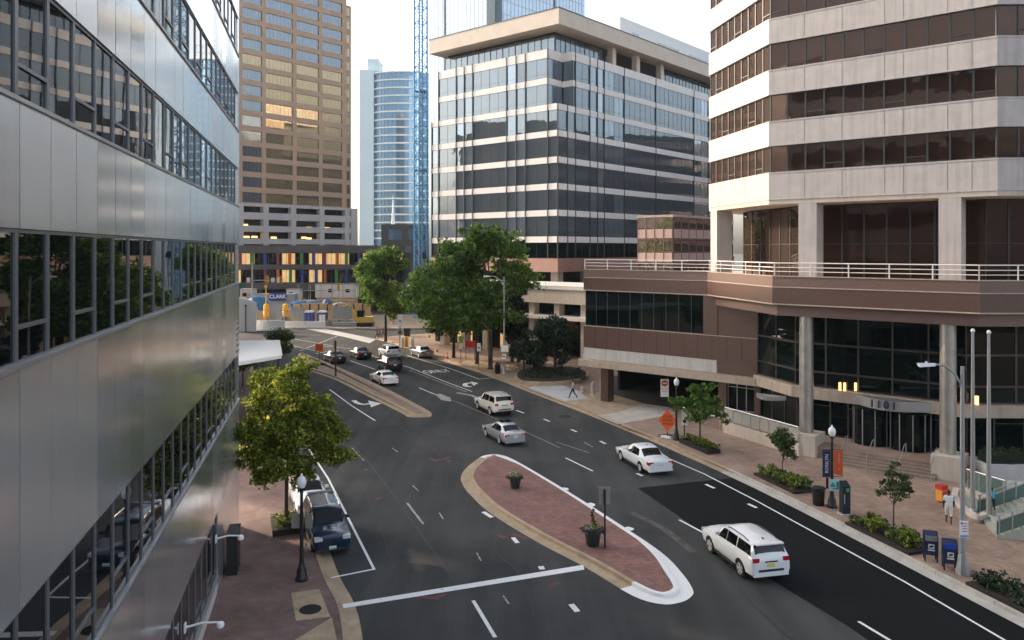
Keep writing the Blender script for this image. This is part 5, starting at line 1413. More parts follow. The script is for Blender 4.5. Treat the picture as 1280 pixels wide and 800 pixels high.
def car(spec,pm,label,fw,rw,name='car',side=1,**k):
    """fw, rw: photo pixels where the near-side front and rear wheels touch the road"""
    a,b=G(*fw),G(*rw); d=unit(b,a); rot=math.atan2(d[1],d[0]); left=(-d[1],d[0])
    t=make_car(name,label,spec,pm,**k); m_=((a[0]+b[0])/2,(a[1]+b[1])/2); o=(spec['W']/2-.13)*side; wo=spec.get('wo',0)
    place(t,(m_[0]-left[0]*o-d[0]*wo,m_[1]-left[1]*o-d[1]*wo,.0),rot); return t
car(suv(4.68,1.85,1.68,plate='plate_y'),white,'white sport utility car with black roof rails by the near end of the brick island',(888.5,690),(929,722),'sport_utility_car',group='vehicles in the right-hand lanes')
car(sedan(5.0,1.86,1.47,handle=white),white,'plain white sedan with dark wheels driving past the orange diamond sign',(775.5,574.5),(804,592),'sedan',group='vehicles in the right-hand lanes')
car(sedan(4.5,1.76,1.42,sunroof=True),silver,'silver sedan with a sunroof beside the far end of the brick island',(606.5,544.5),(628,557),'sedan',group='vehicles in the right-hand lanes')
car(suv(4.65,1.88,1.74,dark_bumper=True,railm=M['alu']),pearl,'warm white sport utility car with a dark rear bumper ahead of the silver sedan',(596.5,511),(615.5,520),'sport_utility_car',group='vehicles in the right-hand lanes')
car(sedan(4.65,1.82,1.39),white,'white coupe with red tail lamps beside the narrow far median',(464,476),(477.5,482.5),'coupe',group='vehicles in the right-hand lanes')
car(suv(4.85,1.9,1.74,mirror=black),black,'black sport utility car just ahead of the white coupe',(471.5,459),(484.5,465.5),'sport_utility_car',group='vehicles in the right-hand lanes')
car(sedan(4.9,1.85,1.46),black,'black sedan waiting beside the brown sign post on the far median',(404,449.5),(416.5,455.5),'sedan',group='vehicles in the right-hand lanes')
car(sedan(5.0,1.85,1.46,tl=(.24,.40),tailz=.82),dkgrey,'charcoal sedan with tall red tail lamps queuing next to the black sport utility car',(436,444.5),(449,450.5),'sedan',group='vehicles in the right-hand lanes')
car(suv(4.7,1.86,1.70),white,'white sport utility car queuing behind the charcoal sedan and the round corner tree',(472,443.5),(486,450),'sport_utility_car',group='vehicles in the right-hand lanes')
car(sedan(4.7,1.82,1.45),grey,'grey sedan parked by the kerb under the street trees',(512.5,443),(527.5,448.5),'sedan',group='vehicles in the right-hand lanes')
# parked on the left, facing the camera
pd=unit((-11.2,47.9),(-6.0,34.5)); rotp=math.atan2(pd[1],pd[0])
t=make_car('sport_utility_car','dark blue sport utility car parked facing the camera by the near lamp post',suv(4.72,1.80,1.72,railm=M['alu'],dark_bumper=True,mirror=M['plastic'],head=.86),navy,'cars parked beside the metal office')
fx=G(416,697); place(t,(fx[0]-pd[0]*2.36,fx[1]-pd[1]*2.36,0),rotp)
t=make_car('sedan','white car with a sunroof parked behind the dark blue one under the sunlit tree',sedan(4.7,1.80,1.48,sunroof=True),white,'cars parked beside the metal office')
place(t,(fx[0]-pd[0]*8.0-.15,fx[1]-pd[1]*8.0,0),rotp)

# =================================================================== PEOPLE
def person(label,loc,face,h=1.75,shirt=None,trousers=None,skin=(.35,.2,.14),hair=(.02,.015,.012),stride=.3,arms=(-.25,.25),bend=(0,0),shorts=False,group=None,shoes=(.02,.02,.02)):
    """face: heading in radians of the direction faced; body is one skinned surface"""
    k=h/1.75; t=thing('person',label,'person',loc,face,group)
    V={}; E=[]; Rr={}
    def v(n,p,r): V[n]=Vector(p)*k; Rr[n]=r*k
    v('pel',(0,0,.93),.145); v('waist',(.0,0,1.08),.125); v('chest',(.02,0,1.30),.150); v('neck0',(.0,0,1.46),.075); v('neck',(.01,0,1.52),.055); v('head0',(.03,0,1.60),.078); v('head1',(.035,0,1.68),.092); v('head2',(.025,0,1.755),.05)
    for a,b in (('pel','waist'),('waist','chest'),('chest','neck0'),('neck0','neck'),('neck','head0'),('head0','head1'),('head1','head2')): E.append((a,b))
    for s,sn,st_,ar in ((1,'L',stride,arms[0]),(-1,'R',-stride,arms[1])):
        v('hip'+sn,(.0,.10*s,.86),.105); v('knee'+sn,(st_*.48+.05,.10*s,.49),.065); v('ank'+sn,(st_*.95-(.10 if st_<0 else 0),.10*s,.09+(.06 if st_<0 else 0)),.042); v('toe'+sn,(st_*.95+.15-(.10 if st_<0 else 0),.11*s,.04+(.02 if st_<0 else 0)),.036)
        E+= [('pel','hip'+sn),('hip'+sn,'knee'+sn),('knee'+sn,'ank'+sn),('ank'+sn,'toe'+sn)]
        v('sh'+sn,(.0,.185*s,1.41),.068); v('elb'+sn,(ar*.45-.02,.235*s,1.14),.048); v('wr'+sn,(ar*.95+.05,.235*s,.91),.034); v('hand'+sn,(ar*1.1+.06,.225*s,.82),.036); v('fing'+sn,(ar*1.15+.08,.215*s,.745),.018); v('thumb'+sn,(ar*1.1+.105,.19*s,.80),.014)
        E+= [('chest','sh'+sn),('sh'+sn,'elb'+sn),('elb'+sn,'wr'+sn),('wr'+sn,'hand'+sn),('hand'+sn,'fing'+sn),('hand'+sn,'thumb'+sn)]
    names=list(V); idx={n:i for i,n in enumerate(names)}
    me=bpy.data.meshes.new('body'); me.from_pydata([V[n] for n in names],[(idx[a],idx[b]) for a,b in E],[])
    o=bpy.data.objects.new('body',me); COL.objects.link(o)
    o.modifiers.new('skin','SKIN'); o.modifiers.new('sub','SUBSURF').levels=2
    for n in names:
        sv=me.skin_vertices[0].data[idx[n]]; sv.radius=(Rr[n],Rr[n]*(1.25 if n in('chest','pel','waist') else 1)); sv.use_root=(n=='pel')
    dg=bpy.context.evaluated_depsgraph_get(); nm=bpy.data.meshes.new_from_object(o.evaluated_get(dg)); o.modifiers.clear(); o.data=nm; bpy.data.meshes.remove(me); nm.name='body'
    nm.materials.clear()
    for c_,nme in ((skin,'skin'),(shirt,'shirt'),(trousers,'trousers'),(hair,'hair'),(shoes,'shoes')): nm.materials.append(mat(nme,c_,.75))
    for p in nm.polygons:
        c=p.center/k; best=min(E,key=lambda e:(Vector(c)-(V[e[0]]+V[e[1]])/2/k).length)
        z=c.z; mi=0; arm=any(x[:2] in('el','wr','ha','fi','th') for x in best)
        if arm: mi=1 if (z>1.2) else 0
        elif z>1.47: mi=3 if (z>1.66 or (c.x<.0 and z>1.55)) else 0
        elif z>.98: mi=1
        elif z>(.46 if shorts else .12): mi=2
        elif z>.12: mi=0
        else: mi=4
        p.material_index=mi; p.use_smooth=True
    o.parent=t
    mb=MB(); hp=V['head1']; 
    for s in (1,-1): mb.lathe([(.004*k,0),(.011*k,.006*k),(.004*k,.014*k)],(hp.x+.085*k,s*.032*k,hp.z-.01*k),6,0)
    mb.build('eyes',M['matte_black'],t,world=False)
    return t
def gp_(px,py,z=.13): X,Y=G(px,py,z); return (X,Y,z)
person('man in a pale blue shirt and dark trousers striding over the white driveway slab',gp_(716,498),R(170),1.76,(.42,.55,.72),(.015,.016,.02),stride=.34)
person('person in a white shirt and white shorts walking near the red and yellow news box',gp_(1186,655.5),R(62),1.74,(.72,.70,.70),(.66,.62,.60),(.10,.055,.04),stride=.16,shorts=True,arms=(.1,.35))
person('child in a turquoise shirt standing by the steel flagpoles',(24.6,40.4,.62),R(100),1.2,(.05,.38,.50),(.02,.02,.03),(.12,.07,.05),stride=.06)
person('walker in black clothes with one arm bent crossing at the far corner',gp_(471.5,423.5,.0),R(175),1.75,(.02,.022,.025),(.015,.015,.018),stride=.3,group='people walking at the far corner')
person('walker in grey clothes just behind the one in black at the far corner',gp_(475,423.5,.0),R(175),1.72,(.16,.17,.19),(.07,.075,.09),stride=.3,group='people walking at the far corner')
person('walker in a dark jacket half hidden by the far corner tree trunk',gp_(479,421.5,.13),R(178),1.72,(.05,.03,.05),(.02,.02,.03),stride=.25,group='people walking at the far corner')
person('person in navy clothes in front of the white site barriers',gp_(353.5,408.6,.0),R(180),1.74,(.02,.03,.14),(.015,.02,.08),stride=.1)

# =================================================================== STREET FURNITURE
def lamp_post(label,px,py,name='street_lamp',h=4.45,banners=()):
    X,Y=G(px,py,.13); t=thing(name,label,'street lamp',(X,Y,.13),0,'ornamental globe lamps')
    mb=MB(); mb.lathe([(.26,0),(.27,.10),(.22,.16),(.20,.42),(.14,.55),(.11,.72),(.085,.9),(.07,h*.55),(.06,h-.75),(.09,h-.72),(.06,h-.66),(.10,h-.62),(.13,h-.52)],(0,0,0),14); mb.build('pole',M['black'],t,world=False,smooth=True)
    mb=MB(); mb.lathe([(.11,h-.54),(.17,h-.44),(.20,h-.30),(.18,h-.15),(.10,h-.06),(.05,h-.02),(.035,h+.05),(.01,h+.09)],(0,0,0),14); mb.build('globe',M['globe'],t,world=False,smooth=True)
    for fn in banners: fn(t,h)
    return t
# near lamp with the back of a sign
def back_sign(t,h):
    mb=MB(); mb.box((-.22,.09,2.45),(.46,.025,.62),0,R(-5)); mb.box((.28,.09,2.45),(.30,.025,.62),0,R(-5)); mb.build('sign_back',M['sign_back'],t,world=False)
    mb=MB(); mb.box((.16,.1,1.35),(.07,.05,.32),0); mb.build('meter_plate',M['alu'],t,world=False)
lamp_post('black globe lamp on the near left pavement with a bare sign plate behind it',377,725,h=4.4,banners=(back_sign,))
def banner_pair(t,h):
    mb=MB(); mb.box((-.30,0,2.35),(.42,.02,1.45),0); b=mb.build('banner',M['blue_dark'],t,world=False)
    mb=MB(); text_on(mb,'ROSSLYN',.24,(-.28,-.014,2.35),(0,0,1),(-1,0,0),extrude=.002); mb.build('lettering',M['white'],b,world=False)
    mb=MB(); mb.hexa([(.10,-.01,1.80),(.58,-.01,1.68),(.58,.01,1.68),(.10,.01,1.80),(.10,-.01,3.02),(.58,-.01,3.10),(.58,.01,3.10),(.10,.01,3.02)]); b=mb.build('banner',M['banner_orange'],t,world=False)
    mb=MB(); mb.box((.36,-.016,2.62),(.04,.006,.5),0); mb.lathe([(.001,0),(.05,.05),(.001,.10)],(.36,-.012,2.0),8); mb.build('emblem',M['ledge'],b,world=False)
    for z in (1.66,3.10): 
        mb=MB(); mb.tube([(-.55,0,z),(.60,0,z)],.015,5); mb.build('banner_arm',M['black'],t,world=False)
    mb=MB(); mb.box((.10,-.10,1.22),(.52,.02,.62),0); mb.box((-.25,.02,1.30),(.12,.02,.6),1); b=mb.build('sign',[mat('pale_aqua_sign',(.48,.66,.66),.5),M['black']],t,world=False)
    mb=MB(); mb.lathe([(.001,0),(.10,.02),(.12,.10),(.05,.20),(.001,.24)],(.0,-.118,1.14),10); mb.box((.26,-.116,1.20),(.12,.006,.42),0); mb.box((.10,-.116,1.02),(.2,.006,.06),0); mb.build('emblem',M['teal'],b,world=False)
lamp_post('black globe lamp carrying navy and orange banners beside the parking kiosk',1040,634,h=4.35,banners=(banner_pair,))
def small_blue(t,h):
    mb=MB(); mb.box((-.16,-.05,2.7),(.18,.02,.7),0); mb.build('banner',mat('blue_banner',(.05,.10,.22),.6),t,world=False)
lamp_post('black globe lamp standing next to the orange diamond sign',845.5,550,h=4.5,banners=(small_blue,))
def yellow_banner(t,h):
    mb=MB(); mb.box((.42,0,2.55),(.55,.02,1.35),0); b=mb.build('banner',mat('yellow_banner',(.62,.48,.02),.6),t,world=False)
    mb=MB(); mb.lathe([(.001,0),(.16,.05),(.18,.14),(.10,.24),(.001,.28)],(.42,-.03,2.5),12); mb.build('emblem',M['royal'],b,world=False)
    mb=MB(); mb.box((-.62 if False else 1.0,.05,2.5),(.5,.02,1.4),0); mb.build('banner',M['blue_dark'],t,world=False)
lamp_post('black globe lamp with a yellow banner half hidden behind the sunlit tree',323,582,h=4.4,banners=(yellow_banner,))
# cobra head lamps
def cobra(label,px,py,ytop,arm,adir,signs=None,rb=.12,base=True):
    X,Y=G(px,py,.13); h=ZY(ytop,Y)-.13; t=thing('street_light',label,'street light',(X,Y,.13),0,'tall cobra head street lights')
    mb=MB(); mb.tube([(0,0,.0),(0,0,h)],[rb,rb*.62],12); mb.lathe([(.29,0),(.28,.1),(.20,.55),(.17,.85)],(0,0,0),8) if base else None; mb.build('pole',M['galv'],t,world=False,smooth=True)
    a=adir; pts=[(0,0,h-.9),(a[0]*arm*.25,a[1]*arm*.25,h-.35),(a[0]*arm*.6,a[1]*arm*.6,h+.02),(a[0]*arm,a[1]*arm,h+.08)]
    mb=MB(); mb.tube([Vector(p) for p in pts],.045,8); mb.build('arm',M['galv'],t,world=False,smooth=True)
    mb=MB(); c=Vector((a[0]*(arm+.32),a[1]*(arm+.32),h+.06)); rot=math.atan2(a[1],a[0])
    ca,sa=math.cos(rot),math.sin(rot)
    def L_(u,v,z): return (c.x+u*ca-v*sa,c.y+u*sa+v*ca,c.z+z)
    mb.hexa([L_(-.36,-.07,-.06),L_(.30,-.15,-.10),L_(.30,.15,-.10),L_(-.36,.07,-.06),L_(-.36,-.05,.06),L_(.36,-.10,.05),L_(.36,.10,.05),L_(-.36,.05,.06)]); mb.lathe([(.05,0),(.05,.08)],L_(0,0,.05),8)
    mb.build('lamp_head',M['globe'],t,world=False)
    if signs: signs(t,h)
    return t
def parking_notice(t,h):
    mb=MB(); mb.box((-.02,-.16,1.95),(.36,.015,.72),0); b=mb.build('notice',M['white'],t,world=False)
    mb=MB(); mb.box((-.13,-.172,2.22),(.07,.004,.12),0)
    for i in range(4): mb.box((.0,-.172,2.2-.11*i),(.22,.004,.035),0)
    mb.box((-.02,-.172,1.66),(.34,.004,.10),1); mb.build('notice_print',[mat('mauve_print',(.42,.12,.22),.6),mat('blue_print',(.2,.3,.55),.6)],b,world=False)
cobra('tall grey cobra head street light by the two blue mailboxes with a parking notice',1203,717,458,1.15,(-1,.10),parking_notice)
def two_plates(t,h):
    mb=MB(); mb.box((.06,-.16,2.9),(.78,.02,.72),0); mb.build('sign',M['white'],t,world=False)
    mb=MB(); mb.box((.0,-.16,2.0),(.42,.02,.58),0); mb.box((0,-.175,2.0),(.30,.006,.2),1); mb.build('sign',[M['white'],mat('pink_print',(.5,.2,.2),.6)],t,world=False)
    mb=MB(); mb.lathe([(.22,0),(.22,.95),(.2,1.0)],(-.55,.2,0),10); 
cobra('tall grey cobra head street light among the street trees with white sign plates',630,468,346,1.6,(-1,.1),two_plates)
# flagpoles
for px,py,yt,lab in ((1216,640,412,'steel flagpole nearest the tall street light beside the green glass stairs'),(1236,647,414,'steel flagpole standing just right of its twin at the glass stairs')):
    X,Y=G(px,py,.3); h=ZY(yt,Y)-.3; t=thing('flagpole',lab,'flagpole',(X,Y,.30),0,'flagpoles')
    mb=MB(); mb.tube([(0,0,.0),(0,0,h*.5),(0,0,h-.15)],[.12,.10,.065],12); mb.build('pole',M['alu'],t,world=False,smooth=True)
    mb=MB(); mb.lathe([(.02,h-.16),(.09,h-.12),(.11,h-.05),(.07,h+.03),(.01,h+.06)],(0,0,0),10); mb.build('finial',M['globe'],t,world=False,smooth=True)
    mb=MB(); mb.lathe([(.24,0),(.22,.12),(.14,.2)],(0,0,0),12); mb.build('base_collar',M['alu'],t,world=False)
# outdoor stairs with green glass sides
sx=thing('glass_sided_stairs','outdoor stairs with green glass balustrades rising by the flagpoles','stairs',(23.4,38.0,.13))
a0,a1=(23.30,37.9),(24.25,41.1); dw=unit(a0,a1); du=(dw[1],-dw[0]); ws=dist(a0,a1)
mb=MB(); ns=7
for i in range(ns): mb.obox(a0,dw,du,0,ws,.32*i,.32*(i+1),.10,.13+.165*(i+1),0)
mb.obox(a0,dw,du,0,ws+3.2,.32*ns,24,.10,.13+.165*ns,0); mb.build('steps',mat('greenish_stone',(.36,.37,.31),.8,var=.15,scale=1.5),sx)
for s_ in (0.03,ws-.03):
    p=on(a0,dw,s_); mb=MB()
    for i in range(5):
        u=.1+i*.55; q=on(p,du,u); zb_=.13+.165*min(ns,u/.32); mb.box((q[0],q[1],zb_+.5),(.06,.06,1.05),0)
    q0,q1,q2=on(p,du,0),on(p,du,2.3),on(p,du,5.5)
    for dz in (.82,1.05): mb.tube([(q0[0],q0[1],.13+dz),(q1[0],q1[1],.13+1.15+dz),(q2[0],q2[1],.13+1.15+dz)],.03,6)
    mb.build('handrail',M['alu'],sx)
    mb=MB(); q1=on(p,du,2.3); mb.hexa([(q0[0],q0[1],.3),(q1[0],q1[1],1.4),(q1[0]+dw[0]*.02,q1[1]+dw[1]*.02,1.4),(q0[0]+dw[0]*.02,q0[1]+dw[1]*.02,.3),(q0[0],q0[1],.9),(q1[0],q1[1],2.05),(q1[0]+dw[0]*.02,q1[1]+dw[1]*.02,2.05),(q0[0]+dw[0]*.02,q0[1]+dw[1]*.02,.9)]); mb.build('glass_panel',M['glass_green'],sx)
gb=thing('glass_balustrade','green glass balustrade with steel posts behind the flagpoles','balustrade',(24.6,43.5,.13))
b0,b1=G(1223,634),G(1262,650); b0=(b0[0]+.2,b0[1]+1.3); b1=(b1[0]+.5,b1[1]+1.3); db=unit(b0,b1); Lb=dist(b0,b1)
mb=MB(); mb.obox(b0,db,(-db[1],db[0]),-.2,Lb+.2,-.25,.25,.1,.62,0); mb.build('kerb_wall',M['cream'],gb)
mb=MB(); mb.obox(b0,db,(-db[1],db[0]),0,Lb,-.01,.01,.68,1.62,0); mb.build('glass_panel',M['glass_green'],gb)
mb=MB()
for i in range(4): q=on(b0,db,Lb*i/3); mb.box((q[0],q[1],1.15),(.06,.06,1.06),0)
q,q2=on(b0,db,-.1),on(b0,db,Lb+.1); mb.tube([(q[0],q[1],1.68),(q2[0],q2[1],1.68)],.035,6); mb.build('handrail',M['alu'],gb)
cw=thing('curved_kerb_wall','low curved pale kerb wall around the foot of the flagpoles','wall',(23.5,42.5,.13))
cp_=smooth_line([G(1192,618,.1),G(1190,628,.1),G(1203,645,.1),G(1222,655,.1),G(1236,652,.1)],6)
mb=MB(); mb.prism(cp_+[G(1252,640,.1),G(1240,622,.1),G(1215,612,.1)],.12,.30,0); mb.build('paving',mat('greenish_paving',(.30,.31,.26),.85,var=.15,scale=1.2),cw)
mb=MB(); mb.band(cp_,0,.3*inward(cp_,(25,43)),.12,.52,0); mb.build('kerb',M['cream'],cw)
# kerbside objects on the right pavement
X,Y=G(1023,631,.13); t=thing('litter_bin','black round litter bin between the sapling bed and the bannered lamp','litter bin',(X,Y,.13))
mb=MB(); mb.lathe([(.27,0),(.30,.05),(.34,.85),(.38,.88),(.38,.95),(.33,.97)],(0,0,0),18); mb.build('body',M['black'],t,world=False,smooth=True)
mb=MB(); mb.lathe([(.30,.955),(.30,.96)],(0,0,.016),18); mb.build('opening',M['matte_black'],t,world=False)
X,Y=G(1056,643,.13); t=thing('parking_kiosk','dark blue parking payment kiosk with a green emblem on the kerbside paving','parking kiosk',(X,Y,.13),R(8))
mb=MB(); mb.box((0,0,.04),(.62,.56,.08),1); mb.hexa([(-.21,-.18,.08),(.21,-.18,.08),(.21,.18,.08),(-.21,.18,.08),(-.21,-.18,1.52),(.21,-.18,1.52),(.21,.18,1.72),(-.21,.18,1.72)],0); mb.build('body',[mat('kiosk_navy',(.010,.018,.03),.4),M['conc']],t,world=False)
mb=MB(); mb.box((.06,-.185,1.32),(.16,.01,.18),0); mb.build('emblem',mat('kiosk_green',(.05,.42,.10),.5),t,world=False)
mb=MB(); mb.box((-.12,-.185,.85),(.05,.01,.5),0); mb.build('side_lettering',M['conc'],t,world=False)
def mailbox(px,py,label,lid):
    X,Y=G(px,py,.13); t=thing('mailbox',label,'mailbox',(X,Y,.13),R(-20),'blue mailboxes')
    w,d,h0,h1=.56,.52,.30,1.02; mb=MB(); pts=[(-d/2,h0),(d/2,h0),(d/2,h1)]+[(d/2*math.cos(R(a)),h1+.30*math.sin(R(a))) for a in range(15,180,15)]+[(-d/2,h1)]
    b=len(mb.v); n=len(pts)
    for s in (-1,1): mb.v.extend([(s*w/2,y,z) for y,z in pts])
    for i in range(n): j=(i+1)%n; mb.f.append((b+i,b+j,b+n+j,b+n+i)); mb.m.append(0)
    mb.f.append(tuple(reversed(range(b,b+n)))); mb.m.append(0); mb.f.append(tuple(range(b+n,b+2*n))); mb.m.append(0)
    o=mb.build('body',M['blue_usps'],t,world=False); bm_=bmesh.new(); bm_.from_mesh(o.data); bmesh.ops.recalc_face_normals(bm_,faces=bm_.faces); bm_.to_mesh(o.data); bm_.free()
    for x in (-1,1):
        for y in (-1,1): mb=MB(); mb.box((x*(w/2-.04),y*(d/2-.04),.15),(.06,.06,.31),0); mb.build('leg',M['blue_usps'],t,world=False)
    mb=MB(); mb.box((0,-d/2-.012,1.05),(w*.86,.03,.22),0); mb.build('hatch',lid,t,world=False)
    mb=MB(); mb.box((0,-d/2-.006,.70),(.24,.008,.20),0); mb.box((0,-d/2-.006,.53),(.28,.008,.06),0); e=mb.build('emblem',M['white'],t,world=False)
    mb=MB(); mb.hexa([(-.09,-d/2-.014,.64),(.06,-d/2-.014,.66),(.06,-d/2-.011,.66),(-.09,-d/2-.011,.64),(-.05,-d/2-.014,.74),(.10,-d/2-.014,.76),(.10,-d/2-.011,.76),(-.05,-d/2-.011,.74)]); mb.build('emblem_mark',M['blue_usps'],e,world=False)
    mb=MB(); mb.box((w/2+.004,.02,.70),(.008,.24,.2),0); mb.build('emblem',M['white'],t,world=False)
    return t
mailbox(1163,700,'dark blue mailbox nearest the sapling bed with a pale hatch',M['alu'])
mailbox(1187,711,'dark blue mailbox with a bright blue hatch beside the tall street light',mat('bright_blue_hatch',(.02,.06,.42),.4))
X,Y=G(1177,628,.13); t=thing('news_box','red and yellow newspaper box on the paving near the pedestal','newspaper box',(X,Y,.13),R(20))
mb=MB(); mb.box((0,0,.42),(.42,.40,.62),0); mb.box((0,0,.84),(.46,.44,.24),1); mb.build('body',[mat('news_yellow',(.75,.30,.03),.5),M['red']],t,world=False)
mb=MB(); mb.box((0,0,.06),(.12,.3,.12),0); mb.build('foot',M['black'],t,world=False)
mb=MB(); mb.box((0,-.205,.5),(.28,.01,.3),0); mb.build('window',M['red'],t,world=False)
# orange diamond sign on a folding stand
X,Y=G(834.5,546,.13); t=thing('road_work_sign','orange diamond road work sign on a folding stand at the kerb','road sign',(X,Y,.13),R(-15))
mb=MB(); s=.62; mb.hexa([(0,-.012,.35),(s,-.012,1.18),(s,.012,1.18),(0,.012,.35),(-s,-.012,1.18),(0,-.012,2.05),(0,.012,2.05),(-s,.012,1.18)])
mb=MB(); pts=[(0,.40),(.66,1.2),(0,2.05),(-.66,1.2)]
for y,rev in ((-.012,False),(.012,True)):
    f=[(x,y,z) for x,z in pts]; mb.face(f if not rev else f[::-1])
for i in range(4): j=(i+1)%4; mb.face([(pts[i][0],-.012,pts[i][1]),(pts[i][0],.012,pts[i][1]),(pts[j][0],.012,pts[j][1]),(pts[j][0],-.012,pts[j][1])])
b=mb.build('sign_face',M['orange'],t,world=False)
mb=MB()
for i,wd in enumerate(('ROAD','WORK','AHEAD')): text_on(mb,wd,.24,(0,-.016,1.50-.27*i),(1,0,0),(0,0,1),extrude=.002)
mb.build('lettering',M['matte_black'],b,world=False)
mb=MB(); mb.box((0,.05,.6),(.05,.05,1.2),0)
for x,y in ((-.7,-.25),(.7,-.25),(-.7,.3),(.7,.3)): mb.tube([(0,.05,.2),(x,y,.02)],.025,5)
mb.build('stand',M['black'],t,world=False)
mb=MB(); mb.hexa([(-.5,-.32,0),(-.05,-.38,0),(.0,-.1,0),(-.45,-.05,0),(-.46,-.28,.13),(-.08,-.34,.13),(-.04,-.13,.13),(-.42,-.08,.13)]); mb.hexa([(-.2,-.5,0),(.25,-.55,0),(.3,-.3,0),(-.1,-.3,0),(-.15,-.46,.12),(.2,-.5,.12),(.24,-.34,.12),(-.05,-.33,.12)]); mb.build('sandbag',M['white'],t,world=False)
def post_sign(label,px,py,h,plates,name='sign_post',cat='sign',pm='black',r=.035,loc=None):
    if loc is None: X,Y=G(px,py,.13)
    else: X,Y=loc
    t=thing(name,label,cat,(X,Y,.13))
    mb=MB(); mb.box((0,0,h/2),(r*2,r*2,h),0); mb.build('post',M[pm],t,world=False)
    for (z,w,hh,mt) in plates:
        mb=MB(); mb.box((0,-r-.02,z),(w,.02,hh),0); mb.build('sign_plate',mt,t,world=False)
    return t
t=post_sign('white parking restriction sign on a brown post beside the diamond sign',855.5,552,2.35,[(2.05,.42,.62,M['white']),(1.45,.40,.50,M['white'])],pm='post_brown')
mb=MB(); mb.lathe([(.10,0),(.14,0),(.14,.012),(.10,.012)],(0,0,0),16)
mb.v=[(x,-.075-z,1.5+y) for x,y,z in mb.v]; mb.build('prohibition_ring',M['matte_black'],t,world=False)
mb=MB(); text_on(mb,'P',.2,(0,-.06,1.5),(1,0,0),(0,0,1)); mb.build('lettering',M['matte_black'],t,world=False)
# do-not-enter board hanging in the garage mouth
p=on(W0,dW,abs(hit(W0,dW,822))); p=(p[0]-nW[0]*1.2,p[1]-nW[1]*1.2); t=thing('hanging_board','white do not enter board hanging in the mouth of the garage','sign',(p[0],p[1],ZY(485,p[1])))
mb=MB(); mb.box((0,0,0),(.72,.04,1.55),0); b=mb.build('board',M['white'],t,world=False)
mb=MB(); mb.lathe([(.28,0),(.28,.012)],(0,0,0),20); mb.v=[(x,-.022-z,.42+y) for x,y,z in mb.v]; mb.build('red_disc',M['red'],b,world=False)
mb=MB(); mb.box((0,-.037,.42),(.36,.006,.09),0); mb.build('disc_bar',M['white'],b,world=False)
mb=MB()
for i,wd in enumerate(('DO NOT','ENTER')): text_on(mb,wd,.16,(0,-.024,-.08-.22*i),(1,0,0),(0,0,1),extrude=.002)
mb.build('lettering',M['red'],b,world=False)
mb=MB(); 
for x in (-.3,.3): mb.box((x,0,.95),(.02,.02,.5),0)
mb.build('hanger',M['black'],t,world=False)
for px,py,h,lab in ((741,494,1.25,'pale concrete bollard nearest the garage drive slab'),(752,492.5,1.5,'taller pale concrete bollard against the brown garage pier'),(728,490,.5,'short pale stub bollard at the edge of the dark planting bed')):
    X,Y=G(px,py,.13); t=thing('bollard',lab,'bollard',(X,Y,.13),0,'bollards by the garage drive'); mb=MB(); mb.lathe([(.19,0),(.19,h-.06),(.13,h),(.02,h+.03)],(0,0,0),12); mb.build('shaft',M['conc'],t,world=False,smooth=True); mb=MB(); mb.lathe([(.26,0),(.24,.06)],(0,0,.0),12); mb.build('footing',M['conc'],t,world=False)
# planters on the brick island
def urn(label,px,py,h,r,spike,seed):
    X,Y=G(px,py,.15); t=thing('flower_planter',label,'planter',(X,Y,.15),0,'flower planters on the brick island'); mb=MB()
    mb.lathe([(r*.62,0),(r*.72,h*.1),(r*.95,h*.85),(r*1.08,h*.88),(r*1.08,h),(r*.9,h)],(0,0,0),18); mb.build('pot',mat('dark_green_pot',(.018,.03,.026),.5),t,world=False,smooth=True)
    rng=random.Random(seed)
    leaves_mb(rng,[(rng.uniform(-.5,.5)*r*1.3,rng.uniform(-.5,.5)*r*1.3,h+.12,.16) for _ in range(9)],22,.07).build('flowers',M['flower'],t,world=False)
    leaves_mb(rng,[(r*1.15*math.cos(a),r*1.15*math.sin(a),h-.04,.15) for a in [i*.7 for i in range(9)]],18,.07).build('trailing_leaves',M['purple_leaf'],t,world=False)
    if spike: leaves_mb(rng,[(rng.uniform(-.06,.06),0,h+.2+.11*i,.13-.012*i) for i in range(7)],20,.06).build('spike_plant',M['shrub_dark'],t,world=False)
urn('dark green flower pot near the sunny rounded end of the brick island',644,610,.68,.36,False,1)
urn('dark green flower pot with a tall spike plant beside the island sign post',741,682,.80,.42,True,2)
t=post_sign('dark post with the bare back of a sign on the brick island',756,685,2.75,[],name='sign_post',r=.04,loc=G(756,685.5,.15),pm='black')
mb=MB(); mb.box((0,.06,2.45),(.52,.02,.80),0); mb.build('sign_plate',M['sign_back'],t,world=False)
# far median: post, orange sign
X,Y=G(419.5,470,.15); t=thing('sign_post','brown post with a turned grey sign on the far narrow median','sign',(X,Y,.15)); mb=MB(); mb.box((0,0,1.95),(.16,.16,3.9),0); mb.build('post',M['post_brown'],t,world=False)
mb=MB(); mb.box((-.12,.12,3.45),(.26,.03,.85),0); mb.build('sign_plate',M['alu'],t,world=False)
X,Y=G(398,455,.15); t=thing('road_work_sign','orange rectangular sign on a low stand at the far end of the median','road sign',(X,Y,.15)); mb=MB(); mb.box((.1,0,2.0),(.98,.03,.92),0); mb.build('sign_face',M['orange'],t,world=False)
mb=MB(); mb.box((.1,.05,.8),(.06,.05,1.6),0); mb.tube([(-.6,-.3,.02),(.8,.3,.02)],.04,5); mb.tube([(-.6,.3,.02),(.8,-.3,.02)],.04,5); mb.build('stand',M['black'],t,world=False)
mb=MB(); text_on(mb,'ROAD',.24,(.1,-.02,2.15),(1,0,0),(0,0,1)); text_on(mb,'WORK',.24,(.1,-.02,1.85),(1,0,0),(0,0,1)); mb.build('lettering',M['matte_black'],t,world=False)
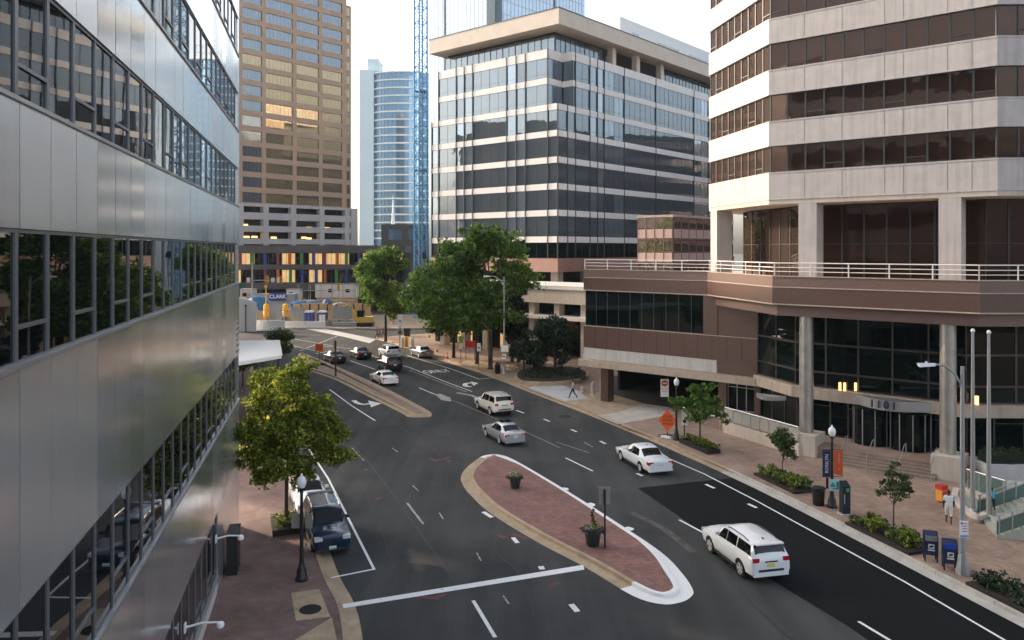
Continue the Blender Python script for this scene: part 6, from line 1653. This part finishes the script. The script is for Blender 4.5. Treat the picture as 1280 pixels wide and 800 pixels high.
mb=MB(); X,Y=G(398,456,.15); t=thing('sandbag','dark sandbags lying on the far median by the orange sign','sandbag',(X+.6,Y-.3,.15)); mb.lathe([(.05,0),(.32,.04),(.34,.14),(.2,.22),(.02,.24)],(0,0,0),10); mb.build('bag',M['soil'],t,world=False,smooth=True)
# signs, cone, bins under the street trees
green_sign=mat('lime_sign',(.35,.50,.05),.6)
t=post_sign('lime green sign over a pink plate on a post under the street trees',576,454,3.2,[(2.9,.62,.85,green_sign),(2.1,.42,.68,M['white'])])
t=post_sign('white arrow sign on a dark post beside the tallest street tree',598.5,462,3.0,[(2.6,.42,.95,M['white'])]); 
mb=MB(); mb.hexa([(-.03,-.07,2.35),(.03,-.07,2.35),(.03,-.066,2.35),(-.03,-.066,2.35),(-.03,-.07,2.75),(.03,-.07,2.75),(.03,-.066,2.75),(-.03,-.066,2.75)]); mb.box((0,-.068,2.55),(.2,.006,.10),0); mb.build('arrow_print',M['matte_black'],t,world=False)
t=post_sign('pair of white plates on a brown post at the far corner',500,432,4.6,[(4.1,.75,.85,M['white']),(3.0,.75,.75,M['white']),(1.9,.5,.5,M['post_brown'])],pm='post_brown',r=.07)
X,Y=G(587,452,.13); t=thing('shop_board','bright red board standing by the shop fronts under the trees','sign board',(X,Y+1.5,.13)); mb=MB(); mb.box((0,0,2.0),(1.35,.06,.8),0); mb.build('board',mat('bright_red_board',(.75,.03,.02),.5),t,world=False); mb=MB(); 
for x in (-.55,.55): mb.box((x,.05,.8),(.06,.06,1.6),0)
mb.build('leg',M['black'],t,world=False)
def cone(px,py,label,z=.13,h=.9):
    X,Y=G(px,py,z); t=thing('traffic_cone',label,'traffic cone',(X,Y,z),0,'traffic cones'); mb=MB(); mb.box((0,0,.03),(.42,.42,.06),0); mb.lathe([(.17,.06),(.12,h*.38)],(0,0,0),12,0); mb.lathe([(.119,h*.38),(.085,h*.62)],(0,0,0),12,1); mb.lathe([(.084,h*.62),(.03,h)],(0,0,0),12,0); mb.build('cone',[M['orange'],M['white']],t,world=False)
cone(559,448,'orange and white cone on the kerb by the parked grey sedan'); cone(546,440,'orange cone on the pavement ahead of the parked grey sedan')
def barrel(px,py,label,c=None):
    X,Y=G(px,py,.0); t=thing('traffic_barrel',label,'traffic barrel',(X,Y,0),0,'orange traffic barrels'); mb=MB(); z=0
    for i in range(5): mb.lathe([(.30-.012*i,z),(.29-.012*i,z+.2)],(0,0,0),12,i%2); z+=.201
    mb.build('drum',[M['orange'],M['white']],t,world=False)
barrel(454,409,'orange barrel by the site gate nearest the tree'); barrel(432,407.5,'orange barrel at the end of the grey site fence'); barrel(491,405,'orange barrel behind the far corner tree')
X,Y=G(511,434,.13); t=thing('barrier_post','yellow and white striped barrier posts at the kerb near the parked grey sedan','barrier',(X,Y,.13)); 
for x,m_ in ((-.9,'white'),(-.3,'yellow'),(.5,'white')):
    mb=MB(); mb.lathe([(.26,0),(.26,1.3),(.2,1.5)],(x,0,0),10); mb.build('post',M[m_],t,world=False)
X,Y=G(509,420,.13); t=thing('waste_bin','dark grey square waste bin at the far corner','waste bin',(X,Y,.13)); mb=MB(); mb.hexa([(-.42,-.4,0),(.42,-.4,0),(.42,.4,0),(-.42,.4,0),(-.5,-.45,1.2),(.5,-.45,1.2),(.5,.45,1.2),(-.5,.45,1.2)]); mb.build('body',M['black'],t,world=False); mb=MB(); mb.box((0,0,1.23),(1.05,.95,.06),0); mb.build('lid',M['plastic'],t,world=False)
# small fittings on the metal office and kiosks at its foot
def wall_light(label,Yw,out,z):
    s=(39.6-Yw)/.9736; p=on(E,dL,s); t=thing('wall_light',label,'wall light',(p[0],p[1],z),0,'white wall lights on the metal office')
    mb=MB(); mb.tube([(0,0,0),(nL[0]*out*.5,nL[1]*out*.5,.10),(nL[0]*out,nL[1]*out,.06)],[.04,.035,.03],8); mb.build('arm',M['white'],t,world=False,smooth=True)
    mb=MB(); mb.lathe([(.03,.09),(.10,.06),(.13,-.02),(.11,-.09),(.04,-.12)],(nL[0]*out,nL[1]*out,0),14); mb.build('lamp_head',M['globe'],t,world=False,smooth=True)
    mb=MB(); mb.obox((0,0),dL,nL,-.1,.1,0,.05,-.14,.14); mb.build('wall_plate',M['white'],t,world=False)
wall_light('white wall light on an arm near the far windows of the metal office',31.2,.95,2.55)
wall_light('large white wall light on an arm low on the metal office',24.4,1.05,2.3)
t=thing('utility_cabinet','tall black utility cabinet against the foot of the metal office','cabinet',(-12.0,33.6,.13)); mb=MB(); mb.obox((-12.2,33.5),(-dL[0],-dL[1]),nL,0,1.25,.06,.50,.13,1.85,0); mb.build('body',M['black'],t); mb=MB(); mb.obox((-12.2,33.5),(-dL[0],-dL[1]),nL,.61,.63,.50,.51,.2,1.8,0); mb.build('door_seam',M['metal_grey'],t)
mb=MB(); mb.obox((-12.2,33.5),(-dL[0],-dL[1]),nL,-.03,1.28,.05,.53,1.85,1.91,0); mb.build('lid',M['metal_dark'],t)
for px,py,lab in ((309.5,563,'tall dark totem sign near the far end of the metal office'),(302,556,'second dark totem sign beside the corner of the metal office')):
    X,Y=G(px,py,.13); t=thing('totem_sign',lab,'totem sign',(X,Y,.13),0,'dark totem signs'); mb=MB(); mb.box((0,0,.7),(.16,.5,1.4),0); mb.box((0,0,1.46),(.22,.56,.12),0); mb.build('body',M['black'],t,world=False); mb=MB(); mb.box((-.085,0,.8),(.01,.36,.9),0); mb.build('panel',M['alu'],t,world=False)

# =================================================================== BUILDING SITE AT THE FAR END
def at(px,py,Y): return ((px-CX)*Y/F,Y,ZY(py,Y))
def site(name,label,cat,loc,group=None): return thing(name,label,cat,loc,0,group)
# concrete barriers, one by one
xs_=[(300,328),(328.5,356),(356.5,381),(381.5,407)]
for i,(a,b) in enumerate(xs_):
    Y=136.5 if i<2 else 140.5
    X0,X1=(a-CX)*Y/F,(b-CX)*Y/F; t=site('concrete_barrier',('white concrete barrier nearest the metal office at the building site','white concrete barrier left of the person in navy','white concrete barrier right of the person in navy','white concrete barrier in front of the blue toilets')[i],'barrier',(X0,Y,.0),'white barriers of the building site')
    mb=MB(); h=1.75 if i<2 else 1.25
    for y0,y1,z0,z1 in ((-.3,.3,0,.3),(-.16,.16,.3,h)): mb.box(((X0+X1)/2,Y+(y0+y1)/2,(z0+z1)/2),(X1-X0-.05,y1-y0,z1-z0),0)
    mb.build('barrier',M['white'],t)
    mb=MB(); n=6
    for k in range(n+1): x=X0+(X1-X0)*k/n; mb.tube([(x,Y,h),(x,Y,h+1.7)],.035,5)
    mb.tube([(X0,Y,h+1.7),(X1,Y,h+1.7)],.04,5); mb.build('fence_frame',M['galv'],t)
t=site('site_hoarding','tall white hoarding panel close to the corner of the metal office','hoarding',(-45.6,134.6,0)); mb=MB(); mb.hexa([(-47.5,134.6,0),(-43.7,134.6,0),(-43.7,134.9,0),(-47.5,134.9,0),(-47.5,134.6,6.2),(-43.7,134.6,5.0),(-43.7,134.9,5.0),(-47.5,134.9,6.2)]); mb.build('panel',M['white'],t)
mb=MB(); mb.tube([(-45.4,134.5,0),(-45.4,134.5,4.4)],.08,6); mb.lathe([(.16,0),(.16,.3)],(-45.4,134.5,4.3),8); mb.build('lamp_post',M['black'],t)
t=site('site_fence','grey mesh screens along the building site fence','fence',(-40,142,0))
for a,b,c in ((300,322,'alu'),(345,353,'alu'),(364,372,'alu'),(374,380,'alu'),(416,440,'alu')):
    Y=142.0; mb=MB(); mb.box(((a+b)/2*Y/F-CX*Y/F,Y,2.6),((b-a)*Y/F,.06,2.3),0); mb.build('screen',mat('mesh_screen',(.30,.33,.35),.8),t)
# brick pallets / low grey fence right of barriers
t=site('block_wall','low row of grey concrete blocks right of the white barriers','block wall',((425-CX)*143/F,143,0)); mb=MB(); Y=143.0
for k in range(9): x=(410+k*4.3-CX)*Y/F; mb.box((x,Y,.62),(.58,.6,1.1 if k%3 else 1.3),0)
mb.build('blocks',mat('block_grey',(.20,.18,.165),.9,var=.2,scale=1),t)
# portable toilets
for px,lab in ((386.5,'dark blue portable toilet with its door closed'),(403,'blue portable toilet with a white door')):
    x,y,z=at(px,405,145.0); t=site('portable_toilet',lab,'portable toilet',(x,y,0),'portable toilets'); mb=MB(); mb.box((x,y,1.25),(1.65,1.6,2.5),0); mb.build('body',M['royal'],t); mb=MB(); mb.hexa([(x-.88,y-.85,2.5),(x+.88,y-.85,2.5),(x+.88,y+.85,2.5),(x-.88,y+.85,2.5),(x-.6,y-.6,2.75),(x+.6,y-.6,2.75),(x+.6,y+.6,2.75),(x-.6,y+.6,2.75)]); mb.build('roof',M['white'],t); mb=MB(); mb.box((x+(.15 if px>400 else 0),y-.82,1.15),(1.05,.05,1.95),0); mb.build('door',M['white'] if px>400 else mat('toilet_door',(.03,.06,.26),.5),t)
# yellow lamp drums
for px,lab in ((333,'yellow light tower drum left of the company board'),(357,'yellow light tower drum below the company board')):
    x,y,z=at(px,400,146.0); t=site('light_drum',lab,'site equipment',(x,y,0),'yellow site drums'); mb=MB(); mb.lathe([(.5,1.6),(.55,1.8),(.55,2.6),(.42,2.75),(.55,2.9),(.5,3.8),(.2,4.0)],(x,y,0),12); mb.build('drum',M['yellow'],t,smooth=True); mb=MB(); mb.lathe([(.12,0),(.12,1.62)],(x,y,0),8); mb.build('leg',M['black'],t)
# site office with company board
x0,x1=at(335,0,156.0)[0],at(358,0,156.0)[0]; t=site('site_office','grey site office carrying a blue company board','site office',((x0+x1)/2,157,0)); mb=MB(); mb.box(((x0+x1)/2-1.5,158,2.6),(x1-x0+6,2.6,5.2),0); mb.build('body',mat('grey_container',(.30,.33,.36),.7),t)
zt,zb__=ZY(366,156.0),ZY(376,156.0); mb=MB(); mb.box(((x0+x1)/2,156.4,(zt+zb__)/2),(x1-x0-.3,.12,zt-zb__),0); b=mb.build('board',M['royal'],t)
mb=MB(); text_on(mb,'CLARK',1.05,((x0+x1)/2,156.32,(zt+zb__)/2),(1,0,0),(0,0,1),extrude=.01,bold=.03); mb.build('lettering',M['white'],b)
# trailers
for (a,b,py0,py1,Y,m_,lab) in ((394,446,356,372,160,'trailer','long cream site trailer with two windows'),(358,374,362,374,163,'trailer','small white site cabin behind the company board'),(300,316,362,376,158,'garage','pale grey site cabin next to the signal pole')):
    xa,xb_=at(a,0,Y)[0],at(b,0,Y)[0]; z1,z0=ZY(py0,Y),ZY(py1,Y); t=site('site_trailer',lab,'site trailer',((xa+xb_)/2,Y,0),'site trailers')
    mb=MB(); mb.box(((xa+xb_)/2,Y+1.3,(z0+z1)/2),(xb_-xa,2.6,z1-z0),0); mb.build('body',M[m_],t); mb=MB()
    mb.box(((xa+xb_)/2,Y+1.3,z1+.06),(xb_-xa+.2,2.8,.12),0); mb.build('roof',M['galv'],t)
    for k in range(2 if b-a>30 else 1):
        xx=lerp(xa,xb_,.36+.42*k); mb=MB(); mb.box((xx,Y-.02,(z0+z1)/2+.1),(.85,.06,.7),0); mb.build('window',M['glass_dark'],t)
    mb=MB(); mb.box(((xa+xb_)/2,Y+1.3,z0/2),(xb_-xa-.5,2.0,z0),0); mb.build('support',M['plywood'],t)
# tarpaulins, plywood and stacked material
rngS=random.Random(91)
for (px,py,Y,w_,h_,d_,m_,lab) in ((322,379,152,4.6,2.8,2.2,'blue_tarp','blue tarpaulin covered heap beside the signal pole'),(374,381,152,4.2,1.6,2,'blue_tarp','blue tarpaulin covered stack right of the company board'),(392,380,153,4.4,1.3,2,'blue_tarp','long blue tarpaulin roll under the cream trailer'),(409,378,152,1.8,1.4,2,'blue_tarp','small blue tarpaulin bundle by the yellow formwork')):
    x,y,z=at(px,py,Y); t=site('tarpaulin_heap',lab,'tarpaulin',(x,y,0),'blue tarpaulins on the site'); mb=MB(); n=14
    prof_=[(1.0,0),(.98,.35*h_),(.8,.7*h_),(.5,.93*h_),(.08,h_)]
    base=max(.0,z-h_/2); k=16; b=0
    for rr,zz in prof_:
        for j in range(k): an=2*math.pi*j/k; f_=1+rngS.uniform(-.10,.10); mb.v.append((x+rr*w_/2*math.cos(an)*f_,y+rr*d_/2*math.sin(an)*f_,base+zz))
    for i in range(len(prof_)-1):
        for j in range(k): j2=(j+1)%k; mb.f.append((i*k+j,i*k+j2,(i+1)*k+j2,(i+1)*k+j)); mb.m.append(0)
    mb.f.append(tuple((len(prof_)-1)*k+j for j in range(k))); mb.m.append(0); mb.build('tarpaulin',M['blue_tarp'],t)
    mb=MB(); mb.box((x,y,base/2),(w_*.9,d_*.8,base),0); mb.build('crates',M['plywood'],t)
t=site('formwork_wall','run of tan plywood formwork with dark posts on the building site','formwork',((410-CX)*150/F,150,0)); mb=MB(); Y=150.0
for k in range(9):
    xa,xb_=(366+k*11-CX)*Y/F,(366+k*11+10.3-CX)*Y/F; mb.box(((xa+xb_)/2,Y+rngS.uniform(-.1,.1),1.9),(xb_-xa,.2,3.6+rngS.uniform(-.4,.3)),0)
mb.build('plywood_sheets',M['plywood'],t); mb=MB()
for k in range(10): x=(365.6+k*11-CX)*Y/F; mb.box((x,Y-.25,2.9),(.22,.2,1.5),0)
mb.build('posts',M['black'],t)
# yellow digger-like machine at the right of the site
x,y,z=at(455,400,143.0); t=site('excavator','yellow excavator half hidden behind the round corner tree','excavator',(x,y,0)); mb=MB(); mb.box((x,y,.45),(3.4,2.4,.8),0); mb.build('tracks',M['black'],t); mb=MB(); mb.box((x+.2,y,1.35),(2.8,2.2,1.0),0); mb.build('body',mat('digger_yellow',(.62,.45,.08),.5),t); mb=MB(); mb.box((x-.5,y-.3,2.4),(1.2,1.3,1.2),0); mb.build('cab',M['glass_dark'],t); mb=MB(); mb.tube([(x-1,y-.6,1.6),(x-2.6,y-.6,4.2),(x-4.4,y-.6,3.4),(x-4.8,y-.6,1.2)],[.25,.22,.2,.16],6); mb.build('boom',bpy.data.materials['digger_yellow'],t)
# traffic signals
def signal_head(par,x,y,z):
    mb=MB(); mb.box((x,y,z),(.42,.3,1.3),0)
    for k in range(3): mb.box((x,y-.24,z+.55-.42*k),(.34,.24,.05),0)
    h=mb.build('signal_head',M['yellow'],par)
    for k in range(3):
        mb=MB(); mb.lathe([(.14,0),(.14,.03)],(0,0,0),12); mb.v=[(x+a,y-.15-c,z+.42-.42*k+b_) for a,b_,c in mb.v]; mb.build('lens',M['matte_black'],h)
x,y,_=at(315.5,384,138.0); t=site('signal_mast','grey traffic signal mast with an arm of yellow signals at the far crossing','traffic signal',(x,y,0)); zt=ZY(328,138.0)
mb=MB(); mb.tube([(x,y,0),(x,y,zt)],[.17,.12],8); za=ZY(350.5,138.0); xe_=at(356,0,138.0)[0]; mb.tube([(x,y,za),(xe_,y,za+.1)],.08,6); mb.build('pole',M['galv'],t)
for px in (334.5,352): xx=at(px,0,138.0)[0]; signal_head(t,xx,y-.25,ZY(349.5,138.0))
for px,w_,h_ in ((311,.6,.85),(341.5,.65,.8),(348,.45,1.0)): xx=at(px,0,138.0)[0]; mb=MB(); mb.box((xx,y-.2,ZY(350,138.0)),(w_,.05,h_),0); mb.build('sign_plate',M['white'],t)
mb=MB(); mb.box((at(303.5,0,138.0)[0],y-.2,ZY(357,138.0)),(1.0,.05,.75),0); mb.build('street_sign',M['sign_green'],t)
x,y,_=at(423.5,402,150.0); t=site('signal_mast','slim traffic signal pole in front of the cream trailer','traffic signal',(x,y,0)); mb=MB(); mb.tube([(x,y,0),(x,y,ZY(353,150.0))],.07,6); mb.build('pole',M['galv'],t); signal_head(t,x,y-.25,ZY(358.5,150.0))
x,y,_=at(332.5,384,144.0); t=site('signal_mast','short yellow pole below the signal arm','post',(x,y,0)); mb=MB(); mb.tube([(x,y,0),(x,y,ZY(356,144.0))],.12,6); mb.build('pole',M['yellow'],t); mb=MB(); mb.box((x,y-.1,ZY(358,144.0)),(.5,.3,.4),0); mb.build('cap_box',M['yellow'],t)
# tower crane mast
cr=thing('tower_crane','blue lattice tower crane mast rising behind the street trees','crane',((526-CX)*160/F,160,0))
xc_,yc_=(526-CX)*160/F,160.0; hw_=1.32; rc=R(38)
cs=[(xc_+hw_*1.0*math.cos(rc+R(45+90*i)),yc_+hw_*math.sin(rc+R(45+90*i))) for i in range(4)]
mb=MB()
for x,y in cs:
    mb=MB(); mb.tube([(x,y,0),(x,y,72)],.20,6); mb.build('mast_leg',M['crane_blue'],cr)
mb=MB(); zz=0; k=0
while zz<71:
    for i in range(4):
        a,b=cs[i],cs[(i+1)%4]; p,q=(a,b) if k%2 else (b,a)
        mb.tube([(p[0],p[1],zz),(q[0],q[1],zz+1.5)],.08,4,caps=False); 
        if k%2==0: mb.tube([(a[0],a[1],zz),(b[0],b[1],zz)],.08,4,caps=False)
    zz+=1.5; k+=1
mb.build('mast_lattice',M['crane_blue'],cr)
mb=MB()
for i in range(3): mb.obox((xc_,yc_),(1,0),(0,1),-1.1,1.1,-1.1,1.1,14+i*16,14.12+i*16,0)
mb.build('mast_platform',M['crane_blue'],cr)
x,y,z=at(527.5,345,150.0); fl_=thing('flag','dark blue flag hanging on a slim pole beside the crane mast','flag',(x,y,0)); mb=MB(); mb.tube([(x,y,0),(x,y,ZY(307,150.0))],.06,6); mb.build('pole',M['galv'],fl_); mb=MB(); mb.hexa([(x+.05,y-.02,ZY(324,150.0)),(x+1.0,y-.1,ZY(323,150.0)),(x+1.0,y-.06,ZY(323,150.0)),(x+.05,y+.02,ZY(324,150.0)),(x+.05,y-.02,ZY(315,150.0)),(x+.7,y+.05,ZY(317,150.0)),(x+.7,y+.09,ZY(317,150.0)),(x+.05,y+.02,ZY(315,150.0))]); mb.build('cloth',M['blue_dark'],fl_)

X,Y=G(622,467,.13); t=thing('litter_bin','dark round litter bin at the foot of the cobra head lamp among the trees','litter bin',(X,Y,.13)); mb=MB(); mb.lathe([(.26,0),(.30,.05),(.34,.95),(.36,1.0),(.30,1.02)],(0,0,0),16); mb.build('body',M['black'],t,world=False,smooth=True); mb=MB(); mb.lathe([(.31,1.02),(.12,1.2)],(0,0,0),16); mb.build('lid',M['plastic'],t,world=False)
# cafe tables and chairs in the shade of the plaza
chair_m=mat('grey_chair',(.22,.22,.22),.5,metal=.4)
def table_set(px,py,label,seed):
    X,Y=G(px,py,.13); t=thing('cafe_table',label,'table',(X,Y,.13),0,'plaza cafe tables'); mb=MB(); mb.lathe([(.40,.72),(.40,.75)],(0,0,0),16); mb.build('table_top',M['white'],t,world=False); mb=MB(); mb.lathe([(.22,0),(.03,.05),(.03,.72)],(0,0,0),10); mb.build('pedestal',M['black'],t,world=False)
    return X,Y
def chair(X,Y,rot,label):
    t=thing('cafe_chair',label,'chair',(X,Y,.13),rot,'plaza cafe chairs'); mb=MB(); mb.box((0,0,.45),(.42,.42,.03),0); mb.build('seat',chair_m,t,world=False); mb=MB(); mb.box((-.2,0,.70),(.03,.40,.34),0); mb.build('backrest',chair_m,t,world=False)
    for x in (-.18,.18):
        for y in (-.18,.18): mb=MB(); mb.box((x,y,.22),(.025,.025,.45),0); mb.build('leg',chair_m,t,world=False)
for i,(px,py,lab) in enumerate(((648,458,'small white cafe table in the tree shade right of the cobra head lamp'),(668,455,'small white cafe table nearest the dark plaza shrub tree'),(700,452,'small white cafe table behind the raised bed'))):
    X,Y=table_set(px,py,lab,i)
    for k in range(2): chair(X+(.75 if k else -.75),Y-.2,0 if not k else math.pi,'grey cafe chair at a small white table in the shade of the plaza trees')
# more clutter on the building site
def stack(px,py,Yd,name,label,cat,fn): 
    x,y,z=at(px,py,Yd); t=thing(name,label,cat,(x,y,0)); fn(t,x,y); return t
def pipes(t,x,y):
    for r_ in range(3):
        for k in range(5-r_): mb=MB(); mb.tube([(x-2.2,y+.35*k+.17*r_,.2+.31*r_),(x+2.2,y+.35*k+.17*r_,.2+.31*r_)],.17,8); mb.build('pipe',M['alu'],t)
stack(430,400,141.5,'pipe_stack','stack of grey pipes in front of the grey mesh screen','pipes',pipes)
def crates(t,x,y):
    for k,(dx,dz,w_) in enumerate(((0,0,1.3),(1.4,0,1.2),(.6,1.01,1.1))): mb=MB(); mb.box((x+dx,y,.5+dz),(w_,1.1,1.0),0); mb.build('crate',M['plywood'],t)
stack(442,398,147,'crate_stack','three stacked plywood crates beside the yellow excavator','crates',crates)
def scaffold(t,x,y):
    mb=MB()
    for i in range(6):
        for yy in (0,1.2): mb.tube([(x+i*2.2,y+yy,0),(x+i*2.2,y+yy,7.2)],.05,5)
    for z in (2,4,6): 
        for yy in (0,1.2): mb.tube([(x,y+yy,z),(x+11,y+yy,z)],.05,5)
    mb.build('frame',M['galv'],t)
    for z in (2.05,4.05): mb=MB(); mb.box((x+5.5,y+.6,z+.05),(11,1.1,.06),0); mb.build('deck_board',M['plywood'],t)
stack(372,398,154,'scaffold','grey pipe scaffold with plank decks behind the blue tarpaulins','scaffold',scaffold)
def mixer(t,x,y):
    mb=MB(); mb.box((x,y,1.0),(5.2,2.2,.5),0); mb.build('chassis',M['black'],t)
    mb=MB(); mb.box((x-2.1,y,2.1),(1.5,2.3,2.0),0); mb.build('cab',M['orange'],t)
    mb=MB(); mb.tube([(x-1.0,y,1.9),(x-.2,y,2.2),(x+1.4,y,2.7),(x+2.3,y,3.1)],[.5,1.1,1.0,.4],12); mb.build('drum',M['white'],t,smooth=True)
    for dx in (-2,1,2):
        for dy in (-1,1): mb=MB(); mb.tube([(x+dx,y+dy*.9,.5),(x+dx,y+dy*1.15,.5)],.5,12); mb.build('wheel',M['tyre'],t)
stack(418,396,156,'concrete_mixer','concrete mixer truck with a white drum and orange cab behind the plywood formwork','truck',mixer)
for px,py,lab in ((440,406,'orange and white cone beside the grey concrete blocks'),(466,408,'orange and white cone near the yellow excavator')): cone(px,py,lab,0.0,1.0)
HAZE=.00016
# =================================================================== LIGHT AND CAMERA
SUN_EL,SUN_AZ=R(20),R(-55)     # azimuth measured from +Y towards +X
w=bpy.data.worlds.new('World'); S.world=w; w.use_nodes=True
nt=w.node_tree; bg=nt.nodes['Background']; sk=nt.nodes.new('ShaderNodeTexSky')
sk.sky_type='NISHITA'; sk.sun_disc=False; sk.sun_elevation=SUN_EL; sk.sun_rotation=SUN_AZ; sk.air_density=1.0; sk.dust_density=4.0; sk.ozone_density=1.0
hs=nt.nodes.new('ShaderNodeHueSaturation'); hs.inputs['Saturation'].default_value=.55; nt.links.new(sk.outputs[0],hs.inputs['Color']); nt.links.new(hs.outputs[0],bg.inputs[0]); bg.inputs[1].default_value=.15
sd_=Vector((math.cos(SUN_EL)*math.sin(SUN_AZ),math.cos(SUN_EL)*math.cos(SUN_AZ),math.sin(SUN_EL)))
l=bpy.data.lights.new('sun','SUN'); l.energy=2.0; l.angle=R(1.5); l.color=(1,.80,.56)
lo_=bpy.data.objects.new('sun',l); COL.objects.link(lo_); lo_.rotation_euler=sd_.to_track_quat('Z','Y').to_euler(); lo_.location=(0,0,80)
cd=bpy.data.cameras.new('camera'); cam=bpy.data.objects.new('camera',cd); COL.objects.link(cam)
cam.location=(0,0,CH); cam.rotation_euler=(R(90),0,0); cd.sensor_width=36; cd.sensor_fit='HORIZONTAL'; cd.lens=36*F/1280
cd.shift_y=-(400-HY)/1280; cd.clip_start=.1; cd.clip_end=6000
S.camera=cam
hz=MB(); hz.box((0,250,62),(1100,760,126),0)
hm=bpy.data.materials.new('haze'); hm.use_nodes=True; hn=hm.node_tree; hn.nodes.clear()
ho=hn.nodes.new('ShaderNodeOutputMaterial'); hv=hn.nodes.new('ShaderNodeVolumePrincipled'); hv.inputs['Density'].default_value=HAZE; hv.inputs['Color'].default_value=(.86,.92,1,1); hv.inputs['Anisotropy'].default_value=.3
hn.links.new(hv.outputs[0],ho.inputs['Volume'])
tag(hz.build('haze',hm),kind='stuff')
S.render.engine='CYCLES'
S.cycles.use_denoising=True
try: S.cycles.denoiser='OPENIMAGEDENOISE'
except Exception: pass
S.cycles.max_bounces=8; S.cycles.transparent_max_bounces=8; S.cycles.sample_clamp_indirect=6
v=S.view_settings; v.view_transform='Standard'; v.look='None'; v.exposure=1.55; v.gamma=1.0; v.use_curve_mapping=False
